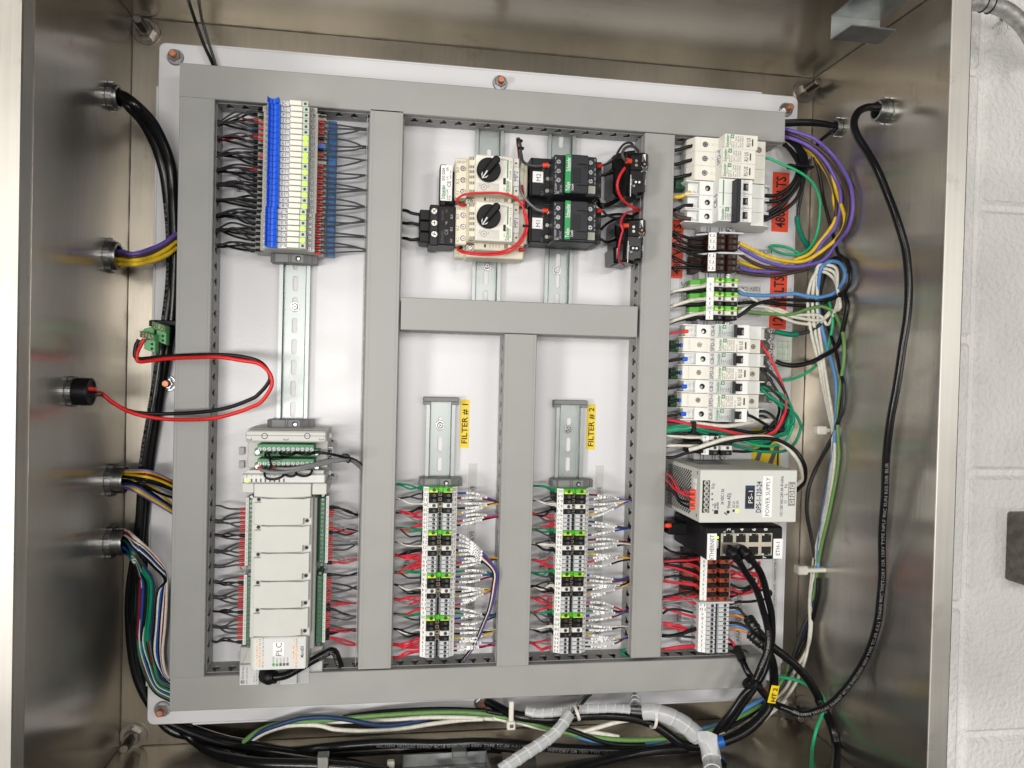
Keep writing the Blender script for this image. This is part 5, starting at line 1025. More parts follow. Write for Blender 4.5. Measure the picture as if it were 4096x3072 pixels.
# ================================================================ contactors
for (dx, dy, nm, who) in ((0, 0, 'M2', 'upper'), (-7, 615, 'M1', 'lower')):
    c0 = P('con', 700 + dx, 470 + dy, 0); t = thing('contactor', '%s black contactor with green stripe, tagged %s' % (who, nm), 'contactor', (c0.x, c0.y, .008), 'black contactors')
    def R_(a, b_, c_, d_, z): return rect('con', a + dx, b_ + dy, c_ + dx, d_ + dy, z)
    def B_(mb, a, b_, c_, d_, z0, z1, m, ch=.0007, r=None):
        q = R_(a, b_, c_, d_, z1)
        if r: mb.rrect(q[0], q[1], q[2], q[3], r, z0, z1, m, ch)
        else: mb.box(q[0], q[1], q[2], q[3], z0, z1, m, ch)
        return q
    def pt_(x, y, z): q = P('con', x + dx, y + dy, z); return q.x, q.y
    m = MB(); B_(m, 200, 262, 1130, 745, .008, .056, M_char, .001); B_(m, 216, 240, 520, 745, .05, .063, M_char, .0014); B_(m, 1060, 290, 1150, 772, .02, .060, M_char, .001); m.build('base_housing', t)
    m = MB(); q = B_(m, 512, 208, 1085, 742, .055, .088, M_char2, .0012)
    for s_, y in (('A1', 240), ('+', 308), ('NC', 358), ('21', 425), ('NO', 482), ('13', 548)): a_, b_ = pt_(538, y, .0882); m.text(s_, a_, b_, .0882, .0018, M_tgrey, math.pi / 2)
    for s_, y in (('A2', 268), ('-', 345), ('NC', 390), ('22', 458), ('NO', 515), ('14', 578)): a_, b_ = pt_(1062, y, .0882); m.text(s_, a_, b_, .0882, .0018, M_tgrey, math.pi / 2)
    for s_, x, ln in (('LC1D09', 540, .0115), ('BL', 572, .003), ('24V DC', 608, .0085)): a_, b_ = pt_(x, 690 if s_ == 'BL' else 645, .0882); m.text(s_, a_, b_, .0882, .0024, M_tgrey, math.pi / 2, fit=ln)
    q = R_(970, 612, 1065, 712, .0883); m.box(q[0], q[1], q[2], q[3], .088, .0883, mat('pale_label', (.42, .42, .36), .5), 0); m.build('control_module', t)
    for (x, y) in ((582, 288), (582, 410), (580, 530), (1008, 300), (1007, 428), (1006, 548)):
        a_, b_ = pt_(x, y, .089); m = MB(); hole(m, a_, b_, .0030, .0882, M_dark, 16); m.cyl(a_, b_, .0026, .0882, .0885, M_chrome, 14, ch=.0001); screw(m, a_, b_, .0024, .0888, M_chrome, M_ink); m.build('terminal_screw', t)
    m = MB(); q = B_(m, 665, 192, 982, 712, .08, .098, M_char2, .0012, r=.003); a = q[1] - q[0]; m.rrect(q[0] + .0002, q[0] + a * .245, q[2] + .0002, q[3] - .0002, .0012, .0975, .0984, mat('stripe_green', (.01, .30, .075), .4, var=.03), .0004)
    m.text('Schneider', q[0] + a * .125, q[3] - .0115, .0985, .0050, M_inkw, math.pi / 2, fit=.0155, bold=True); m.text('Electric', q[0] + a * .2, q[3] - .0095, .0985, .0018, M_inkw, math.pi / 2, fit=.0105); m.text('TeSys', q[0] + a * .12, q[2] + .0072, .0985, .0044, M_inkw, math.pi / 2, fit=.0100, bold=True); m.text('Control', q[0] + a * .31, q[2] + .0068, .0982, .0028, M_inkw, math.pi / 2, fit=.0070, bold=True)
    m.box(q[0] + a * .52, q[0] + a * .96, q[3] - .0112, q[3] - .0102, .098, .0988, M_black, .0002); m.box(q[0] + a * .52, q[0] + a * .97, q[2] + .0090, q[2] + .0100, .098, .0988, M_black, .0002); m.box(q[0] + a * .34, q[0] + a * .66, q[2] + .0120, q[3] - .0155, .098, .0985, M_char, .0004); m.cyl(q[0] + a * .86, q[3] - .0130, .0011, .098, .0992, M_ink, 10); m.build('coil_cover', t)
    for i, (x, y) in enumerate(((440, 335), (432, 508), (424, 665))):
        a_, b_ = pt_(x, y, .064); m = MB(); hole(m, a_, b_, .0036, .0632, M_dark, 18); m.cyl(a_ + .0003, b_ - .0005, .0022, .0632, .0635, M_steelnut, 12); m.text(['5L3', '3L2', '1L1'][i], a_ - .0055, b_ - .004, .0633, .0028, mat('ink_slate', (.16, .19, .22), .6), math.pi / 2); m.build('terminal_screw', t)
    for i, (x, y) in enumerate(((1112, 372), (1110, 535), (1102, 685))):
        a_, b_ = pt_(x, y, .061); m = MB(); hole(m, a_, b_, .0033, .0602, M_dark, 16); m.text(['6T3', '4T2', '2T1'][i], a_ + .0020, b_ - .0060, .0604, .0022, mat('ink_slate', (.16, .19, .22), .6), math.pi / 2); m.build('terminal_screw', t)
    m = MB(); q = R_(236, 418, 374, 562, .0635); m.box(q[0], q[1], q[2], q[3], .063, .0634, M_white, 0); m.text(nm, (q[0] + q[1]) / 2 + .0005, (q[2] + q[3]) / 2 - .0005, .0636, .0052, M_inkg, math.pi / 2); m.build('paper_tag', t)
    if nm == 'M1': m = MB(); B_(m, 215, 730, 990, 790, .008, .030, M_char, .0012); B_(m, 700, 700, 1000, 830, .006, .018, M_char, .001); m.build('lower_foot', t)
# wiring contactors -> sensors
wire(cpath('con', [(1085, 348, 82), (1130, 345, 80), (1200, 325, 74), (1280, 285, 66), (1340, 210, 60), (1390, 120, 56), (1450, 55, 50), (1520, 35, 46), (1565, 60, 40)]), 'dgrey', 'dark grey wire with red ferrule from the upper contactor to the duct corner', r=.0014, ferr=M_red, fl=.007)
wire(cpath('con', [(1080, 950, 82), (1130, 940, 80), (1175, 950, 76), (1210, 990, 68), (1290, 1025, 58), (1400, 1040, 50), (1480, 1050, 44)]), 'dgrey', 'dark grey wire with red ferrule from the lower contactor', r=.0014, ferr=M_red, fl=.007)
for i, pts_ in enumerate(([(1145, 470, 50), (1220, 455, 50), (1330, 430, 40)], [(1090, 830, 40), (1120, 880, 46), (1180, 895, 50), (1280, 850, 46), (1400, 790, 36), (1470, 770, 30)], [(1110, 800, 46), (1140, 850, 50), (1220, 850, 50), (1350, 800, 40), (1480, 770, 34)],
                        [(1145, 1020, 50), (1240, 1000, 50), (1380, 985, 46), (1500, 1000, 40), (1560, 1030, 34)], [(1140, 1190, 50), (1200, 1130, 48), (1290, 1070, 44), (1400, 1030, 40), (1550, 1010, 36), (1640, 960, 26)], [(1135, 1310, 50), (1175, 1340, 50), (1220, 1358, 48), (1290, 1340, 42), (1360, 1310, 34)])):
    wire(cpath('con', pts_), 'black', ['black motor lead from the upper contactor straight to the upper sensor', 'black motor lead dipping below the upper sensor, lower of two', 'black motor lead dipping below the upper sensor, upper of two', 'black motor lead from the lower contactor over the lower sensor', 'black motor lead rising from the lower contactor to the duct', 'black kinked motor lead from the lower contactor to the lower sensor'][i], r=.0017, group='black motor leads of the contactors')
# ================================================================ current sensors
M_cs = mat('glossy_black_case', (.006, .006, .0065), .28, var=.2, coat=.15, spec=.35)
for (dx, dy, who, tagt) in ((0, 0, 'upper', '8'), (-36, 878, 'lower', '2')):
    c0 = P('con', 1560 + dx, 450 + dy, 0); t = thing('current_sensor', '%s glossy black current sensor on the duct edge right of the contactors' % who, 'current sensor', (c0.x, c0.y, .01), 'black current sensors')
    def pp(L_, z, z0, m, ch, mb):
        pts_ = [P('con', x + dx, y + dy, z) for x, y in L_]; pts_ = [(p.x, p.y) for p in pts_][::-1]; mb.prism(pts_, z0, z, m, ch)
    mb = MB()
    if who == 'upper': pp([(1440, 150), (1600, 130), (1600, 200), (1560, 420), (1560, 760), (1440, 765), (1340, 750), (1305, 690), (1310, 400), (1290, 370), (1295, 220), (1320, 195)], .045, .006, M_cs, .002, mb)
    else: pp([(1400, 165), (1560, 160), (1570, 420), (1570, 745), (1400, 765), (1350, 755), (1345, 560), (1380, 530), (1385, 420), (1365, 400), (1362, 290), (1380, 200)], .045, .006, M_cs, .002, mb)
    mb.build('base_shell', t)
    mb = MB(); pp([(1500, 180), (1560, 160), (1740, 158), (1782, 185), (1784, 345), (1745, 450), (1740, 680), (1715, 722), (1640, 735), (1620, 770), (1520, 740), (1470, 740), (1480, 540), (1500, 400)], .072, .02, M_cs, .0034, mb); top = mb.build('sensor_case', t)
    def pt_(x, y, z=.0722): q = P('con', x + dx, y + dy, z); return q.x, q.y
    mb = MB(); a_, b_ = pt_(1600, 308); mb.box(a_ - .0068, a_ + .0068, b_ - .0085, b_ + .0085, .070, .0745, M_black, .0006)
    for y in (276, 334): a2, b2 = pt_(1612, y, .0747); mb.cyl(a2, b2, .0017, .0742, .0747, M_steelnut, 12)
    mb.build('plug_terminal', t)
    mb = MB(); a_, b_ = pt_(1720, 320); mb.cyl(a_, b_, .0026, .072, .0724, M_dark, 16); mb.cyl(a_, b_, .0012, .0724, .0726, M_copper, 8); a_, b_ = pt_(1715, 240); mb.add([(a_ - .0014, b_ + .004, .0723), (a_ + .0018, b_ - .004, .0723), (a_ + .0018, b_ + .005, .0723)], [(0, 1, 2)], M_inkw); a_, b_ = pt_(1695, 240); mb.text('Setpoint', a_, b_, .0723, .0018, M_tgrey, math.pi / 2, fit=.008)
    a_, b_ = pt_(1715, 388); 
    for an_ in (.78, 2.36): 
        c_, s_ = math.cos(an_) * .0050, math.sin(an_) * .0050; mb.add([(a_ - c_, b_ - s_ - .0003, .0723), (a_ + c_, b_ + s_ - .0003, .0723), (a_ + c_, b_ + s_ + .0003, .0723), (a_ - c_, b_ - s_ + .0003, .0723)], [(0, 1, 2, 3)], M_inkw)
    mb.add([(a_ - .0018, b_ - .003, .0723), (a_ + .003, b_ - .002, .0723), (a_ + .003, b_ + .002, .0723), (a_ - .0018, b_ + .003, .0723)], [(0, 1, 2, 3)], M_inkg)
    a_, b_ = pt_(1560, 560); mb.text('Status', a_ - .0018, b_, .0723, .0024, M_inkw, math.pi / 2, fit=.007); mb.text('CLOSED', a_ + .0016, b_ - .001, .0723, .0026, M_inkw, math.pi / 2, fit=.0085, bold=True); a_, b_ = pt_(1535, 600); mb.box(a_ - .0004, a_ + .0004, b_ - .013, b_ + .012, .0722, .0724, M_inkw, 0); a_, b_ = pt_(1728, 555); mb.text('Status', a_, b_, .0723, .0020, M_tgrey, math.pi / 2)
    mb.build('printed_marks', t)
    mb = MB(); a_, b_ = pt_(1628, 558, .0735); mb.rrect(a_ - .0062, a_ + .0062, b_ - .0030, b_ + .0030, .0028, .072, .0728, M_dark, .0003); mb.cyl(a_ - .002, b_, .0014, .0728, .0738, M_white, 10, ch=.0004); mb.cyl(a_ + .0022, b_, .0014, .0728, .0738, M_white, 10, ch=.0004); mb.build('status_window', t)
    mb = MB(); q = rect('con', 1398 + dx, 568 + dy, 1442 + dx, 698 + dy, .0455) if who == 'upper' else rect('con', 1388 + dx, 560 + dy, 1440 + dx, 705 + dy, .0455); mb.box(q[0], q[1], q[2], q[3], .0448, .0454, M_white, 0); mb.text(tagt, (q[0] + q[1]) / 2, (q[2] + q[3]) / 2, .0456, .0045, M_ink, math.pi * .75); mb.build('paper_tag', t)
wire(cpath('con', [(1640, 150, 66), (1590, 95, 72), (1530, 80, 76), (1460, 110, 80), (1425, 170, 82), (1435, 230, 82), (1470, 268, 80), (1530, 280, 76)]), 'grey', 'grey wire looping over the upper current sensor into its red ferrule', r=.0018, ferr_end=M_orange, fl=.0062)
for i in range(2): wire(cpath('con', [(1490 - i * 8, 350 + i * 10, 78), (1455 - i * 10, 380, 82), (1390 - i * 10, 490, 86), (1360 - i * 6, 600, 86), (1390 - i * 10, 720, 82), (1460 - i * 10, 820, 74), (1560, 885 + i * 12, 60), (1650, 915 + i * 4, 34)]), 'red' if i else 'bred', 'red wire arcing from the upper current sensor to the duct, %s of two' % ('right', 'left')[i], r=.0013, ferr=M_black, fl=.005, group='red sensor wires')
wire(cpath('con', [(1650, 940, 34), (1560, 945, 56), (1470, 975, 74), (1415, 1050, 82), (1405, 1120, 86), (1430, 1200, 86), (1410, 1260, 86), (1385, 1380, 84), (1370, 1500, 78), (1385, 1590, 68), (1440, 1660, 50), (1490, 1680, 36)]), 'red', 'red wire running down across the lower current sensor', r=.0013)
wire(cpath('con', [(1400, 1060, 50), (1355, 1080, 60), (1350, 1115, 70), (1400, 1135, 78), (1500, 1137, 78)]), 'grey', 'short grey wire with red ferrule at the lower current sensor', r=.0016, ferr_end=M_orange, fl=.0062)
# ================================================================ right-hand terminal strips
GRP = 'terminal blocks on the right rail'
def loc_xs(crop, row, pxs, zs, xc): return [P(crop, q, row, z).x - xc for q, z in zip(pxs, zs)]
def place(crop, row, pxs, z, yt, yb, items, wts, name, group, base_wide, label):
    zs = (z - .006, z, z, z, z, z); X = P(crop, (pxs[2] + pxs[3]) / 2, row, z).x; xs = loc_xs(crop, row, pxs, zs, X)
    T = strip(X, xs, z, P(crop, pxs[2], yt, z).y, P(crop, pxs[2], yb, z).y, items, wts, name, group, both=False, base_wide=base_wide, rot=math.pi)
    for i, (k, t, r, y, w_) in enumerate(T): r['label'] = label(i, k, t)
    return T, X, xs
W1 = {'brown': 1, 'gnd': 1, 'white': 1, 'black': 1, 'red': 1, 'grey': 1, 'bk2': 1}
B1, BX, Bx = place('tb6', 230, (672, 788, 900, 945, 1078, 1086), .050, 102, 348, [('brown', 'T3'), ('brown', 'T2'), ('brown', 'T1')], W1, 'br', 'brown motor terminals', .011, lambda i, k, t: 'dark brown terminal %s, %s of the upper brown group' % (t, ('top', 'middle', 'bottom')[i]))
B2, BX2, Bx2 = place('tb6', 510, (664, 778, 888, 935, 1066, 1074), .050, 385, 640, [('brown', 'T3'), ('brown', 'T2'), ('brown', 'T1')], W1, 'br', 'brown motor terminals', .011, lambda i, k, t: 'dark brown terminal %s, %s of the lower brown group' % (t, ('top', 'middle', 'bottom')[i]))
for i, (y, x0, x1) in enumerate(((95, 590, 1132), (374, 575, 1142))):
    a = P('tb6', x0, y, .05); b_ = P('tb6', x1, y, .05); mb = MB(); mb.profx([(a.x, .030), (a.x + .022, .0525), (a.x + .034, .0545), (b_.x, .0545), (b_.x, .049), (b_.x - .010, .036), (b_.x - .010, .010), (a.x, .010)], a.y - .0011, a.y + .0009, M_tgrey); tag(mb.build('separator_plate'), ['thin grey separator plate above the brown terminals', 'thin grey separator plate between the two brown terminal groups'][i], 'separator')
C1, CX, Cx = place('tb6', 1000, (642, 750, 872, 908, 1068, 1076), .050, 728, 1312, [('gnd', ''), ('white', '6'), ('black', '5'), ('gnd', ''), ('white', '4'), ('black', '3'), ('gnd', 'GRD'), ('white', '2'), ('black', '1')], {'gnd': 1.05, 'white': 1, 'black': 1}, 'tb1', 'white, black and green 120 volt terminals', .010,
    lambda i, k, t: '%s 120 volt terminal, %s from the top of its strip' % (KN[k], ORD[i]))
E1, EX, Ex = place('psu', 480, (575, 686, 808, 846, 995, 1003), .050, 352, 625, [('white', '4'), ('black', '3'), ('white', '2'), ('black', '1')], W1, 'tb12', 'four white and black terminals above the power supply', .008, lambda i, k, t: '%s terminal %s above the power supply, %s of four' % (KN[k], t, ORD[i]))
rb = [('red' if i % 2 else 'bk2', str(i)) for i in range(10, 0, -1)]
D1, DX, Dx = place('eth', 1000, (634, 752, 888, 946, 1096, 1104), .050, 630, 1366, rb, W1, 'tb3', 'orange-red and black 24 volt terminals', .011, lambda i, k, t: '%s 24 volt terminal %s, %s from the top' % (KN[k], t, ORD[i]))
G1, GX, Gx = place('br', 630, (455, 549, 652, 690, 812, 818), .050, 335, 924, [('grey', str(i)) for i in range(11, 0, -1)], W1, 'tb4', 'grey analog terminals', .011, lambda i, k, t: 'small grey analog terminal %s, %s from the top' % (t, ORD[i]))
a = P('eth', 640, 1382, .052); b_ = P('eth', 1160, 1370, .052); tag(MB().box(a.x - .004, b_.x, a.y - .0012, a.y + .0010, .012, .0545, M_tgrey, .0003).build('separator_plate'), 'thin grey separator plate below the orange terminals', 'separator')
for (c, x, y) in (('tb6', 958, 55), ('tb6', 935, 708), ('tb6', 915, 1362), ('psu', 862, 645)):
    p = P(c, x, y, .03); mb = MB(); mb.box(p.x - .036, p.x + .010, p.y - .0046, p.y + .0046, .009, .027, mat('clamp_pale', (.40, .40, .41), .5), .0008)
    for q in (-.028, -.024, -.012, -.0085): mb.box(p.x + q - .0006, p.x + q + .0006, p.y - .0047, p.y + .0047, .027, .0273, M_inkg, 0)
    mb.cyl(p.x, p.y, .0038, .027, .032, M_steelnut, 16, ch=.0006); screw(mb, p.x, p.y, .0034, .0323, M_chrome, M_ink, cross=False); tag(mb.build('rail_stop'), {55: 'small rail stop with screw above the brown terminals', 708: 'small rail stop with screw below the brown terminals', 1362: 'small rail stop with screw below the 120 volt terminals', 645: 'small rail stop with screw on top of the power supply'}[y], 'rail stop')
# ================================================================ breakers and surge arresters on the right rail
CBX0 = P('cbs', 990, 600, .068).x; 
def cxs(px, row, z): return P('cbs', px, row, z).x
def breaker_poly(row, mb, y0, y1, dx=0.0, z_n=.068):
    ym = (y0 + y1) / 2; h = (y1 - y0) / 2 * .975
    X = lambda px, z: cxs(px, row, z) + dx
    pr = [(X(300, .02), .010), (X(300, .03), .034), (X(335, .04), .040), (X(470, .04), .040), (X(492, .05), .0505), (X(765, z_n) - .0004, .0505), (X(765, z_n) - .0001, z_n - .001), (X(765, z_n) + .0008, z_n), (X(1222, z_n), z_n), (X(1226, .056), .0515), (X(1384, .05), .0505), (X(1388, .04), .040), (X(1440, .04), .038), (X(1440, .02), .010)]
    mb.profx(pr, ym - h, ym + h, M_cbw)
    for s_ in (-1, 1):
        yy = ym + s_ * (h - .0007); pr = [(X(238, .036), .036), (X(300, .05), .0505), (X(495, .05), .0505), (X(495, .03), .030), (X(250, .02), .024)]; mb.profx(pr, yy - .0006, yy + .0006, M_cbw)
        pr = [(X(1384, .05), .0505), (X(1455, .048), .048), (X(1455, .03), .030), (X(1384, .03), .030)]; mb.profx(pr, yy - .0006, yy + .0006, M_cbw)
    return X, ym, h
def logo(mb, x, y, z, L_, m=M_inkgr):
    mb.text('Schneider', x, y, z, .0038, m, math.pi / 2, fit=L_, bold=True); mb.text('Electric', x + .0034, y + .001, z, .0015, m, math.pi / 2, fit=L_ * .66)
def badge(mb, x, y, z, s_=.0022):
    mb.rrect(x - s_, x + s_, y - s_, y + s_, s_ * .3, z - .0001, z + .0001, M_inkgr, 0); mb.ring((x, y, z + .0001), (0, 0, 1), s_ * .45, s_ * .68, .00008, M_spd, 6); mb.ring((x, y, z + .0001), (0, 0, 1), s_ * .12, s_ * .30, .00008, M_spd, 6)
def tagstrip(parent, x0, x1, y, h, z0, z1, s_):
    mb = MB(); mb.box(x0 - .0005, x0 - .0001, y - h, y + h, z0, z1, M_white, 0); k0 = len(mb.v)
    mb.text(s_, 0, y, 0, (z1 - z0) * .62, M_ink, math.pi / 2, fit=h * 1.65)
    for i in range(k0, len(mb.v)): p = mb.v[i]; mb.v[i] = (x0 - .0006, p[1], (z0 + z1) / 2 + p[0])
    mb.build('name_tag', parent)
rows = [('CB-4', 95, 285), ('SPD-3', 287, 483), ('CB-3', 486, 673), ('SPD-2', 676, 868), ('CB-2', 871, 1059), ('SPD-1', 1062, 1254), ('CB-1', 1257, 1444)]
M_tog = mat('toggle_slate', (.022, .024, .029), .45, spec=.3)
for n_, ra, rb_ in rows:
    row = 640; z = .068; y1 = P('cbs', 990, ra, z).y; y0 = P('cbs', 990, rb_, z).y
    c = thing('circuit_breaker' if n_[0] == 'C' else 'surge_arrester', '', 'circuit breaker' if n_[0] == 'C' else 'surge arrester', (CBX0, (y0 + y1) / 2, .008), 'single-pole modules alternating on the right rail')
    if n_[0] == 'C':
        c['label'] = 'white circuit breaker tagged %s with dark toggle, %s' % (n_, {'CB-4': 'top of the single-pole stack', 'CB-3': 'between surge arresters SPD-3 and SPD-2', 'CB-2': 'between surge arresters SPD-2 and SPD-1', 'CB-1': 'bottom of the single-pole stack'}[n_])
        mb = MB(); X, ym, h = breaker_poly(row, mb, y0, y1)
        mb.rrect(X(768, z), X(1008, z), ym - h * .96, ym + h * .96, .0008, z - .0002, z + .0002, mat('breaker_print', (.62, .64, .64), .4), 0)
        logo(mb, X(806, z), ym, z + .0003, h * 1.75); badge(mb, X(875, z), ym + h * .62, z + .0003)
        for i, s_ in enumerate(('Multi 9', 'C60BP', 'C 15A' if n_ != 'CB-4' else 'C 6A', '277V~', 'UL489', 'M9F42115')): mb.text(s_, X(848 + i * 27, z), ym - h * .48 + .0001 * i, z + .0003, .0020, M_inkg, math.pi / 2, fit=h * (.75 if i < 5 else .9))
        if n_ == 'CB-1': mb.text('CDP1', X(1208, .0515), ym - h * .1, .0521, .0040, M_ink, math.pi / 2)
        mb.rrect(X(415, .041), X(462, .041), ym - h * .38, ym + h * .38, .0008, .0402, .0412, M_cbw, .0003)
        mb.build('housing', c)
        for px in (592, 1284): m = MB(); x = X(px, .0508); m.ring((x, ym, .0504), (0, 0, 1), .0034, .0036, .0003, M_cbw, 18); hole(m, x, ym, .0034, .0507, M_dark, 18); m.cyl(x - .001, ym - .0008, .0018, .0507, .0508, M_steelnut, 10); m.build('screw_hole', c)
        m = MB(); m.box(X(1058, z), X(1146, z), ym - h * .60, ym + h * .60, z - .0003, z + .0002, M_dark, 0); m.text('1-ON', X(1130, z), ym - h * .2, z + .0004, .0026, M_inkw, math.pi / 2, fit=h * .8); m.build('toggle_slot', c)
        m = MB(); m.profx([(X(1010, z) + .0002, z), (X(1012, .078), .0775), (X(1050, .078), .0775), (X(1060, z), z)], ym - h * .93, ym + h * .93, M_tog if n_ != 'CB-1' else mat('toggle_clear', (.16, .165, .175), .3)); m.build('toggle', c)
        tagstrip(c, X(765, z), 0, ym, h * .9, .0512, .0672, n_)
    else:
        c['label'] = 'cream surge arrester tagged %s with slotted screws, %s' % (n_, {'SPD-3': 'below breaker CB-4', 'SPD-2': 'below breaker CB-3', 'SPD-1': 'above breaker CB-1'}[n_])
        ym = (y0 + y1) / 2; h = (y1 - y0) / 2 * .975; X = lambda px, z: cxs(px, row, z); mb = MB()
        mb.profx([(X(282, .03), .010), (X(290, .045), .046), (X(315, .05), .0500), (X(392, .05), .0500), (X(396, .05), .0515), (X(765, .07) - .0004, .0515), (X(765, .07), .0690), (X(765, .07) + .0008, .0700), (X(1240, .07), .0700), (X(1244, .058), .0515), (X(1368, .05), .0515), (X(1372, .02), .010)], ym - h, ym + h, M_spd)
        mb.box(X(398, .052), X(412, .052), ym - h * .7, ym + h * .7, .0515, .0522, M_spd, .0002); z2 = .0702
        for q_ in ((676, .0517),): mb.add([(X(660, .052), ym, .0518), (X(676, .052), ym - .0014, .0518), (X(690, .052), ym, .0532), (X(676, .052), ym + .0014, .0518)], [(0, 1, 2, 3)], M_white)
        logo(mb, X(822, z2), ym, z2, h * 1.75); badge(mb, X(890, z2), ym + h * .65, z2)
        for i, s_ in enumerate(('Multi 9', 'PRD1 75r', 'Imax  70kA', 'In  20kA', 'MCOV 170VAC', 'SCCR 200kA')): mb.text(s_, X(872 + i * 28, z2), ym - (h * .42 if i < 2 else 0), z2, .0019, M_inkg, math.pi / 2, fit=h * (.9 if i < 2 else 1.6))
        mb.text('M9LC175', X(1055, z2), ym - h * .4, z2, .0016, M_inkg, math.pi / 2); mb.text('RU US', X(1110, z2), ym, z2, .0048, M_inkg, math.pi / 2, fit=h * 1.25, bold=True)
        mb.box(X(1168, z2), X(1188, z2), ym - h * .52, ym + h * .52, z2 - .0001, z2 + .0001, M_greend, 0); mb.ring((X(1178, z2), ym, z2), (0, 0, 1), .0001, .0002, .0001, M_ink, 4); mb.build('housing', c)
        for px, z3 in ((540, .0517), (1284, .0517)): m = MB(); x = X(px, z3); hole(m, x, ym, .0031, z3, M_dark, 18); m.cyl(x, ym, .0027, z3, z3 + .0002, M_steelnut, 14); screw(m, x, ym, .0025, z3 + .0004, M_steelnut, M_dark); m.build('terminal_screw', c)
        tagstrip(c, X(765, .07), 0, ym, h * 1.08, .0525, .0692, n_)
        q = rect('cbs', 148, (ra + rb_) / 2 - 70, 290, (ra + rb_) / 2 + 82, .030); pt_ = thing('green_plug', '', 'plug', ((q[0] + q[1]) / 2, (q[2] + q[3]) / 2, .01), 'dark green remote plugs'); pt_['label'] = 'dark green two-way plug left of surge arrester %s, %s' % (n_, {'SPD-3': 'upper', 'SPD-2': 'middle', 'SPD-1': 'lower'}[n_]); m = MB(); m.box(q[0], q[1] - .001, q[2], q[3], .010, .030, M_greend, .0006); m.build('plug_body', pt_)
        for s_ in (-1, 1): m = MB(); m.cyl(q[0] + (q[1] - q[0]) * .62, ym + s_ * h * .38, .0012, .0301, .0304, M_steelnut, 10); m.build('clamp_screw', pt_); m = MB(); m.box(q[0] + .0015, q[0] + .004, ym + s_ * h * .38 - .0016, ym + s_ * h * .38 + .0016, .0301, .0303, M_dark, 0); m.build('wire_socket', pt_)
    # supply lead on the left
    blue = n_ != 'CB-4'; ex = cxs(380 if n_[0] == 'C' else 350, row, .048); e = Vector((ex, (y0 + y1) / 2 - .0006, .0465)); s0 = Vector((D_G[1] - .003, e.y - .004, .038))
    wire([e, e + Vector((-.008, -.0004, 0)), e.lerp(s0, .6) + Vector((0, .0005, .002)), s0], 'black' if blue else 'red', '%s lead with %s ferrule into %s' % ('black' if blue else 'red', 'blue' if blue else 'red', n_), r=.0016 if blue else .0014, ferr=M_blue if blue else M_orange, fl=.0065, group='leads entering the single-pole modules from the left')
# ---- three-pole surge arrester SPD-4
dX = P('cb5', 1108, 430, .070).x - P('cbs', 998, 640, .070).x
t = thing('surge_arrester', 'wide three-pole cream surge arrester tagged SPD-4 at the top of the right rail', 'surge arrester', (CBX0 + dX, P('cb5', 1100, 430, .07).y, .008))
X5 = lambda px, z, row=480: P('cb5', px, row, z).x
ed = [P('cb5', 1100, q, .070).y for q in (133, 333, 532, 738)]
for i in range(3):
    y1, y0 = ed[i], ed[i + 1]; ym = (y0 + y1) / 2; h = (y1 - y0) / 2 * .985; o_ = (.0022, 0, -.0003)[i]; mb = MB()
    mb.profx([(X5(375, .03), .010), (X5(378, .04), .036), (X5(478, .05), .0500), (X5(490, .05), .0512), (X5(866, .07) + o_ - .0004, .0512), (X5(866, .07) + o_, .0690), (X5(866, .07) + o_ + .0008, .0700), (X5(1318, .07) + o_, .0700), (X5(1322, .058) + o_, .0512), (X5(1447, .05), .0512), (X5(1450, .02), .010)], ym - h, ym + h, M_spd)
    z2 = .0702; logo(mb, X5(900, z2) + o_, ym, z2, h * 1.75); badge(mb, X5(968, z2) + o_, ym + h * .68, z2)
    for j, s_ in enumerate(('Multi 9', 'PRD1 75r', 'Imax  70kA', 'In  10kA', 'MCOV 320VAC', 'SCCR 200kA')): mb.text(s_, X5(960 + j * 30, z2) + o_, ym - (h * .42 if j < 2 else 0), z2, .0019, M_inkg, math.pi / 2, fit=h * (.9 if j < 2 else 1.6))
    mb.text('RU US', X5(1192, z2) + o_, ym, z2, .0050, M_inkg, math.pi / 2, fit=h * 1.3, bold=True); mb.box(X5(1240, z2) + o_, X5(1258, z2) + o_, ym - h * .5, ym + h * .5, z2 - .0001, z2 + .0001, M_greend, 0)
    mb.add([(X5(735, .052), ym, .0514), (X5(752, .052), ym - .0014, .0514), (X5(772, .052), ym, .0542), (X5(752, .052), ym + .0014, .0514)], [(0, 1, 2, 3)], M_white)
    mb.text('RC  L%d' % (3 - i), X5(700, .052), ym, .0514, .0030, mat('ink_soft', (.38, .38, .36), .6), math.pi)
    m_ = mb; m_.box(X5(404, .04), X5(442, .045), ym - h * .3, ym + h * .12, .0395, .0462, M_dark, 0); m_.build('pole_module', t)
    m = MB(); x = X5(624, .052); hole(m, x, ym, .0034, .0514, M_dark, 18); m.cyl(x, ym, .0029, .0514, .0516, M_steelnut, 14); screw(m, x, ym, .0027, .0518, M_chrome, M_dark); m.build('terminal_screw', t)
    e = Vector((X5(438, .044), ym - h * .15, .0440)); s0 = Vector((D_G[1] - .004, ym - h * (.75 if i < 2 else .5), .036)); wire([e, e + Vector((-.006, -.001, 0)), e.lerp(s0, .6) + Vector((0, -.0012, .001)), s0], 'black', 'thick black lead into the left of arrester SPD-4, %s of three' % ('top', 'middle', 'bottom')[i], r=.0021, group='thick black leads of the top arrester')
m = MB(); x = X5(1368, .052); y = P('cb5', 1368, 345, .0515).y; hole(m, x, y, .0034, .0514, M_dark, 18); m.cyl(x, y, .0028, .0514, .0516, M_steelnut, 14); m.build('terminal_screw', t)
tagstrip(t, X5(866, .07) - .0006, 0, P('cb5', 820, 455, .06).y, .0108, .0525, .0692, 'SPD-4')
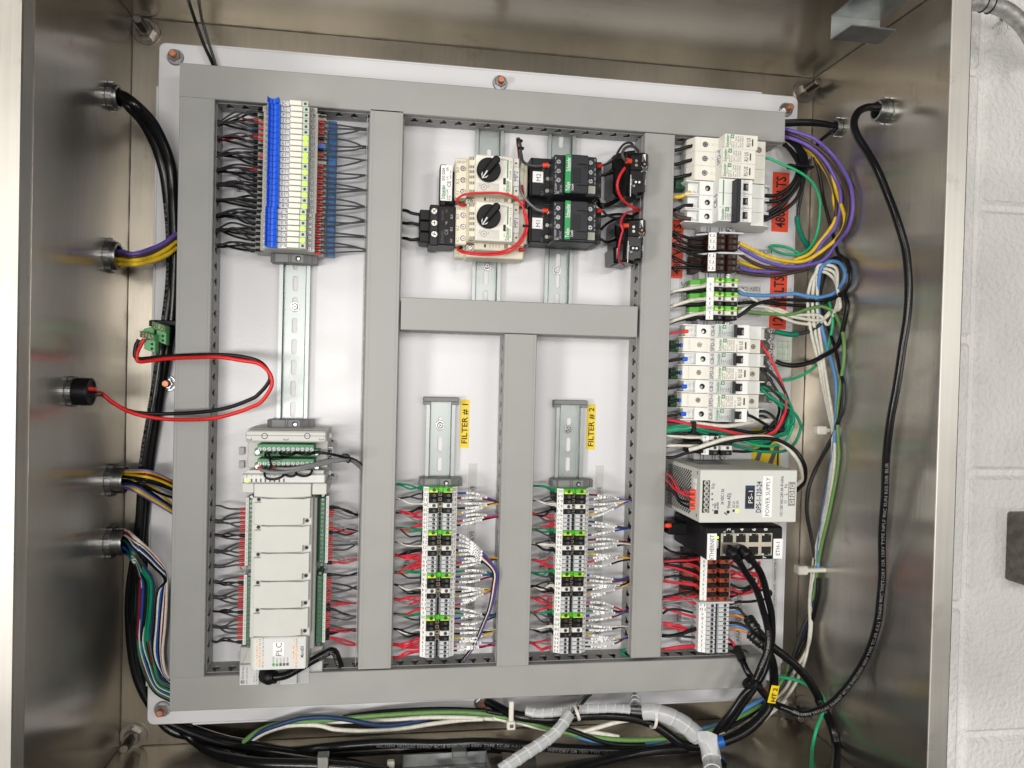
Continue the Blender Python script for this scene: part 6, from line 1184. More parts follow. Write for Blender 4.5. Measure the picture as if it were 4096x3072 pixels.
q = rect('cb5', 215, 705, 365, 885, .026); g_ = thing('green_plug', 'dark green plug left of the wide arrester, behind the lowest black lead', 'plug', ((q[0] + q[1]) / 2, (q[2] + q[3]) / 2, .01), 'dark green remote plugs'); MB().box(*q, .01, .026, M_greend, .0006).build('plug_body', g_)
# ---- three-pole breaker CB-5
t = thing('circuit_breaker', 'wide three-pole white breaker tagged CB-5 with one long dark toggle bar', 'circuit breaker', (CBX0 + dX, P('cb5', 1000, 1050, .07).y, .008))
ed = [P('cb5', 1000, q, .068).y for q in (745, 945, 1143, 1335)]
dX5 = P('cb5', 1030, 1040, .068).x - cxs(990, 640, .068)
for i in range(3):
    mb = MB(); y1, y0 = ed[i], ed[i + 1]; X, ym, h = breaker_poly(640, mb, y0, y1, dx=dX5 + .0008); mb.rrect(X(415, .041), X(462, .041), ym - h * .38, ym + h * .38, .0008, .0402, .0412, M_cbw, .0003); z = .068
    if i < 2: mb.box(X5(866, z, 1040), X5(880, z, 1040), (ym - h) if i == 0 else ym - h * .75, ym + h * .85 if i == 0 else ym + h, z - .0001, z + .0003, M_inkgr, 0)
    else:
        logo(mb, X5(868, z, 1040), ym, z + .0003, h * 1.75); badge(mb, X5(930, z, 1040), ym + h * .72, z + .0003)
        for j, s_ in enumerate(('Multi 9', 'C60BP', 'C 20A', '480Y/277V~', 'UL489')): mb.text(s_, X5(912 + j * 30, z, 1040), ym - h * .3, z + .0003, .0020, M_inkg, math.pi / 2, fit=h * (1.0 if j < 3 else 1.2))
    mb.build('pole_module', t)
    for px in (656, 1340): m = MB(); x = X5(px, .0508, 1040); hole(m, x, ym, .0034, .0507, M_dark, 18); m.cyl(x - .001, ym - .0008, .0018, .0507, .0508, M_steelnut, 10); m.build('screw_hole', t)
    m = MB(); m.box(X5(1146, z, 1040), X5(1215, z, 1040), ym - h * .55, ym + h * .5, z - .0003, z + .0002, M_dark, 0); m.text('1-ON', X5(1195, z, 1040), ym - h * .1, z + .0004, .0028, M_inkw, math.pi / 2, fit=h * .75); m.build('toggle_slot', t)
    for s_ in (-1, 1): m = MB(); m.rrect(X5(1148, z, 1040), X5(1212, z, 1040), ym + s_ * h * .8 - h * .14, ym + s_ * h * .8 + h * .14, .0006, z, z + .0022, M_cbw, .0005); m.build('toggle_shoulder', t)
m = MB(); y1, y0 = P('cb5', 1100, 738, .082).y, P('cb5', 1100, 1322, .082).y; xa, xb = X5(1060, .082, 1040), X5(1142, .082, 1040); m.profx([(xa, .067), (xa + .0006, .0800), (xa + .002, .0815), (xb - .0035, .0815), (xb - .001, .079), (xb, .067)], y0, y1, M_tog); m.build('toggle', t)
tagstrip(t, cxs(765, 640, .068) + dX5 + .0008, 0, P('cb5', 800, 1055, .06).y, .0100, .0515, .0672, 'CB-5')
wire(cpath('cb5', [(420, 930, 46), (360, 955, 46), (280, 990, 42), (170, 1000, 36)]), 'yellow', 'short yellow wire entering breaker CB-5 from the duct', r=.0026)
wire(cpath('cb5', [(450, 1110, 44), (380, 1110, 44), (280, 1140, 40), (165, 1190, 34)]), 'black', 'black wire entering the middle pole of breaker CB-5', r=.0022)
wire(cpath('cb5', [(430, 1300, 42), (350, 1290, 40), (260, 1270, 36), (160, 1220, 32)]), 'brown', 'brown wire entering the bottom pole of breaker CB-5', r=.0024)
# load leads of CB-5 gathered with a tie and rising behind the top duct
gl = 'thick black load leads of the wide breaker'
for i, pts_ in enumerate(([(1455, 975, 42), (1600, 975, 44), (1740, 900, 46), (1850, 780, 48), (1905, 640, 48), (1920, 560, 46), (1890, 450, 40), (1800, 330, 34), (1705, 270, 28)],
                          [(1460, 1060, 42), (1640, 1040, 46), (1790, 930, 50), (1900, 760, 52), (1950, 610, 50), (1950, 500, 46), (1890, 330, 38), (1800, 230, 30), (1740, 200, 24)],
                          [(1440, 1240, 42), (1560, 1170, 46), (1720, 1060, 50), (1860, 900, 52), (1960, 720, 52), (1985, 590, 50), (1980, 470, 46), (1920, 320, 38), (1820, 200, 28)],
                          [(1440, 1320, 42), (1600, 1240, 48), (1780, 1130, 52), (1900, 1000, 54), (1960, 840, 54), (1980, 640, 52), (2020, 520, 46), (2000, 400, 40), (1900, 260, 32)],
                          [(1445, 1280, 44), (1640, 1160, 48), (1800, 980, 52), (1920, 780, 52), (1930, 600, 48), (1850, 430, 40), (1730, 260, 28)])):
    wire(cpath('cb5', pts_), 'black', 'thick black load lead right of breaker CB-5, %s of five' % ORD[i], r=.0024, group=gl)
p = P('cb5', 1955, 585, .052); mb = MB(); mb.box(p.x - .015, p.x + .014, p.y - .0016, p.y + .0016, .044, .0585, M_black, .0012); mb.box(p.x - .019, p.x - .013, p.y - .0026, p.y + .0026, .05, .057, M_black, .0008); tag(mb.build('cable_tie'), 'black cable tie gathering the thick black leads right of the wide breaker', 'cable tie')
wire(cpath('cb5', [(1450, 455, 46), (1540, 475, 50), (1680, 540, 54), (1850, 610, 58), (1990, 690, 58), (2110, 800, 56), (2180, 940, 54), (2215, 1100, 52)]) + cpath('tb6', [(2180, 80, 46), (2080, 300, 34), (1990, 380, 24), (1880, 415, 16), (1720, 400, 10), (1580, 350, 8), (1520, 300, 8), (1570, 280, 9), (1720, 300, 10), (1850, 350, 12), (1960, 420, 14), (2100, 560, 12), (2180, 690, 10), (2240, 850, 8)]), 'mint', 'long mint green wire from arrester SPD-4 curling into a loop over the panel', r=.0017)
wire(cpath('cb5', [(2080, 480, 40), (2020, 640, 42), (1980, 820, 40), (1950, 1000, 36), (1920, 1150, 32), (1912, 1250, 30)]) , 'dgrey', 'dark grey ground wire right of the 480 VOLTS sticker', r=.0022)
wire(cpath('cb5', [(1902, 1260, 30), (1900, 1340, 28), (1925, 1440, 26), (1970, 1560, 24), (2020, 1640, 22)]) + cpath('tb6', [(2070, 310, 20)]), 'teal', 'shiny teal heat-shrink length right of the 480 VOLTS sticker', r=.0034)
# purple / brown / yellow motor bundle
gp = 'thick motor wires looping right of the panel'
def loopw(c, top, mids, end, lab, r=.0023): wire(cpath('t30', top) + cpath('n', mids) + cpath('tb6', end), c, lab, r=r, group=gp, seg=6)
loopw('purple', [(100, 1105, 26), (220, 1135, 40), (400, 1200, 50), (560, 1340, 54), (680, 1520, 56)], [(3408, 770, 56), (3410, 850, 56), (3390, 920, 54), (3350, 970, 52)], [(2260, 480, 46), (2000, 560, 44), (1750, 575, 42), (1450, 500, 42), (1230, 390, 42), (1095, 310, 42)], 'outermost purple wire sweeping from the top duct corner to the brown terminals')
loopw('brown', [(100, 1135, 24), (250, 1180, 38), (400, 1260, 46), (540, 1380, 52), (640, 1540, 54)], [(3390, 770, 54), (3392, 850, 54), (3370, 930, 50), (3320, 990, 48)], [(2180, 550, 42), (1950, 600, 40), (1700, 615, 40), (1450, 580, 40), (1250, 500, 40), (1095, 400, 42)], 'outer brown wire sweeping from the top duct corner to the brown terminals')
loopw('purple', [(100, 1172, 26), (230, 1205, 38), (380, 1280, 46), (500, 1400, 50), (590, 1560, 52)], [(3362, 770, 52), (3360, 840, 52), (3340, 910, 48), (3290, 970, 46)], [(2080, 500, 42), (1880, 600, 38), (1600, 640, 36), (1350, 640, 36), (1200, 620, 38), (1090, 590, 42)], 'inner purple wire ending at the lower brown terminals')
loopw('brown', [(100, 1190, 22), (280, 1240, 34), (420, 1340, 42), (520, 1500, 46)], [(3340, 770, 48), (3345, 840, 48), (3325, 920, 44), (3270, 1000, 40)], [(2050, 590, 36), (1850, 650, 34), (1600, 700, 34), (1350, 690, 34), (1180, 665, 36), (1070, 650, 40)], 'inner brown wire ending at the lowest brown terminal')
loopw('yellow', [(110, 1150, 22), (300, 1250, 34), (460, 1400, 42), (560, 1560, 48)], [(3350, 780, 48), (3380, 880, 50), (3350, 950, 50)], [(2180, 400, 48), (1980, 500, 46), (1780, 500, 44), (1500, 440, 44), (1280, 340, 44), (1090, 245, 44)], 'outer yellow wire sweeping to the upper brown terminals')
loopw('yellow', [(110, 1180, 20), (330, 1290, 32), (480, 1450, 40), (560, 1620, 44)], [(3335, 800, 46), (3340, 880, 46)], [(2180, 270, 42), (2060, 400, 42), (1900, 470, 40), (1650, 560, 34), (1400, 590, 34), (1200, 540, 36), (1085, 500, 42)], 'inner yellow wire ending at the lower brown terminals')
# black bundle into the right wall fitting
for i, (a_, z_) in enumerate(((0, 30), (14, 34), (28, 32), (40, 30))): wire(cpath('t30', [(120, 1045 + a_, z_), (300, 1040 + a_ * .9, z_ + 10), (450, 1050 + a_ * .8, z_ + 24), (600, 1085 + a_ * .4, z_ + 40)]), 'black', 'black lead from the top duct into the right wall fitting, %s of four' % ORD[i], r=.0020, group='black leads into the right wall fitting')
wire(cpath('t30', [(600, 1100, 70), (520, 1160, 60), (440, 1230, 44), (400, 1350, 36), (440, 1480, 36), (470, 1659, 36)]) + cpath('t31', [(480, 60, 38), (520, 220, 42), (560, 360, 44), (600, 520, 44), (640, 560, 46), (690, 640, 48), (710, 740, 48), (680, 830, 46), (620, 880, 44), (500, 950, 40), (340, 985, 34), (120, 970, 30), (0, 960, 32)]) + cpath('tb6', [(1400, 1080, 36), (1250, 1070, 42), (1085, 1085, 44)]), 'black', 'black stranded wire falling from the right wall fitting to the 120 volt terminals', r=.0022)
wire(cpath('t31', [(700, 700, 50), (690, 600, 50), (620, 565, 48), (540, 590, 44), (480, 700, 40), (450, 850, 36), (460, 1000, 34), (520, 1180, 34), (580, 1350, 34), (620, 1540, 34), (650, 1659, 34)]) + cpath('t32', [(640, 150, 34), (600, 350, 36), (520, 540, 34), (400, 750, 30), (345, 950, 28), (340, 1150, 26), (380, 1350, 26), (405, 1500, 28), (390, 1640, 28)]), 'black', 'black stranded wire looping beside the blue loop and down the right side', r=.0022)
wire(cpath('tb6', [(1070, 1270, 44), (1150, 1220, 46), (1280, 1120, 48), (1450, 1060, 46), (1700, 1035, 44), (1950, 1040, 44), (2180, 1045, 44)]) + cpath('t31', [(620, 900, 46), (690, 820, 46), (715, 700, 46), (680, 610, 46), (600, 570, 44), (520, 640, 40), (470, 790, 38), (440, 930, 38)]), 'black', 'black wire from the lowest 120 volt terminal joining the dark loop', r=.0022)
wire(cpath('tb6', [(1080, 920, 44), (1180, 960, 44), (1400, 975, 42), (1650, 970, 42), (1850, 950, 44), (2000, 980, 46), (2150, 1000, 48)]) + cpath('t31', [(420, 915, 50), (560, 880, 52), (650, 780, 54), (665, 690, 54), (620, 615, 54), (540, 600, 52), (465, 650, 50), (440, 760, 44), (430, 900, 38), (450, 1100, 36), (500, 1300, 34), (560, 1500, 32), (590, 1659, 32)]) + cpath('t32', [(590, 200, 32), (575, 500, 32), (530, 800, 30), (480, 1100, 30), (440, 1400, 30), (430, 1620, 30)]), 'sky', 'sky blue wire with a round loop at the right side', r=.0024)
for i, pts_ in enumerate(([(1075, 880, 40), (1130, 900, 40), (1300, 1030, 40), (1450, 1130, 38), (1650, 1170, 38), (1850, 1240, 38), (2200, 1250, 40)], [(1080, 1200, 42), (1250, 1130, 44), (1450, 1130, 42), (1650, 1200, 40), (1850, 1270, 40), (2200, 1320, 42)], [(1075, 1220, 42), (1200, 1150, 42), (1380, 1120, 40), (1600, 1230, 36), (1850, 1340, 36), (2100, 1375, 36), (2210, 1360, 36)])):
    wire(cpath('tb6', pts_) + cpath('t31', [(520 + i * 8, 1085 - i * 25 + (60 if i == 0 else 0), 44), (600 + i * 12, 960 + i * 20, 48), (600, 830, 50), (560 + i * 14, 740 - i * 40, 50), (480 - i * 10, 690 - i * 30, 46), (400 + i * 10, 720 - i * 20, 42), (350 + i * 38, 860, 40), (345 + i * 40, 1000, 38), (370 + i * 36, 1200, 36), (430 + i * 25, 1450, 34), (470 + i * 20, 1659, 32)]) + cpath('t32', [(530 + i * 14, 280, 34), (560 + i * 6, 420, 34), (550 + i * 12, 700, 32), (500 + i * 12, 1050, 30), (430 + i * 14, 1350, 28), (390 + i * 14, 1560, 28)]) + ((cpath('t33', [(360, 200, 26), (360, 480, 26), (320, 720, 26), (220, 960, 26), (60, 1150, 26), (-120, 1320, 26)]) if i == 0 else cpath('t33', [(400 - i * 20, 200, 26), (370, 480, 26), (330, 650, 24), (240, 800, 22), (160, 960, 20), (60, 1060, 20), (-100, 1180, 20)]))), 'white', 'cream white wire looping right of the 120 volt terminals and down, %s of three' % ORD[i], r=.0021, group='cream white wires along the right side')
wire(cpath('tb6', [(1075, 1155, 42), (1200, 1190, 42), (1400, 1220, 40), (1700, 1240, 40), (1860, 1225, 42), (2050, 1160, 44), (2200, 1130, 44)]) + cpath('t31', [(470, 990, 46), (560, 1030, 46), (620, 1140, 44), (655, 1280, 42), (655, 1450, 40), (625, 1659, 38)]) + cpath('t32', [(600, 250, 36), (605, 500, 36), (610, 640, 36), (580, 850, 34), (520, 1150, 32), (460, 1400, 30), (425, 1600, 28)]) + cpath('t33', [(400, 150, 22), (340, 350, 20), (240, 600, 18), (150, 850, 18), (60, 1000, 18)]), 'lime', 'pale green wire running down the right side', r=.0022)
wire(cpath('t32', [(655, 0, 36), (650, 200, 36), (600, 340, 38), (560, 450, 38), (430, 700, 36), (350, 900, 34), (335, 1100, 32), (370, 1300, 30), (405, 1500, 30)]) + cpath('t33', [(400, 60, 26), (380, 260, 24), (300, 450, 22), (230, 650, 20), (150, 900, 18), (40, 1050, 18)]), 'dgrey', 'dark stranded wire crossing the upper white cable tie', r=.0024)
wire(cpath('t33', [(435, 20, 24), (420, 200, 22), (360, 450, 20), (270, 640, 16), (180, 830, 14), (90, 960, 14)]), 'black', 'black wire in the bundle at the lower right corner', r=.0026)
wire(cpath('t33', [(410, 40, 20), (370, 350, 16), (300, 560, 14), (200, 800, 12), (100, 950, 12)]), 'navy', 'navy blue wire in the bundle at the lower right corner', r=.0022)
for i, (c, x, y, w_) in enumerate((('t32', 560, 398, .036), ('t32', 395, 1605, .036))):
    p = P(c, x, y, .040); mb = MB(); mb.box(p.x - w_ / 2, p.x + w_ / 2, p.y - .0026, p.y + .0026, .034, .0445, M_tie, .0012); mb.box(p.x - w_ * .62, p.x - w_ * .25, p.y - .0058, p.y + .0052, .032, .0440, M_tie, .0014); tag(mb.build('cable_tie'), ['wide white cable tie on the bundle beside the power supply', 'wide white cable tie on the bundle beside the network switch'][i], 'cable tie')
# ================================================================ ground bar
q = rect('cbs', 1440, 140, 1580, 1180, .022); t = thing('ground_bar', 'metal ground bar with a row of screws right of the breakers', 'ground bar', ((q[0] + q[1]) / 2, (q[2] + q[3]) / 2, .004)); mb = MB(); mb.box(q[0] + .012, q[1] - .004, q[2], q[3], .006, .022, mat('alu_bar', (.42, .41, .38), .45, metal=.9, var=.15, vs=80), .0006); mb.box(q[0], q[0] + .018, q[2], q[3], .0006, .006, mat('alu_bar', (.42, .41, .38), .45), .0004); mb.build('bar', t)
for i in range(14):
    y = q[3] - .004 - i * (q[3] - q[2] - .008) / 13; x = q[1] - .0085 + (.003 if i % 2 else 0); m = MB(); m.cyl(x, y, .0040, .022, .0255, M_chrome, 16, ch=.0008); screw(m, x, y, .0036, .0259, M_chrome, M_ink); m.build('clamp_screw', t)
    m = MB(); m.cyl(x - .0095, y - .001, .0016, .0061, .0084, M_ink if i % 3 else M_tred, 10); m.build('wire_hole', t)
wire(cpath('cbs', [(1590, 195, 28), (1680, 215, 30), (1800, 235, 32), (1900, 232, 32)]), 'teal', 'shiny teal heat-shrink length on the top of the ground bar', r=.0034)
wire(cpath('cbs', [(1890, 230, 32), (2020, 205, 34), (2140, 150, 36), (2220, 80, 38)]), 'dgrey', 'dark grey wire leaving the teal sleeve of the ground bar', r=.0026)
wire(cpath('cbs', [(1600, 605, 28), (1700, 645, 32), (1850, 665, 36), (2020, 640, 38), (2150, 590, 40), (2240, 540, 42)]) + cpath('t31', [(600, 1330, 44), (660, 1120, 44), (685, 980, 44), (660, 880, 44)]), 'black', 'thick black wire from the middle of the ground bar to the loops', r=.0030)
wire(cpath('cbs', [(1600, 850, 26), (1700, 870, 26), (1850, 845, 26), (2050, 750, 26), (2200, 620, 26)]) + cpath('t31', [(500, 1380, 24), (540, 1250, 22), (560, 1100, 20), (530, 950, 18)]), 'mint', 'mint green wire from the ground bar rising along the right side', r=.0018)
# ================================================================ wire loom round the lower breakers
wire(cpath('cbs', [(1360, 290, 40), (1420, 400, 44), (1520, 550, 48), (1620, 760, 50), (1700, 950, 52), (1740, 1100, 54), (1740, 1260, 56), (1690, 1420, 58), (1610, 1560, 58), (1500, 1640, 56)]), 'red', 'red wire running diagonally over the ground bar', r=.0018)
for i, pts_ in enumerate(([(1340, 670, 42), (1450, 760, 46), (1560, 920, 50), (1650, 1080, 52), (1700, 1230, 54), (1680, 1380, 56), (1600, 1530, 56), (1450, 1620, 54)], [(1360, 680, 42), (1520, 750, 48), (1650, 900, 52), (1750, 1080, 54), (1780, 1230, 56), (1740, 1400, 58), (1620, 1560, 58)],
                          [(1370, 920, 44), (1480, 950, 48), (1600, 1050, 52), (1720, 1180, 54), (1760, 1320, 56), (1700, 1450, 58), (1560, 1590, 58)], [(1350, 1300, 44), (1450, 1300, 48), (1540, 1350, 50), (1600, 1430, 52), (1590, 1540, 52)], [(1350, 1360, 42), (1440, 1370, 44), (1540, 1450, 46), (1590, 1530, 48)], [(1640, 1180, 40), (1650, 1290, 44), (1620, 1400, 48), (1580, 1520, 50)])):
    wire(cpath('cbs', pts_), 'black', 'black wire in the loom right of the lower breakers, %s of six' % ORD[i], r=.0018, group='black wires in the loom right of the breakers')
for i, (c_, pts_) in enumerate((('green', [(1380, 960, 44), (1500, 1080, 50), (1620, 1160, 54), (1760, 1240, 56), (1880, 1350, 58), (1950, 1490, 58), (1930, 1640, 56)]), ('mint', [(1400, 980, 42), (1540, 1120, 48), (1700, 1220, 52), (1810, 1310, 54), (1850, 1420, 54), (1820, 1560, 52), (1760, 1640, 50)]), ('green', [(1400, 940, 44), (1560, 1010, 50), (1700, 1080, 54), (1790, 1190, 56), (1840, 1330, 56), (1840, 1460, 56), (1790, 1600, 54)]), ('green', [(1480, 1090, 40), (1640, 1190, 46), (1730, 1300, 50), (1735, 1440, 50), (1690, 1580, 48)]))):
    mids = {0: [(1950, 250, 56), (1870, 450, 54), (1740, 560, 50), (1500, 580, 46), (1250, 550, 44), (1050, 490, 44), (880, 420, 46), (660, 330, 50), (500, 280, 54)], 1: [(1840, 200, 52), (1760, 400, 50), (1600, 490, 46), (1350, 490, 44), (1150, 430, 44), (950, 360, 46), (700, 270, 52), (500, 240, 56)], 2: [(1800, 200, 54), (1700, 310, 54), (1500, 380, 52), (1250, 370, 50), (1000, 330, 50), (700, 290, 54), (500, 250, 56)], 3: [(1740, 150, 48), (1700, 260, 44), (1560, 420, 42), (1350, 450, 42), (1150, 410, 44), (900, 350, 48), (600, 240, 54)]}[i]
    end = [(380, 240 + i * 8, 54), (220, 250 + i * 12, 48), (70, 275 + i * 12, 40)]
    wire(cpath('cbs', pts_[:-1]) + cpath('psu', mids + end), c_, '%s wire looping right of the breakers back to the duct, %s of four' % (WN[c_], ORD[i]), r=.0019, group='green wires looping right of the breakers')
for i in range(2): wire(cpath('psu', [(500, 225 + i * 14, 54), (360, 205 + i * 22, 54), (220, 220 + i * 25, 48), (75, 260 + i * 20, 40)] ), 'green', 'green wire at the black tie above the four terminals, %s of two' % ORD[i], r=.0019, group='short green wires at the tie')
wire(cpath('psu', [(75, 135, 40), (200, 150, 48), (350, 185, 54), (500, 215, 56), (700, 245, 58), (900, 285, 58), (1050, 325, 58), (1200, 350, 58)]) + cpath('psu', [(1400, 365, 56), (1550, 310, 58), (1650, 200, 58), (1710, 70, 58)]), 'red', 'red wire crossing above the four terminals from the duct', r=.0020)
wire(cpath('psu', [(75, 150, 38), (250, 170, 46), (480, 200, 50), (700, 225, 52), (900, 245, 52), (1050, 275, 52), (1250, 310, 52), (1400, 300, 52), (1500, 250, 54), (1600, 150, 54)]), 'black', 'black wire sagging below breaker CB-1 to the loom', r=.0020)
for i in range(2): wire(cpath('psu', [(300, 150, 44), (480, 178 + i * 10, 52), (700, 205 + i * 10, 54), (950, 215 + i * 8, 54), (1200, 180 + i * 6, 52), (1400, 145 + i * 10, 48), (1560, 140 + i * 26, 46)]), 'white', 'white wire sagging below breaker CB-1, %s of two' % ('upper', 'lower')[i], r=.0022, group='white wires below the lowest breaker')
wire(cpath('psu', [(70, 320, 40), (250, 330, 44), (450, 325, 48), (600, 330, 50), (800, 350, 50)]), 'black', 'black printed wire running behind the black tie', r=.0018)
wire(cpath('psu', [(75, 350, 38), (250, 365, 42), (420, 380, 44), (580, 375, 46)]), 'white', 'white wire entering terminal 4 from the duct', r=.0019)
wire(cpath('psu', [(75, 495, 38), (250, 490, 42), (430, 495, 44), (590, 510, 46)]), 'white', 'white printed wire entering terminal 2 from the duct', r=.0019)
wire(cpath('psu', [(75, 655, 40), (200, 650, 44), (350, 600, 48), (480, 575, 50), (590, 575, 48)]), 'black', 'black printed wire entering terminal 1 from the duct', r=.0020)
wire(cpath('psu', [(75, 505, 36), (300, 470, 42), (450, 450, 44), (590, 445, 46)]), 'black', 'black wire entering terminal 3 from the duct', r=.0019)
wire(cpath('psu', [(400, 550, 56), (520, 520, 60), (700, 460, 64), (900, 400, 66), (1100, 375, 66), (1300, 370, 66), (1500, 375, 66), (1650, 440, 66), (1780, 540, 66), (1900, 690, 70), (1955, 830, 78), (1965, 950, 88), (1890, 1030, 100)]), 'white', 'white printed wire arching over to the right end of the power supply', r=.0026, name='wire')
wire(cpath('psu', [(490, 560, 58), (700, 490, 62), (950, 435, 66), (1200, 400, 68), (1450, 390, 68), (1650, 425, 68), (1850, 540, 70), (1960, 680, 74), (2010, 830, 82), (1990, 1000, 92), (1890, 1110, 100)]), 'black', 'black wire arching over to the right end of the power supply', r=.0024)
wire(cpath('psu', [(1010, 570, 46), (1200, 575, 44), (1380, 545, 42), (1500, 470, 42), (1580, 380, 44), (1640, 280, 48)]), 'black', 'black wire leaving terminal 1 to the right', r=.0018)
for i, (x, y, w_, h_) in enumerate(((480, 250, .0055, .016), (1620, 270, .022, .006))):
    p = P('psu', x, y, .060); mb = MB(); mb.box(p.x - w_ / 2, p.x + w_ / 2, p.y - h_ / 2, p.y + h_ / 2, .044, .0595, M_black, .0012)
    if i: mb.tube([p + Vector((-.012, .004, 0)), p + Vector((-.032, .014, .004)), p + Vector((-.045, .019, .002))], .0018, M_black, 8); mb.cyl(p.x - .044, p.y + .019, .0042, .060, .066, M_black, 10, ch=.001)
    tag(mb.build('cable_tie'), ['broad black cable tie round the wires below breaker CB-1', 'black cable tie gathering the loom above the power supply'][i], 'cable tie')
# wires left of brown and 120 V terminals
for i, (pts_, c_) in enumerate((([(655, 185, 36), (560, 195, 40), (420, 185, 42), (300, 150, 42), (160, 95, 38)], 'black'), ([(650, 275, 36), (560, 285, 40), (420, 275, 42), (280, 215, 42), (155, 120, 36)], 'black'), ([(645, 345, 36), (540, 345, 40), (400, 325, 42), (270, 290, 40), (155, 255, 36)], 'black'), ([(645, 435, 36), (560, 430, 40), (430, 400, 42), (280, 330, 40), (155, 265, 34)], 'black'), ([(640, 555, 36), (540, 560, 40), (400, 545, 42), (270, 490, 40), (155, 430, 36)], 'black'), ([(635, 600, 36), (520, 600, 40), (380, 588, 42), (250, 590, 40), (150, 595, 36)], 'black'))):
    wire(cpath('tb6', pts_), c_, 'black lead into the left of the brown terminals, %s from top' % ORD[i], r=.0020, group='black leads left of the brown terminals')
for i, (c_, pts_) in enumerate((('white', [(640, 845, 38), (520, 858, 42), (360, 885, 42), (200, 915, 38), (120, 945, 34)]), ('black', [(640, 890, 38), (500, 900, 40), (330, 905, 40), (210, 915, 38), (120, 955, 32)]), ('white', [(630, 1022, 38), (500, 1030, 42), (350, 1065, 42), (220, 1105, 38), (115, 1150, 34)]), ('black', [(625, 1090, 38), (500, 1095, 40), (350, 1100, 40), (220, 1115, 36), (115, 1135, 32)]), ('white', [(625, 1215, 38), (500, 1230, 42), (350, 1270, 42), (220, 1310, 38), (110, 1355, 34)]), ('black', [(620, 1275, 38), (500, 1280, 40), (350, 1295, 40), (220, 1325, 36), (110, 1365, 32)]))):
    wire(cpath('tb6', pts_), c_, '%s wire into the left of the 120 volt terminals, %s from top' % (WN[c_], ORD[i]), r=.0022, group='wires left of the 120 volt terminals')
# ================================================================ power supply
t = thing('power_supply', 'large grey power supply tagged PS-1 with vented left side', 'power supply', (P('psu', 1220, 1190, .01).x, P('psu', 1220, 1190, .01).y, .008))
ZP = .118; q = rect('psu', 555, 829, 1892, 1556, ZP); X0, X1, Y0, Y1 = q; mb = MB(); mb.box(X0, X1, Y0, Y1, .010, ZP, M_psu, .0009)
a0, a1 = Y0 + .006, Y1 - .004; zz = .018
while zz < .092:
    yy = a0 + (.0023 if int(round((zz - .018) / .0034)) % 2 else 0)
    while yy < a1:
        mb.add([(X0 - .00012, yy, zz - .0027), (X0 - .00012, yy + .0016, zz), (X0 - .00012, yy, zz + .0027), (X0 - .00012, yy - .0016, zz)], [(0, 1, 2, 3)], M_dark); yy += .0046
    zz += .0034
mb.box(X0 + .018, X0 + .060, Y1 - .0001, Y1 + .0002, .020, .070, mat('smudged_plate', (.20, .20, .20), .35, var=.5, vs=300), 0)
f = lambda x, y: P('psu', x, y, ZP)
Z = ZP + .0002
for s_, x, y, h_, ln, bd, m_ in (('Rdy', 730, 1048, .0042, .0062, False, M_inkb), ('+', 720, 1160, .0042, None, True, M_inkb), ('+', 720, 1235, .0042, None, True, M_inkb), ('-', 720, 1310, .0042, .0022, True, M_inkb), ('-', 720, 1385, .0042, .0022, True, M_inkb), ('single', 755, 1325, .0026, .0058, True, M_inkb), ('parallel', 793, 1322, .0026, .0078, True, M_inkb), ('24 VDC / 5A', 862, 1198, .0036, .0180, True, M_inkb), ('Vout ADJ.', 948, 1252, .0042, .0180, True, M_inkb), ('DC LO', 1017, 1305, .0030, .0070, True, M_inkb), ('DC ON', 1068, 1303, .0030, .0078, True, M_inkb), ('DPS-1-120-24', 1364, 1202, .0064, .0355, True, M_inkb), ('115 / 230 VAC 2.8/1.4A 47-63Hz', 1680, 1192, .0034, .0460, True, M_inkb), ('N', 1740, 1052, .0042, None, False, M_inkb), ('L', 1737, 1160, .0042, None, False, M_inkb)):
    p = f(x, y); mb.text(s_, p.x, p.y, Z, h_, m_, math.pi / 2, fit=ln, bold=bd)
p = f(1732, 1270); mb.ring((p.x, p.y, Z - .0001), (0, 0, 1), .0015, .0018, .0001, M_inkb, 18); mb.text('+', p.x, p.y, Z, .0018, M_inkb)
p = f(775, 1410); mb.box(p.x - .0024, p.x + .0024, p.y - .0022, p.y + .0022, ZP, Z, M_ink, 0); p = f(915, 1430); mb.add([(p.x - .0028, p.y + .0004, Z), (p.x + .0012, p.y - .0022, Z), (p.x + .0012, p.y - .0010, Z), (p.x - .0018, p.y + .0018, Z)], [(0, 1, 2, 3)], M_inkb)
PR = mb
for (x, y, m_, r_, nm) in ((940, 1410, M_ink, .0019, 'adjust_hole'), (1017, 1392, M_ink, .0014, 'status_lamp'), (1067, 1395, M_ledon, .0016, 'status_lamp')): p = f(x, y); m = MB(); m.cyl(p.x, p.y, r_, ZP, ZP + .0004, m_, 16, ch=.0001); m.build(nm, t)
q2 = rect('psu', 585, 972, 685, 1420, ZP); m = MB(); m.box(q2[0], q2[1], q2[2], q2[3], ZP - .001, ZP + .0002, M_ink, 0); tb = m.build('output_terminals', t)
for i in range(6): y = q2[2] + (q2[3] - q2[2]) * (i + .5) / 6; x = (q2[0] + q2[1]) / 2 + .0004; m = MB(); m.cyl(x, y, .0031, ZP + .0002, ZP + .0008, mat('socket_grey', (.55, .55, .52), .4), 18, ch=.0003); m.cyl(x, y, .0022, ZP + .0008, ZP + .0010, M_steelnut, 14); screw(m, x, y, .0020, ZP + .0012, M_steelnut, M_ink); m.build('terminal_screw', tb)
q2 = rect('psu', 1775, 995, 1866, 1325, ZP); m = MB(); m.box(q2[0], q2[1], q2[2], q2[3], ZP - .001, ZP + .0002, M_ink, 0); m.box(q2[0] + .0005, q2[1] - .0006, q2[2] + .0005, q2[3] - .0005, ZP - .001, ZP + .0004, M_psu, 0); tb = m.build('input_terminals', t)
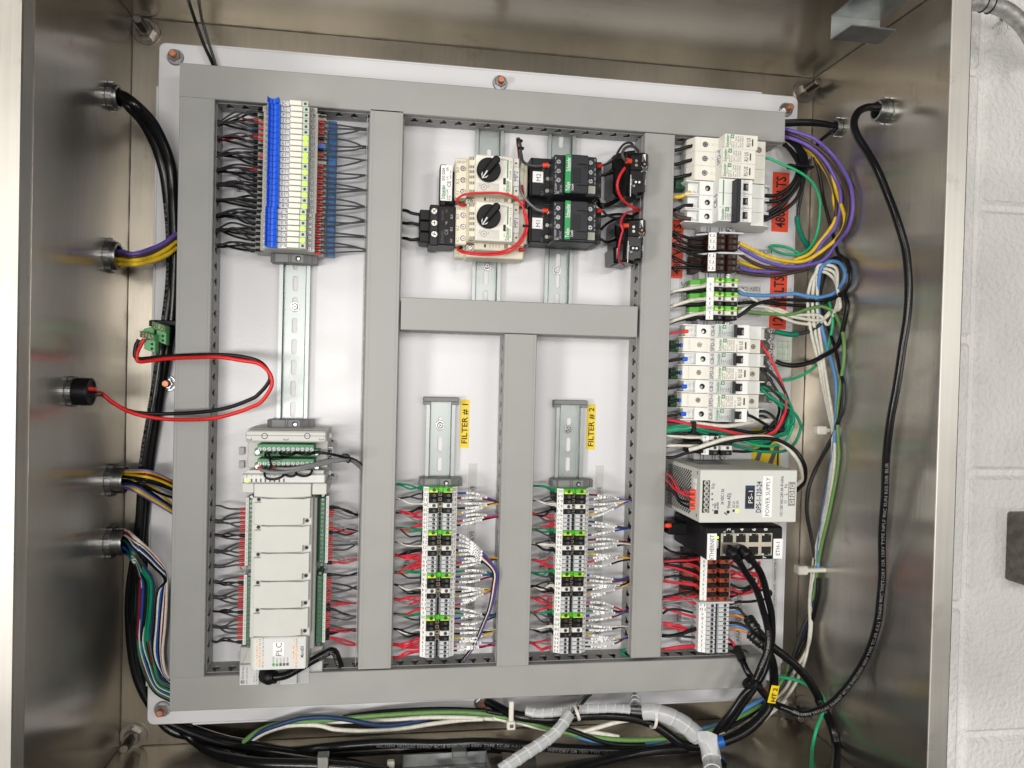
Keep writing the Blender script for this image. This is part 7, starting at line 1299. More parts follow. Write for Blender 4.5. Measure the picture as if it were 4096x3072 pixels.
for i in range(3): y = q2[2] + (q2[3] - q2[2]) * (i + .5) / 3; x = (q2[0] + q2[1]) / 2; m = MB(); m.box(x - .0028, x + .0028, y - .0036, y + .0036, ZP + .0004, ZP + .0006, M_inkg, 0); m.cyl(x, y, .0028, ZP + .0006, ZP + .0010, mat('socket_grey', (.55, .55, .52), .4), 18); m.cyl(x, y, .0019, ZP + .0010, ZP + .0013, M_steelnut, 14); screw(m, x, y, .0017, ZP + .0015, M_steelnut, M_ink); m.build('terminal_screw', tb)
q2 = rect('psu', 1177, 1043, 1307, 1366, ZP); m = MB(); m.box(q2[0], q2[1], q2[2], q2[3], ZP, ZP + .0003, M_inkb, 0); m.box(q2[0] + .0012, q2[1] - .0008, q2[2] + .0022, q2[3] - .0035, ZP + .0003, ZP + .0006, M_ink, 0); m.text('PS-1', (q2[0] + q2[1]) / 2 + .0004, (q2[2] + q2[3]) / 2 + .0002, ZP + .0007, .0056, M_inkw, math.pi / 2, fit=.0140); m.build('black_name_tag', t)
q2 = rect('psu', 1420, 914, 1550, 1482, ZP); m = MB(); m.box(q2[0], q2[1], q2[2], q2[3], ZP, ZP + .0003, M_white, 0); m.text('POWER SUPPLY', (q2[0] + q2[1]) / 2, (q2[2] + q2[3]) / 2, ZP + .0004, .0052, M_inkg, math.pi / 2, fit=.044); m.build('paper_tag', t)
m = PR
for k in range(2): p = P('psu', 488, 975 + k * 82, .1); m.box(X0 - .0006, X0 + .0003, p.y - .0028, p.y + .0028, .098, .106, M_white, 0)
for k in range(2): p = P('psu', 488, 870 + k * 590, .11); m.box(X0 - .0002, X0 + .0003, p.y - .0018, p.y + .0018, .108, .1095, M_ink, 0)
m.build('case', t)
for i, (c_, pts_) in enumerate((('red', [(505, 1128, 104), (440, 1128, 102), (360, 1130, 96), (290, 1140, 90), (200, 1090, 80), (140, 1020, 66), (85, 965, 50)]), ('red', [(505, 1198, 104), (430, 1195, 102), (350, 1175, 96), (260, 1110, 90), (200, 1000, 80), (150, 920, 66), (85, 880, 50)]), ('black', [(500, 1272, 104), (430, 1272, 102), (340, 1260, 96), (260, 1225, 88), (210, 1140, 76), (150, 1090, 62), (90, 1070, 48)]), ('black', [(500, 1348, 104), (430, 1345, 102), (340, 1320, 96), (270, 1270, 88), (220, 1190, 76), (160, 1130, 62), (90, 1090, 48)]))):
    wire(cpath('psu', pts_), c_, '%s output wire with red ferrule on the power supply, %s of two' % (WN[c_], ('upper', 'lower')[i % 2]), r=.0015, ferr=M_orange, fl=.0065, group='output wires of the power supply')
# ================================================================ network switch
t = thing('network_switch', 'black eight-port network switch tagged ETH-1 below the power supply', 'network switch', (P('eth', 1300, 440, .01).x, P('eth', 1300, 440, .01).y, .008))
ZE = .110; X0, X1, Y0, Y1 = rect('eth', 732, 182, 1940, 708, ZE); mb = MB(); mb.box(X0, X1, Y0, Y1, .010, ZE, M_black, .0022); PR = mb; f = lambda x, y: P('eth', x, y, ZE)
q2 = rect('eth', 965, 288, 1775, 645, ZE + .001); m = MB(); m.box(q2[0], q2[1], q2[2], q2[3], ZE - .002, ZE + .0008, mat('jack_shield', (.50, .46, .38), .38, metal=.85, var=.1), .0003); jb = m.build('jack_block', t)
for r_ in range(2):
    for k in range(4):
        xa, xb = q2[0] + (q2[1] - q2[0]) * (k + .16) / 4, q2[0] + (q2[1] - q2[0]) * (k + .90) / 4; hh = (q2[3] - q2[2]); ya_ = q2[2] + hh * (.60 if r_ == 0 else .03); yb_ = ya_ + hh * .37
        m = MB(); m.box(xa, xb, ya_ if r_ == 0 else ya_ + hh * .07, yb_ - hh * .07 if r_ == 0 else yb_, ZE + .0008, ZE + .0011, M_dark, 0); xm = (xa + xb) / 2; m.box(xm - .0026, xm + .0026, ya_, yb_, ZE + .0008, ZE + .00115, M_dark, 0)
        yl = yb_ - hh * .04 if r_ == 0 else ya_ + hh * .04
        for s_, mm in ((-1, M_twhite), (1, M_ledoff)): m.box(xm + s_ * .0042 - .0010, xm + s_ * .0042 + .0010, yl - .0008, yl + .0008, ZE + .0011, ZE + .0015, mm, 0)
        m.build('network_jack', jb)
m = PR
for s_, x, y, h_ in (('2', 1082, 228, .0044), ('4', 1292, 232, .0044), ('6', 1482, 230, .0044), ('8', 1668, 228, .0044), ('7', 1650, 668, .0042), ('L', 1014, 260, .0028), ('D', 1152, 258, .0028), ('Power', 902, 456, .0030)): p = f(x, y); m.text(s_, p.x, p.y, ZE + .0002, h_, M_inkw, math.pi / 2, bold=True, fit=.0095 if s_ == 'Power' else None)
m.build('case', t); p = f(905, 355); m = MB(); m.cyl(p.x, p.y, .0016, ZE, ZE + .0008, M_ledon, 14, ch=.0003); m.build('status_lamp', t)
for (a_, b_, c_, d_, s_, h_) in ((738, 293, 892, 724, 'ETHERNET', .0050), (1784, 375, 1933, 688, 'ETH-1', .0050)): q3 = rect('eth', a_, b_, c_, d_, ZE); m = MB(); m.box(q3[0] + .0004, q3[1], max(q3[2], Y0 + .0004), q3[3], ZE, ZE + .0003, M_white, 0); m.text(s_, (q3[0] + q3[1]) / 2, (q3[2] + q3[3]) / 2, ZE + .0004, h_, M_ink, math.pi / 2, fit=(q3[3] - q3[2]) * (.9 if s_[-1] == 'T' else .66)); m.build('paper_tag', t)
m = MB(); q3 = rect('eth', 118, 120, 205, 300, .045); m.box(q3[0], X0 + .001, q3[2], q3[3], .030, .050, M_black, .001); m.build('power_plug', t); wire(cpath('eth', [(165, 165, 52), (120, 165, 52), (80, 175, 44), (62, 195, 34)]), 'red', 'red wire with red ferrule on the power plug of the network switch', r=.0018, ferr=M_orange, fl=.006)
m = MB(); p = P('eth', 648, 220, .10); m.box(X0 - .0002, X0 + .0002, p.y - .0016, p.y + .0016, .094, .098, M_char2, 0); m.build('case_screw', t)
# patch plugs and the two black network cables
for i, (px, dx) in enumerate(((0, 0), (200, 0))):
    path = cpath('eth', [(1075 + px, 545, 108), (1100 + px, 560, 122), (1150 + px, 600, 128), (1200 + px, 650, 124), (1235 + px, 700, 118)])
    cab = ([(2954, 2242, 116), (2977, 2283, 110), (3007, 2326, 104), (3032, 2376, 98), (3052, 2440, 92), (3066, 2490, 90), (3075, 2550, 90), (3066, 2610, 92), (3042, 2670, 94), (3011, 2739, 94), (2971, 2783, 92), (2925, 2850, 88), (2890, 2890, 82), (2860, 2935, 76)] if i == 0 else
           [(3004, 2238, 116), (3035, 2278, 110), (3055, 2326, 102), (3070, 2389, 96), (3085, 2450, 90), (3089, 2510, 86), (3086, 2570, 84), (3072, 2640, 84), (3050, 2700, 84), (3012, 2760, 82), (2975, 2810, 78), (2935, 2870, 72), (2895, 2920, 66)])
    full = cpath('n', cab); sp = smooth_path(full, 8); mb = MB(); mb.frame_tube(sp, .0040, M_cable, 14)
    if i == 0: mb.text_curve('(UL) E187498 AWM 20276', sp, .0040, .0030, mat('ink_pale', (.20, .20, .20), .6), start=.108, tilt=-.5)
    o = mb.build('network_cable'); tag(o, 'black network cable from the %s occupied port curving down the right side' % ('left' if i == 0 else 'right'), 'network cable', 'black network cables')
    b2 = MB(); k = smooth_path(path, 6); b2.frame_tube(k, [(.0062 if j < 10 else (.0066 if j % 4 < 2 else .0050) * (1 - .012 * (j - 10))) for j in range(len(k))], M_cable2, 12); c_ = P('eth', 1075 + px, 552, .112); b2.box(c_.x - .0056, c_.x + .0056, c_.y - .0048, c_.y + .0040, .1085, .124, M_cable2, .001); b2.build('plug', o)
p = W(3014, 2735, .098); mb = MB(); mb.ring((p.x - .001, p.y - .0016, .094), (-.5, .85, 0), .0040, .0098, .0035, M_black, 16); mb.box(p.x + .006, p.x + .011, p.y - .006, p.y - .001, .092, .100, M_black, .0006); tag(mb.build('cable_tie'), 'black cable tie where the network cables cross the bottom duct', 'cable tie')
# ================================================================ wiring of orange / grey terminals
gg_ = 'wires left of the 24 volt and analog terminals'
for i, (c_, pts_) in enumerate((('black', [(600, 620, 34), (500, 620, 36), (300, 610, 38), (150, 560, 36), (60, 500, 32)]), ('black', [(600, 640, 34), (450, 655, 38), (280, 690, 38), (60, 690, 34)]), ('red', [(620, 690, 36), (450, 715, 38), (250, 720, 38), (60, 740, 34)]), ('black', [(620, 745, 36), (400, 740, 38), (200, 740, 36), (60, 770, 32)]), ('red', [(620, 820, 36), (480, 775, 38), (350, 740, 36), (60, 740, 32)]), ('black', [(620, 895, 36), (450, 860, 38), (250, 800, 38), (60, 785, 34)]), ('red', [(620, 970, 36), (450, 900, 38), (250, 840, 38), (60, 810, 34)]), ('black', [(620, 1045, 36), (450, 1000, 38), (280, 960, 38), (60, 990, 34)]), ('red', [(620, 1105, 36), (450, 1080, 38), (250, 1070, 38), (50, 1025, 34)]), ('red', [(620, 1125, 36), (450, 1095, 38), (250, 1075, 36), (50, 1045, 32)]), ('black', [(600, 1200, 36), (400, 1225, 38), (200, 1270, 38), (50, 1295, 34)]), ('red', [(620, 1270, 36), (450, 1300, 38), (300, 1330, 36), (50, 1320, 34)]), ('lgrey', [(610, 1345, 34), (450, 1350, 38), (250, 1365, 38), (45, 1400, 34)]), ('red', [(605, 1415, 34), (500, 1385, 36), (380, 1335, 34), (250, 1290, 34), (50, 1310, 32)]), ('lgrey', [(605, 1490, 34), (400, 1455, 38), (200, 1410, 36), (45, 1440, 32)]), ('black', [(520, 1545, 40), (400, 1515, 40), (250, 1490, 38), (130, 1500, 36), (40, 1560, 34)]), ('red', [(600, 1625, 34), (450, 1585, 38), (250, 1530, 36), (45, 1465, 32)]))):
    wire(cpath('eth', pts_), c_, '%s wire left of the orange and grey terminals, %s from top' % (WN[c_], ORD[i]), r=.0015, group=gg_)
for i, (c_, pts_) in enumerate((('lgrey', [(450, 568, 34), (300, 565, 38), (150, 570, 36), (30, 575, 34)]), ('red', [(320, 635, 36), (220, 600, 38), (120, 575, 36), (30, 565, 34)]), ('red', [(445, 675, 34), (300, 650, 38), (150, 620, 38), (30, 590, 34)]), ('black', [(448, 625, 36), (360, 645, 40), (250, 690, 40), (120, 715, 38), (25, 710, 34)]), ('black', [(448, 640, 36), (360, 670, 42), (250, 705, 42), (120, 728, 40), (25, 725, 34)]), ('dgrey', [(445, 745, 34), (300, 730, 36), (200, 720, 34), (25, 720, 32)]), ('red', [(440, 832, 34), (300, 840, 38), (150, 860, 36), (25, 885, 34)]), ('red', [(440, 848, 34), (300, 858, 38), (150, 870, 36), (25, 890, 32)]))):
    wire(cpath('br', pts_), c_, '%s wire left of the small grey terminals, %s from top' % (WN[c_], ORD[i]), r=.0016, group=gg_)
gg_ = 'wires right of the 24 volt terminals'
for i, (c_, pts_) in enumerate((('red', [(1110, 780, 36), (1150, 740, 38), (1220, 705, 34)]), ('black', [(1115, 790, 36), (1220, 840, 40), (1340, 880, 42), (1440, 850, 42), (1500, 780, 40)]), ('red', [(1115, 950, 36), (1250, 910, 42), (1400, 900, 44), (1540, 960, 44), (1560, 1060, 42), (1500, 1150, 38)]), ('red', [(1115, 985, 36), (1250, 1010, 42), (1400, 1000, 44), (1500, 930, 44), (1560, 830, 40), (1570, 740, 36)]), ('red', [(1115, 870, 36), (1230, 930, 40), (1350, 975, 42), (1520, 960, 42), (1600, 1060, 40), (1580, 1150, 36)]), ('black', [(1110, 1090, 36), (1220, 1145, 40), (1340, 1155, 42), (1440, 1100, 42), (1500, 1000, 40)]), ('red', [(1110, 1150, 36), (1230, 1210, 40), (1380, 1215, 42), (1520, 1180, 42), (1620, 1110, 38)]), ('black', [(1105, 1215, 36), (1250, 1215, 40), (1380, 1180, 42), (1500, 1110, 40)]), ('red', [(1105, 1250, 36), (1250, 1255, 40), (1420, 1220, 40), (1520, 1180, 38)]), ('black', [(1105, 1300, 36), (1230, 1250, 40), (1360, 1200, 42), (1480, 1130, 42)]), ('black', [(1100, 1410, 36), (1230, 1375, 40), (1450, 1365, 42), (1680, 1325, 40)]), ('black', [(1500, 1195, 40), (1640, 1185, 44), (1740, 1200, 44), (1755, 1250, 42), (1735, 1270, 40)]))):
    wire(cpath('eth', pts_), c_, '%s wire right of the orange terminals, %s from top' % (WN[c_], ORD[i]), r=.0017, group=gg_)
gg_ = 'analog field wires'
for i, (c_, pts_) in enumerate((('black', [(822, 388, 36), (880, 388, 38), (940, 405, 42), (990, 465, 46), (1040, 520, 48), (1090, 560, 50)]), ('sky', [(822, 442, 36), (900, 438, 38), (970, 455, 42), (1040, 505, 46), (1090, 560, 48)]), ('orange', [(822, 478, 36), (890, 472, 38), (960, 495, 42), (1030, 530, 46), (1080, 570, 48)]), ('black', [(820, 565, 36), (900, 568, 38), (980, 590, 42), (1060, 640, 46), (1100, 690, 48)]), ('sky', [(820, 603, 36), (900, 605, 38), (980, 625, 42), (1060, 665, 46), (1110, 700, 48)]), ('orange', [(815, 650, 36), (880, 640, 38), (960, 650, 42), (1060, 685, 46), (1110, 710, 48)]), ('red', [(808, 752, 36), (850, 790, 40), (885, 840, 44), (915, 880, 46)]), ('black', [(808, 820, 34), (850, 825, 38), (890, 860, 42), (920, 890, 44)]))):
    wire(cpath('br', pts_), c_, '%s analog wire right of the grey terminals, %s from top' % (WN[c_], ORD[i]), r=.0017, group=gg_)
# black jacketed analog cables with shrink sleeves
M_shr = mat('shrink_tube', (.012, .012, .013), .3, var=.2, vs=60, bump=.5, bs=180)
def jacket(pts, r, label, sh_n=7, text=None, **k):
    path = smooth_path(pts, 8); mb = MB(); mb.frame_tube(path, r, M_cable, 14)
    if text: mb.text_curve(text, path, r, k.get('th', .0036), mat('ink_pale', (.20, .20, .20), .6), start=k.get('ts', .02), tilt=k.get('tilt', 0), fit=k.get('fit'), flip=k.get('flip', False))
    o = tag(mb.build('cable'), label, 'cable', k.get('group'))
    if sh_n: m = MB(); m.frame_tube(path[:sh_n], [r * (1.32 + .12 * math.sin(i * 1.9)) for i in range(sh_n)], M_shr, 12); m.build('shrink_sleeve', o)
    return o
jacket(cpath('br', [(1050, 515, 48), (1100, 590, 56), (1170, 680, 60), (1240, 760, 62), (1330, 850, 66), (1450, 940, 68), (1560, 1030, 68), (1680, 1150, 66), (1790, 1290, 64), (1880, 1450, 62)]) + cpath('t33', [(440, 1080, 62), (500, 1180, 64), (560, 1330, 70), (590, 1480, 78), (575, 1700, 90), (560, 1900, 100)]), .0052, 'black cable running from the upper shrink sleeve down to the bottom right corner', 14)
jacket(cpath('br', [(1075, 690, 48), (1150, 760, 56), (1230, 830, 60), (1290, 930, 58), (1330, 1040, 56), (1350, 1200, 52), (1340, 1350, 50), (1300, 1480, 50), (1240, 1600, 50), (1180, 1700, 52)]) + cpath('bot', [(2050, 400, 56), (1950, 470, 58), (1830, 530, 60), (1700, 560, 62), (1500, 580, 62), (1200, 598, 62), (900, 588, 60), (600, 575, 60), (300, 545, 58), (0, 535, 58), (-300, 545, 54), (-700, 540, 50), (-1100, 572, 46), (-1250, 590, 40), (-1380, 600, 30)]), .0055, 'black printed cable crossing the whole box along its bottom wall', 16, text='BELDEN 28326AS E64067 4C18 SHIELDED 600V TYPE TC-ER (UL) THHN 90C WET/DRY OR 150V TYPE NPLF 90C SUN RES DIR BUR----FT4 IEEE 1202 022823 2350 ROHS 00971 FEET', ts=.60, tilt=.1, fit=.46, flip=True, th=.0040)
jacket(cpath('br', [(915, 870, 46), (950, 950, 56), (990, 1050, 66), (1040, 1150, 72), (1100, 1240, 74), (1170, 1330, 74), (1250, 1430, 72), (1330, 1500, 72), (1420, 1560, 74)]) + cpath('t33', [(120, 1130, 80), (280, 1190, 90), (430, 1160, 102), (560, 1090, 114), (680, 960, 124), (790, 800, 134), (880, 620, 144), (945, 400, 153), (970, 180, 160), (985, 0, 165)]) + cpath('t32', [(985, 1300, 174), (1010, 950, 183), (1020, 650, 190), (1055, 330, 198), (1115, 0, 205)]) + cpath('t31', [(1160, 1350, 210), (1200, 1100, 214), (1215, 900, 216), (1210, 700, 216), (1185, 480, 214), (1110, 230, 210), (1040, 40, 203)]) + cpath('t30', [(950, 1480, 196), (850, 1300, 184), (775, 1180, 176), (742, 1070, 170), (775, 975, 164), (850, 930, 160), (960, 925, 156)], .003), .0041, 'long glossy black cable bowing along the right wall to the upper fitting', 14, text='BELDEN 28326AS E64067 4C18 SHIELDED 600V TYPE TC-ER (UL) THHN 90C WET/DRY OR 150V TYPE NPLF 90C SUN RES DIR BUR', ts=.115, tilt=.35, fit=.36, th=.0032)
# yellow wrap tag HT 2
p0, p1 = P('br', 1370, 1320, .098), P('br', 1322, 1510, .096); mb = MB(); d = (p1 - p0); s_ = Vector((-d.y, d.x, 0)).normalized(); hw = .0050
a, b_ = p0 - d * .04, p1 + d * .04
mb.add([a - s_ * hw, b_ - s_ * hw, b_ + s_ * hw, a + s_ * hw] + [q - Vector((0, 0, .0006)) for q in (a - s_ * hw, b_ - s_ * hw, b_ + s_ * hw, a + s_ * hw)], [(0, 1, 2, 3), (7, 6, 5, 4), (0, 4, 5, 1), (1, 5, 6, 2), (2, 6, 7, 3), (3, 7, 4, 0)], M_yel)
c_ = (a + b_) / 2; mb.text('HT 2', c_.x, c_.y, c_.z + .0016, .0056, M_ink, math.atan2(-d.y, -d.x), fit=.0165, bold=True); tag(mb.build('cable_flag'), 'yellow wrap label HT 2 on the black cable in the lower right corner', 'label')
wire(cpath('br', [(1390, 1205, 40), (1500, 1220, 40), (1620, 1245, 42)]) + cpath('t33', [(390, 965, 46), (450, 1010, 52), (490, 1090, 60), (470, 1190, 66), (420, 1320, 74), (385, 1480, 84), (375, 1659, 96), (378, 1800, 104)]), 'mint', 'bright mint green wire hanging out of the lower right corner', r=.0021)

for i in range(4): wire(cpath('cbs', [(1375, 950 + i * 10, 40), (1460 + i * 12, 1030 + i * 14, 46), (1570 + i * 16, 1120 + i * 22, 50), (1680 + i * 20, 1240 + i * 18, 54), (1745 + i * 24, 1380, 54), (1735 + i * 22, 1500, 52), (1690 + i * 18, 1610, 50)]) + cpath('psu', [(1560 + i * 10, 330 + i * 16, 48), (1350, 400 + i * 18, 44), (1150, 390 + i * 16, 44), (950, 345 + i * 8, 46), (780, 290 + i * 8, 50), (600, 262 + i * 6, 54), (480, 262 + i * 6, 54), (300, 250 + i * 10, 50), (75, 285 + i * 9, 40)]), ('green', 'mint', 'teal', 'green')[i], '%s strand in the tangle above the power supply, %s of four' % (WN[('green', 'mint', 'teal', 'green')[i]], ORD[i]), r=.0017, group='green strands in the tangle above the power supply')
# ================================================================ conduit fittings through the box walls
M_fit = mat('zinc_fitting', (.36, .37, .37), .34, metal=1, var=.15, vs=150, bump=.1, bs=300)
def fitting(px, py, X, rad, ln, label, sgn=1, black=False, teeth=8, nut=.006, thr=.82):
    c = Wx(px, py, X); ax = (sgn, 0, 0); t = thing('conduit_fitting', label, 'conduit fitting', tuple(c), 'conduit fittings in the box walls'); t.location = c
    mb = MB(); mb.ring(c + Vector((sgn * .0004, 0, 0)), ax, rad * .74, rad * .93, nut, M_fit, 32)
    a = Vector(ax)
    for i in range(teeth):
        th = 2 * math.pi * i / teeth + .3; o = c + Vector((sgn * (.0006), math.cos(th) * rad * .94, math.sin(th) * rad * .94)); w_ = rad * .13
        u = Vector((0, math.cos(th), math.sin(th))); v = Vector((0, -math.sin(th), math.cos(th))); vs = []
        for dx in (0, nut * .9):
            for (p_, q_) in ((-1, -1), (-1, 1), (1, 1), (1, -1)): vs.append(o + Vector((sgn * dx, 0, 0)) + u * (p_ * rad * .07) + v * (q_ * w_))
        mb.add(vs, [(0, 3, 2, 1), (4, 5, 6, 7), (0, 1, 5, 4), (1, 2, 6, 5), (2, 3, 7, 6), (3, 0, 4, 7)], M_fit)
    mb.build('locknut', t)
    mb = MB(); n = 24; prof = []; steps = max(4, int(ln / .0026)); m_ = M_black if black else M_fit
    path = [c + Vector((sgn * (.001 + (ln) * i / (steps * 2)), 0, 0)) for i in range(steps * 2 + 1)]
    mb.frame_tube(path, [rad * thr * (1.0 if i % 2 else .90) for i in range(len(path))], m_, n, caps=False)
    mb.ring(c + Vector((sgn * (ln + .0005), 0, 0)), ax, rad * thr * .78, rad * thr * .98, .0008, m_, n)
    mb.frame_tube([c + Vector((sgn * .001, 0, 0)), c + Vector((sgn * (ln + .001), 0, 0))], rad * thr * .80, M_dark, n, caps=False); d = MB(); hole_c = c + Vector((sgn * (ln * .25), 0, 0))
    pts = [hole_c + Vector((0, math.cos(2 * math.pi * i / n), math.sin(2 * math.pi * i / n))) * rad * thr * .8 for i in range(n)]; mb.add(pts, [tuple(range(n)) if sgn > 0 else tuple(reversed(range(n)))], M_dark if not black else M_black)
    if black: e_ = [c + Vector((ln * 1.02, math.cos(2 * math.pi * i / n) * rad * thr * .9, math.sin(2 * math.pi * i / n) * rad * thr * .9)) for i in range(n)]; mb.add(e_, [tuple(range(n))], M_black)
    mb.build('threaded_hub', t); return c
F1 = fitting(437, 386, XL, .0155, .009, 'zinc conduit fitting at the top of the left wall with two black cables')
F2 = fitting(432, 1023, XL, .0188, .010, 'zinc conduit fitting on the left wall with purple, brown and yellow wires')
F3 = fitting(278, 1566, XL, .0150, .0185, 'black ribbed fitting on the left wall with a red and black wire', black=True, nut=.005, thr=.90)
F4 = fitting(436, 1920, XL, .0182, .016, 'zinc threaded fitting on the left wall with yellow, red and violet wires')
F5 = fitting(434, 2168, XL, .0182, .016, 'zinc threaded fitting low on the left wall with white, green and blue wires')
F6 = fitting(3545, 444, XR, .0145, .012, 'zinc conduit fitting on the upper right wall with the glossy black cable', sgn=-1)
F7 = fitting(3355, 509, XR, .0115, .003, 'small hexagonal fitting on the right wall with black leads', sgn=-1, teeth=6, thr=.78)
# black cables from the uppermost left fitting down the left edge
def bigc(pts, r, label, **k): return jacket(pts, r, label, 0, **k)
def pre(F, dy, dz): return [F + Vector((-.01 if F.x < 0 else .01, dy * .6, dz * .6)), F + Vector((.012 if F.x < 0 else -.012, dy, dz))]
bigc(pre(F1, -.002, -.003) + cpath('t00', [(1120, 925, 60), (1240, 1060, 40), (1345, 1260, 26), (1415, 1480, 18)]) + cpath('t01', [(1450, 60, 14), (1475, 350, 12), (1478, 700, 12), (1450, 1000, 14), (1400, 1350, 14)]) + cpath('t02', [(1345, 60, 14), (1290, 400, 14), (1240, 750, 12), (1215, 1150, 10), (1180, 1600, 6)]) + cpath('t03', [(1150, 200, -6), (1160, 520, -11.5), (1215, 850, -11.5), (1320, 1130, -11.5), (1480, 1330, -11.5)]) + cpath('botl', [(330, 300, -8), (520, 350, 10), (740, 385, 30), (980, 420, 44), (1200, 455, 60), (1380, 492, 76), (1560, 540, 92)]), .0056, 'outer black cable following the left panel edge from the top fitting', text='FT4 IEEE 1202 022823 2351 ROHS 003989 FEET BELDEN 28326AS', ts=.16, fit=.30, th=.0032, tilt=-.5)
bigc(pre(F1, .001, .003) + cpath('t00', [(1160, 900, 64), (1300, 1040, 46), (1400, 1220, 32), (1470, 1420, 22), (1490, 1600, 18)]) + cpath('t01', [(1500, 100, 18), (1512, 400, 16), (1505, 800, 14), (1485, 1100, 12), (1440, 1400, 10)]) + cpath('t02', [(1385, 60, 8), (1330, 400, 8), (1275, 800, 6), (1240, 1200, 4), (1200, 1600, 0)]) + cpath('t03', [(1175, 200, -8), (1190, 450, -11.5), (1240, 780, -11.5), (1340, 1060, -11.5), (1500, 1260, -11.5)]) + cpath('botl', [(290, 260, -8), (480, 320, 6), (700, 360, 20), (900, 392, 34), (1200, 392, 42), (1500, 375, 44), (1800, 358, 44), (2100, 362, 44), (2212, 368, 44)]) + cpath('bot', [(150, 560, 48), (450, 590, 50)]), .0060, 'inner black cable following the left panel edge from the top fitting')
bigc(cpath('t02', [(1318, 260, 2), (1262, 560, -2), (1232, 900, -8), (1200, 1300, -9)]) + cpath('t03', [(1130, 100, -11), (1125, 420, -11), (1160, 760, -11), (1240, 1000, -10), (1380, 1200, -10)]) + cpath('botl', [(200, 240, -6), (420, 320, 4), (650, 380, 20), (860, 440, 40), (1060, 470, 60), (1300, 520, 80)]), .0056, 'third black cable hidden mostly behind the lower left panel corner')
bigc(cpath('botl', [(200, 250, -11), (300, 330, -6), (400, 395, 14), (520, 432, 38), (700, 462, 60), (900, 470, 74), (1060, 474, 84), (1300, 492, 100), (1500, 520, 110)]), .0060, 'black cable lying along the foot of the bottom wall', group=None)
# purple, brown, yellow wires of the second fitting
for i, (c_, y0_, pts_, l_) in enumerate((('purple', .006, [(1150, 538, 70), (1300, 495, 50), (1420, 440, 34), (1525, 360, 20)], 'dark purple wire, uppermost from the second left fitting'), ('brown', .002, [(1150, 562, 70), (1300, 525, 50), (1430, 462, 34), (1525, 388, 20)], 'dark brown wire from the second left fitting'), ('yellow', -.003, [(1160, 592, 70), (1300, 562, 50), (1430, 500, 36), (1525, 430, 22)], 'upper yellow wire from the second left fitting'), ('yellow', -.008, [(1160, 625, 68), (1300, 600, 52), (1430, 550, 36), (1525, 485, 22)], 'lower yellow wire from the second left fitting'))):
    wire([F2 + Vector((-.005, y0_, -.004)), F2 + Vector((.012, y0_, -.005))] + cpath('t01', pts_), c_, l_, r=.0026, name='motor_wire')
# red and black loop with green plugs
red = [(860, 68, 104), (950, 140, 98), (1060, 212, 92), (1200, 266, 86), (1400, 300, 84), (1620, 308, 86), (1850, 295, 90), (2050, 245, 94), (2180, 195, 96)]
wire([F3 + Vector((.006, .003, .002)), F3 + Vector((.021, .003, .002))] + cpath('t02', red) + cpath('t12', [(40, 160, 98), (110, 70, 98), (138, 0, 98)]) + cpath('t11', [(130, 1590, 98), (90, 1530, 98), (10, 1478, 96)]) + cpath('t01', [(2080, 1455, 92), (1900, 1428, 86), (1700, 1430, 80), (1450, 1440, 74), (1300, 1458, 70), (1220, 1468, 68), (1185, 1450, 68), (1190, 1380, 68), (1225, 1310, 68), (1245, 1270, 68)]), 'bred', 'bright red wire looping from the black fitting to the green plug', r=.0021, name='wire', seg=7)
wire([F3 + Vector((.006, -.003, 0)), F3 + Vector((.021, -.003, 0))] + cpath('t02', [(880, 92, 98), (980, 165, 90), (1120, 232, 82), (1300, 256, 78), (1550, 254, 78), (1800, 236, 82), (2000, 195, 86), (2180, 125, 90)]) + cpath('t12', [(20, 90, 92), (90, 15, 94)]) + cpath('t11', [(122, 1605, 96), (95, 1530, 96), (30, 1465, 94)]) + cpath('t01', [(2120, 1428, 90), (1950, 1408, 84), (1700, 1408, 78), (1450, 1420, 72), (1280, 1436, 68), (1195, 1440, 66), (1165, 1410, 66), (1175, 1330, 66), (1200, 1275, 66)]), 'black', 'black wire looping beside the bright red one to the green plug', r=.0021, name='wire', seg=7)
M_pale = mat('plug_pale_green', (.11, .40, .15), .42, var=.06)
for (x0, y0, x1, y1, z, s_, l_) in ((1205, 1208, 1330, 1275, .072, 'BJS', 'pale green plug holding the red and black wire, marked by hand'), (1312, 1128, 1425, 1205, .060, 'BUS', 'pale green empty plug socket beside the black tie, marked by hand')):
    q = rect('t01', x0, y0, x1, y1, z); t = thing('pluggable_connector', l_, 'connector', ((q[0] + q[1]) / 2, (q[2] + q[3]) / 2, z - .016), 'hand-marked pale green connectors'); mb = MB()
    v = [(q[0], q[2] + .003), (q[1], q[2] - .001), (q[1], q[3] - .003), (q[0], q[3] + .001)]; mb.prism(v, z - .018, z, M_pale, .0008); mb.prism([(q[0] + .003, q[2] - .010), (q[1] - .0002, q[2] - .014), (q[1] - .0002, q[2] - .0005), (q[0] + .003, q[2] + .004)], z - .018, z - .006, M_pale, .0006)
    mb.text(s_, (q[0] + q[1]) / 2 + .0005, (q[2] + q[3]) / 2, z + .0002, .0062, mat('marker_dark_red', (.16, .01, .01), .5), -.25, fit=.013, bold=True); mb.build('connector_body', t)
    for k in range(2): m = MB(); hole(m, q[1] - .0035, q[2] - .0045 - k * .0050, .0014, z - .0058, M_dark); m.build('wire_socket', t)
q = rect('t01', 1185, 1200, 1320, 1260, .055); tag(MB().prism([(q[0] + .002, q[2] + .002), (q[1], q[2] + .004), (q[1] + .002, q[3] + .006), (q[0] + .006, q[3] + .002)], .040, .0535, M_pale, .001).build('connector_bridge'), 'pale green connector piece joining the two hand-marked plugs', 'connector')
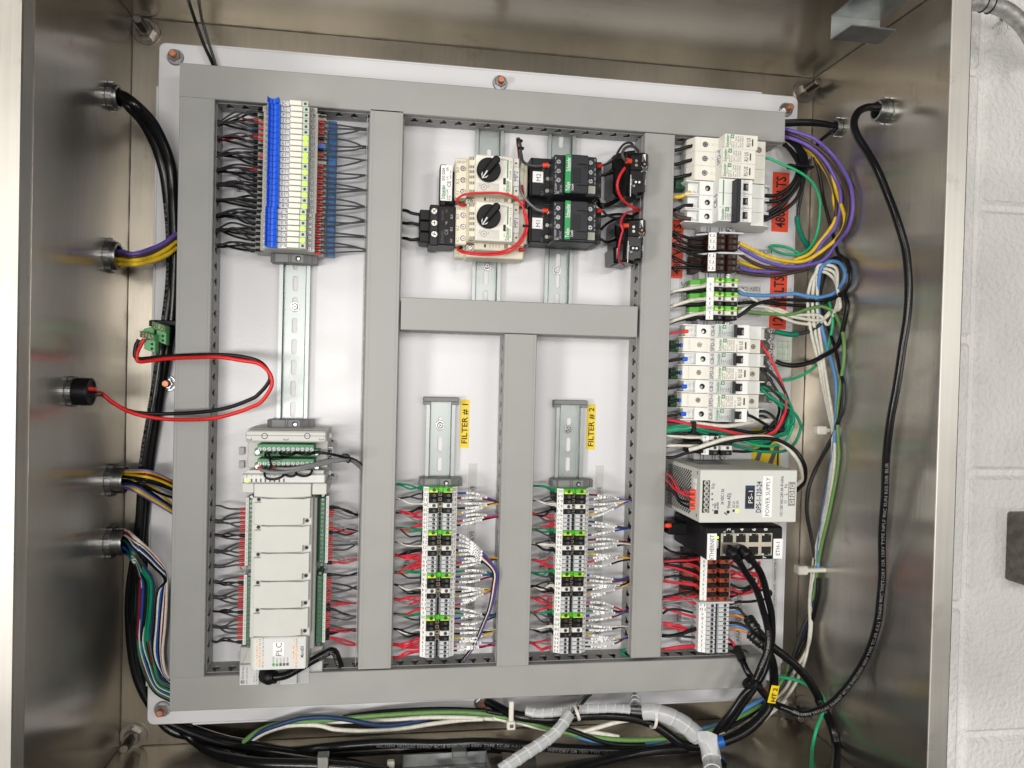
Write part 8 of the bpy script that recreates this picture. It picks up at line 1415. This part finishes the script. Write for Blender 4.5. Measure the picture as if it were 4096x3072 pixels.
p = P('t01', 1425, 1128, .040); mb = MB(); mb.box(p.x - .014, p.x + .022, p.y - .0032, p.y + .0030, .026, .034, M_black, .001); mb.box(p.x - .018, p.x - .010, p.y - .0045, p.y + .0025, .026, .036, M_black, .001); tag(mb.build('cable_tie'), 'broad black tie holding the cables at the green plugs', 'cable tie')
# fourth fitting bundle into the left duct
g = 'thin wires from the fourth left fitting'
for i, (c_, y0_, m1, m2, ye, z_) in enumerate((('violet', .0105, (1250, 748), (1380, 785), 850, 34), ('yellow', .0092, (1250, 765), (1380, 800), 858, 36), ('dred', .0078, (1250, 780), (1380, 815), 870, 38), ('yellow', .0060, (1250, 800), (1380, 835), 888, 40), ('black', .0040, (1250, 822), (1380, 855), 905, 38), ('black', .0026, (1230, 838), (1370, 872), 920, 34), ('lgrey', .0012, (1200, 832), (1340, 880), 965, 26), ('black', .0000, (1220, 860), (1360, 935), 985, 24), ('yellow', .0008, (1200, 845), (1350, 915), 1062, 22), ('black', -.0020, (1200, 880), (1340, 960), 1075, 26), ('navy', -.0038, (1200, 895), (1340, 980), 1085, 30), ('violet', -.0052, (1190, 905), (1340, 995), 1095, 34), ('yellow', -.0072, (1180, 918), (1330, 1005), 1108, 36), ('purple', -.0088, (1180, 932), (1320, 1015), 1122, 34))):
    wire([F4 + Vector((.002, y0_, .001 * math.sin(i))), F4 + Vector((.018, y0_, .002 * math.sin(i * 2)))] + cpath('t02', [(m1[0], m1[1], z_ + 26), (m2[0], m2[1], z_ + 8), (1500, ye, z_ - 10)]), c_, '%s wire from the fourth left fitting into the duct, %s from top' % (WN[c_], ORD[i]), r=.0015, group=g)
# fifth fitting bundle sweeping down to the bottom duct
g = 'wires sweeping from the lowest left fitting to the bottom duct'; cl = ['white', 'dred', 'white', 'black', 'blue', 'white', 'black', 'navy', 'green', 'dred', 'green', 'black', 'teal', 'green', 'white', 'black', 'blue', 'green', 'white', 'dred', 'teal', 'black']
n5 = len(cl)
for i, c_ in enumerate(cl):
    t_ = i / (n5 - 1); j = rnd.uniform(-.5, .5); y0_ = .0115 - .023 * t_ + rnd.uniform(-.001, .001)
    if i < 7:   # upper wires go under the duct edge early and emerge lower
        pts_ = [(1180, 1340 + i * 14, 60), (1330, 1480 + i * 16, 46), (1430, 1620 + i * 12, 34)]; low = [(1440 - i * 12 + j * 14, 150, 30), (1425 - i * 14, 420, 28), (1405 - i * 12 + j * 20, 660, 26), (1430 - i * 6, 830, 24), (1490, 900 + i * 6, 20)]
    else:
        k = i - 7; x_ = 1340 - k * 9; pts_ = [(1150, 1440 + k * 7, 56), (1230 - k * 3, 1560 + k * 8, 42)]; low = [(x_ - 20 + j * 26, 60, 30 + 6 * j), (x_ - 30 + j * 30, 320, 26 + 8 * j), (x_ - 36 - 10 * j, 560, 24), (x_ + 8 + j * 16, 760, 22), (1385 - k * 4, 890 + k * 7, 20), (1490, 935 + k * 11, 16)]
    wire([F5 + Vector((.002, y0_, .003 * math.sin(i * 1.3))), F5 + Vector((.018, y0_, .004 * math.sin(i * 1.3)))] + cpath('t02', pts_) + cpath('t03', low), c_, '%s wire from the lowest left fitting to the bottom duct, %s of bundle' % (WN[c_], ORD[i]), r=.0019, group=g)
# thin wires at the upper left
wire(cpath('t00', [(1615, -60, 30), (1640, 40, 24), (1695, 200, 16), (1760, 380, 12), (1815, 500, 12), (1850, 580, 14)]), 'black', 'thin black wire running over the top wall to the top duct', r=.0019, name='wire'); wire(cpath('t00', [(1708, -60, 30), (1722, 40, 24), (1750, 190, 16), (1800, 360, 12), (1845, 500, 12), (1868, 580, 14)]), 'grey', 'thin grey wire running over the top wall to the top duct', r=.0017, name='wire')
# zinc bracket at the upper right
zb = .175; A_ = [P('t30', x, y, zb) for x, y in ((552, 128), (972, 166), (972, 372), (552, 344))]; th = .0015; y_t = (A_[0].y + A_[1].y) / 2; y_b = (A_[2].y + A_[3].y) / 2; xa, xb = A_[0].x, A_[1].x
M_gal = mat('galvanised_bracket', (.38, .40, .395), .34, metal=1, var=.18, vs=60, bump=.06, bs=260)
mb = MB(); mb.box(xa, xb, y_b, y_t, zb - th, zb, M_gal, .0003); mb.box(xa, xb, y_t - th, y_t - .00005, zb + .0001, zb + .060, M_gal, .0003); mb.prism([(xa, y_b), (xb, y_b), (xb, y_b + .0015), (xa, y_b + .0015)], zb + .0001, zb + .0005, M_gal)
mb.add([(xa + .001, y_b, zb), (xb + .0005, y_b, zb), (xb - .004, y_b, zb + .032), (xa + .004, y_b, zb + .032), (xa + .001, y_b + th, zb), (xb + .0005, y_b + th, zb), (xb - .004, y_b + th, zb + .032), (xa + .004, y_b + th, zb + .032)], [(0, 1, 2, 3), (7, 6, 5, 4), (0, 4, 5, 1), (1, 5, 6, 2), (2, 6, 7, 3), (3, 7, 4, 0)], M_gal)
mb.box(xa + .01, xb - .01, y_t, YT - .0002, zb + .030, zb + .040, M_gal, .0003); tag(mb.build('channel_bracket'), 'bent shiny zinc bracket hanging in the upper right corner of the box', 'bracket')
# ================================================================ cables and wraps in front of the bottom wall
g = 'building wires along the bottom of the panel'
def join(a, b_): return cpath('botl', a) + cpath('bot', b_)
wire(join([(590, 330, 16), (690, 255, 18), (850, 205, 20), (1050, 196, 20), (1300, 172, 22), (1600, 150, 24), (1900, 138, 26), (2150, 152, 28)], [(180, 345, 34), (350, 375, 44), (520, 425, 52), (700, 468, 56), (900, 498, 58), (1100, 515, 60), (1300, 512, 60), (1550, 490, 58), (1750, 435, 54), (1950, 345, 46), (2110, 260, 38)]), 'lime', 'pale green wire waving along the bottom of the panel', r=.0028, group=g)
wire(cpath('botl', [(600, 330, 14), (700, 262, 20), (830, 215, 26), (960, 180, 28), (1100, 172, 28), (1240, 186, 26), (1370, 210, 26), (1500, 224, 24), (1640, 206, 20), (1760, 185, 14)]), 'navy', 'dark blue wire dipping below the panel at the lower left', r=.0027, group=g)
wire(join([(625, 330, 14), (730, 268, 16), (860, 228, 18), (980, 220, 20), (1080, 226, 22), (1180, 250, 22), (1380, 258, 22), (1580, 246, 22), (1780, 214, 22), (1980, 190, 22)], [(60, 362, 28)]), 'white', 'cream wire dipping lowest below the panel at the lower left', r=.0026, group=g)
wire(join([(900, 216, 10), (1200, 200, 14), (1500, 190, 16), (1760, 172, 20), (2000, 174, 24), (2180, 184, 26)], [(150, 358, 32), (350, 395, 42), (520, 435, 50), (700, 440, 54), (900, 462, 56), (1060, 492, 56)]), 'white', 'cream wire running straight along the lower panel edge', r=.0026, group=g)
wire(join([(1220, 172, 8), (1420, 142, 14), (1640, 126, 18), (1880, 120, 22), (2120, 130, 26)], [(100, 305, 30), (260, 335, 38), (430, 365, 46), (600, 410, 54), (750, 460, 58), (900, 515, 60), (1050, 548, 60), (1250, 552, 60)]), 'black', 'black printed wire running along the lower panel edge', r=.0028, group=g)
wire(cpath('bot', [(700, 440, 50), (800, 450, 56), (900, 425, 60), (1040, 385, 62), (1160, 368, 62), (1280, 378, 60), (1400, 415, 58), (1520, 455, 56), (1640, 475, 54), (1800, 470, 50), (1960, 440, 46), (2100, 370, 42), (2212, 290, 38), (2290, 220, 34)]), 'white', 'cream wire arching behind the milky spiral wrap at the bottom', r=.0027, group=g)
wire(cpath('bot', [(700, 470, 48), (850, 515, 50), (1000, 540, 52), (1200, 550, 54), (1380, 520, 54), (1500, 475, 54), (1650, 440, 52), (1800, 400, 50), (1950, 310, 44), (2060, 245, 40), (2150, 200, 34)]), 'sky', 'sky blue wire behind the spiral wraps along the bottom', r=.0028, group=g)
wire(cpath('bot', [(1400, 560, 50), (1600, 530, 52), (1800, 455, 50), (1950, 380, 46), (2080, 290, 40), (2180, 190, 34)]), 'black', 'black wire behind the sky blue one at the lower right', r=.0027, group=g)
bigc(cpath('bot', [(95, 232, 8), (170, 275, 24), (260, 320, 40), (380, 350, 52), (520, 362, 60), (640, 356, 64), (800, 338, 68), (1000, 336, 70), (1180, 356, 70), (1320, 405, 70), (1420, 470, 70), (1510, 535, 70), (1600, 562, 68), (1700, 545, 66)]), .0056, 'black cable emerging under the bottom duct and dipping to the spiral wrap')
bigc(cpath('bot', [(560, 790, 68), (760, 720, 70), (950, 665, 72), (1150, 620, 72), (1350, 590, 70), (1550, 580, 68)]), .0056, 'black cable rising from the bottom edge behind the printed one')
bigc(cpath('bot', [(1560, 575, 62), (1700, 555, 62), (1850, 520, 62), (2000, 450, 62), (2100, 360, 60), (2170, 260, 56), (2200, 140, 52)]) , .0058, 'black cable with blue tape swinging up at the lower right')
pa = smooth_path(cpath('bot', [(1775, 540, 62), (1800, 530, 63), (1826, 522, 63)]), 4); tag(MB().frame_tube(pa, .0068, mat('blue_tape', (.01, .16, .62), .35), 16).build('cable_tape'), 'bright blue tape ring round the black cable at the lower right', 'tape')
def spiral(pts, r0, r1, label, step=.0105, wires=None, seg=14, group='milky spiral wraps'):
    path = smooth_path(pts, seg); n = len(path); L_ = 0; rad = []
    for i in range(n):
        if i: L_ += (path[i] - path[i - 1]).length
        t = i / (n - 1); base = r0 + (r1 - r0) * t; f_ = (L_ % step) / step; rad.append(base * (1.0 + .10 * f_))
    o = MB().frame_tube(path, rad, M_spiral, 18, caps=False).build('spiral_wrap'); tag(o, label, 'spiral wrap', group)
    m = MB(); L_ = 0; k = 0
    for i in range(1, n - 1):
        L_ += (path[i] - path[i - 1]).length
        if L_ > step * (k + 1): k += 1; m.ring(path[i], (path[i + 1] - path[i - 1]) + Vector((0, 0, .35)) * (path[i + 1] - path[i - 1]).length, rad[i] * .99, rad[i] * 1.07, .0007, M_white, 18)
    m.build('wrap_edge', o)
    if wires:
        for j, c_ in enumerate(wires):
            a = 2 * math.pi * j / len(wires); off = Vector((0, math.cos(a), math.sin(a))) * r0 * .5; m = MB(); m.frame_tube([p + off for p in path], .0015, WC[c_], 6); m.build('inner_wire', o)
    return o
spiral(cpath('bot', [(378, 303, 52), (460, 318, 58), (560, 314, 62), (660, 306, 64), (760, 296, 66), (880, 288, 68), (1010, 284, 68), (1135, 292, 68)]), .0052, .0054, 'milky spiral wrap lying level under the bottom duct', wires=['lgrey', 'grey', 'white', 'lgrey', 'dgrey'])
spiral(cpath('bot', [(1235, 312, 76), (1310, 308, 80), (1400, 330, 84), (1490, 370, 86), (1570, 425, 86), (1640, 490, 84)]), .0088, .0098, 'thick milky spiral wrap bending down at the lower right', step=.018, wires=['lgrey', 'white', 'lgrey', 'grey', 'white', 'lgrey'])
spiral(cpath('bot', [(1690, 490, 92), (1725, 560, 96), (1742, 640, 100), (1750, 720, 104), (1752, 800, 108)]), .0104, .0100, 'wide milky spiral wrap hanging down at the lower right', step=.024, wires=['lgrey', 'white', 'grey', 'lgrey'])
q_ = [inside(*C('bot', x, y), z / 1000) for x, y, z in ((1648, 520, 100), (1640, 455, 96), (1720, 452, 100), (1786, 480, 104), (1788, 560, 106), (1786, 640, 108), (1700, 545, 108))]
mb = MB(); mb.add(q_ + [p - Vector((0, 0, .0009)) for p in q_], [(0, 6, 3, 2, 1), (6, 5, 4, 3), (7, 8, 9, 10, 13), (13, 10, 11, 12)], M_spiral); tag(mb.build('wrap_flap'), 'loose milky plastic flap where the wraps meet at the lower right', 'spiral wrap')
spiral(cpath('bot', [(700, 325, 84), (672, 365, 88), (640, 410, 92), (585, 470, 96), (500, 535, 100), (400, 600, 104), (300, 665, 108), (190, 740, 112)]), .0060, .0066, 'milky spiral wrap slanting down to the bottom edge', step=.013, wires=['white', 'teal', 'black'])
spiral(cpath('bot', [(1178, 165, 20), (1180, 200, 34), (1180, 240, 50), (1182, 275, 62)]), .0060, .0062, 'short milky spiral wrap hanging from behind the bottom duct', step=.012, wires=['lgrey', 'grey', 'lgrey'])
for i, (c_, dx) in enumerate((('teal', -10), ('white', -3), ('black', 5), ('black', 11), ('dgrey', 16))): wire(cpath('bot', [(840 + dx, 180, 12), (815 + dx, 200, 30), (770 + dx, 255, 58), (725 + dx * .8, 305, 78), (690 + dx * .6, 345, 88)]), c_, '%s wire running from the duct into the slanting spiral wrap, %s of five' % (WN[c_], ORD[i]), r=.0017, group='wires entering the slanting spiral wrap')
for i in range(5): wire(cpath('bot', [(1120, 282 + i * 9, 68), (1190, 286 + i * 9, 72), (1250, 292 + i * 9, 76)]), ['lgrey', 'grey', 'dgrey', 'lgrey', 'dgrey'][i], '%s signal wire bridging the gap between two spiral wraps, %s from top' % (WN[['lgrey', 'grey', 'dgrey', 'lgrey', 'dgrey'][i]], ORD[i]), r=.0014, group='wires in the gap between the spiral wraps')
def tie(crop, x, y, z, r, ax, label, m=M_tie, tail=None):
    p = inside(*C(crop, x, y), z); mb = MB(); mb.ring(p, ax, r, r + .0012, .0032, m, 18); tag(mb.build('cable_tie'), label, 'cable tie')
p = P('bot', 268, 318, .050); mb = MB(); mb.box(p.x - .0028, p.x + .0028, p.y - .014, p.y + .014, .048, .052, M_tie, .001); mb.box(p.x - .0052, p.x + .0048, p.y - .0185, p.y - .0085, .048, .0545, M_tie, .001); mb.box(p.x - .0022, p.x + .0022, p.y - .0155, p.y - .0115, .0545, .0548, M_inkg, 0); tag(mb.build('cable_tie'), 'white square-headed cable tie below the middle mounting nut', 'cable tie')
tie('bot', 740, 320, .074, .0078, (1, .35, 0), 'thin white cable tie on the level spiral wrap'); tie('bot', 1302, 345, .078, .0118, (1, -.1, 0), 'thin white cable tie round the thick spiral wrap and black cable')
# fittings and hardware on the bottom wall
def nutat(crop, x, y, label, r=.010, m=None):
    q = Wy(*C(crop, x, y), YB); mb = MB(); mb.ring(q + Vector((0, .0003, 0)), (0, 1, 0), r * .3, r, .004, m or M_fit, 8); mb.ring(q + Vector((0, .0042, 0)), (0, 1, 0), .0001, r * .62, .003, m or M_fit, 16); tag(mb.build('wall_nut'), label, 'nut')
nutat('botl', 570, 425, 'zinc nut on the bottom wall behind the black cables at the left', .016); nutat('bot', 1125, 610, 'domed bolt head on the bottom wall below the printed cable', .013); nutat('bot', 1812, 712, 'small black nut at the bottom edge beside the wide spiral wrap', .007, M_black)
q = Wy(*C('botl', 1860, 470), YB); t = thing('zinc_latch_box', 'open zinc latch box with two rivets at the bottom edge', 'latch', (q.x, YB, q.z)); xa = Wy(*C('botl', 1592, 440), YB).x; xb = Wy(*C('botl', 2120, 440), YB).x; z0 = q.z + .004
mb = MB(); mb.box(xa, xb, YB + .0004, YB + .002, z0, z0 + .07, mat('tray_floor_shade', (.10, .10, .10), .4, metal=.9, var=.3, vs=60), .0003); mb.box(xa, xa + .0015, YB + .002, YB + .016, z0 + .004, z0 + .07, M_gal, .0002); mb.box(xb - .0015, xb, YB + .002, YB + .016, z0 + .004, z0 + .07, M_gal, .0002); mb.box(xa, xb, YB + .002, YB + .016, z0, z0 + .0015, M_gal, .0002); mb.build('folded_tray', t)  # shade inside the open tray is put into its dark floor colour
mb = MB(); mb.box(xa + (xb - xa) * .58, xa + (xb - xa) * .75, YB + .014, YB + .021, z0 - .003, z0 + .010, M_gal, .0006); mb.build('catch', t)
for k in (.50, .82): mb = MB(); mb.ring((xa + (xb - xa) * k, YB + .0021, z0 + .022), (0, 1, 0), .0002, .006 if k > .6 else .009, .003, M_fit, 18); mb.build('rivet', t)
q = Wy(*C('botl', 1095, 480), YB + .02); tag(MB().box(q.x - .006, q.x + .006, YB + .0005, YB + .034, q.z - .004, q.z + .008, M_gal, .0008).build('cable_clip'), 'small zinc clip over the lowest black cable', 'clip')
q = Wy(*C('botl', 1522, 468), YB + .012); tag(MB().box(q.x - .004, q.x + .004, YB + .0005, YB + .016, q.z - .003, q.z + .003, M_tie, .001).build('wire_stub'), 'small pale stub standing on the bottom wall beside the latch', 'stub')
# thin red sliver on the jacket and specks of dust
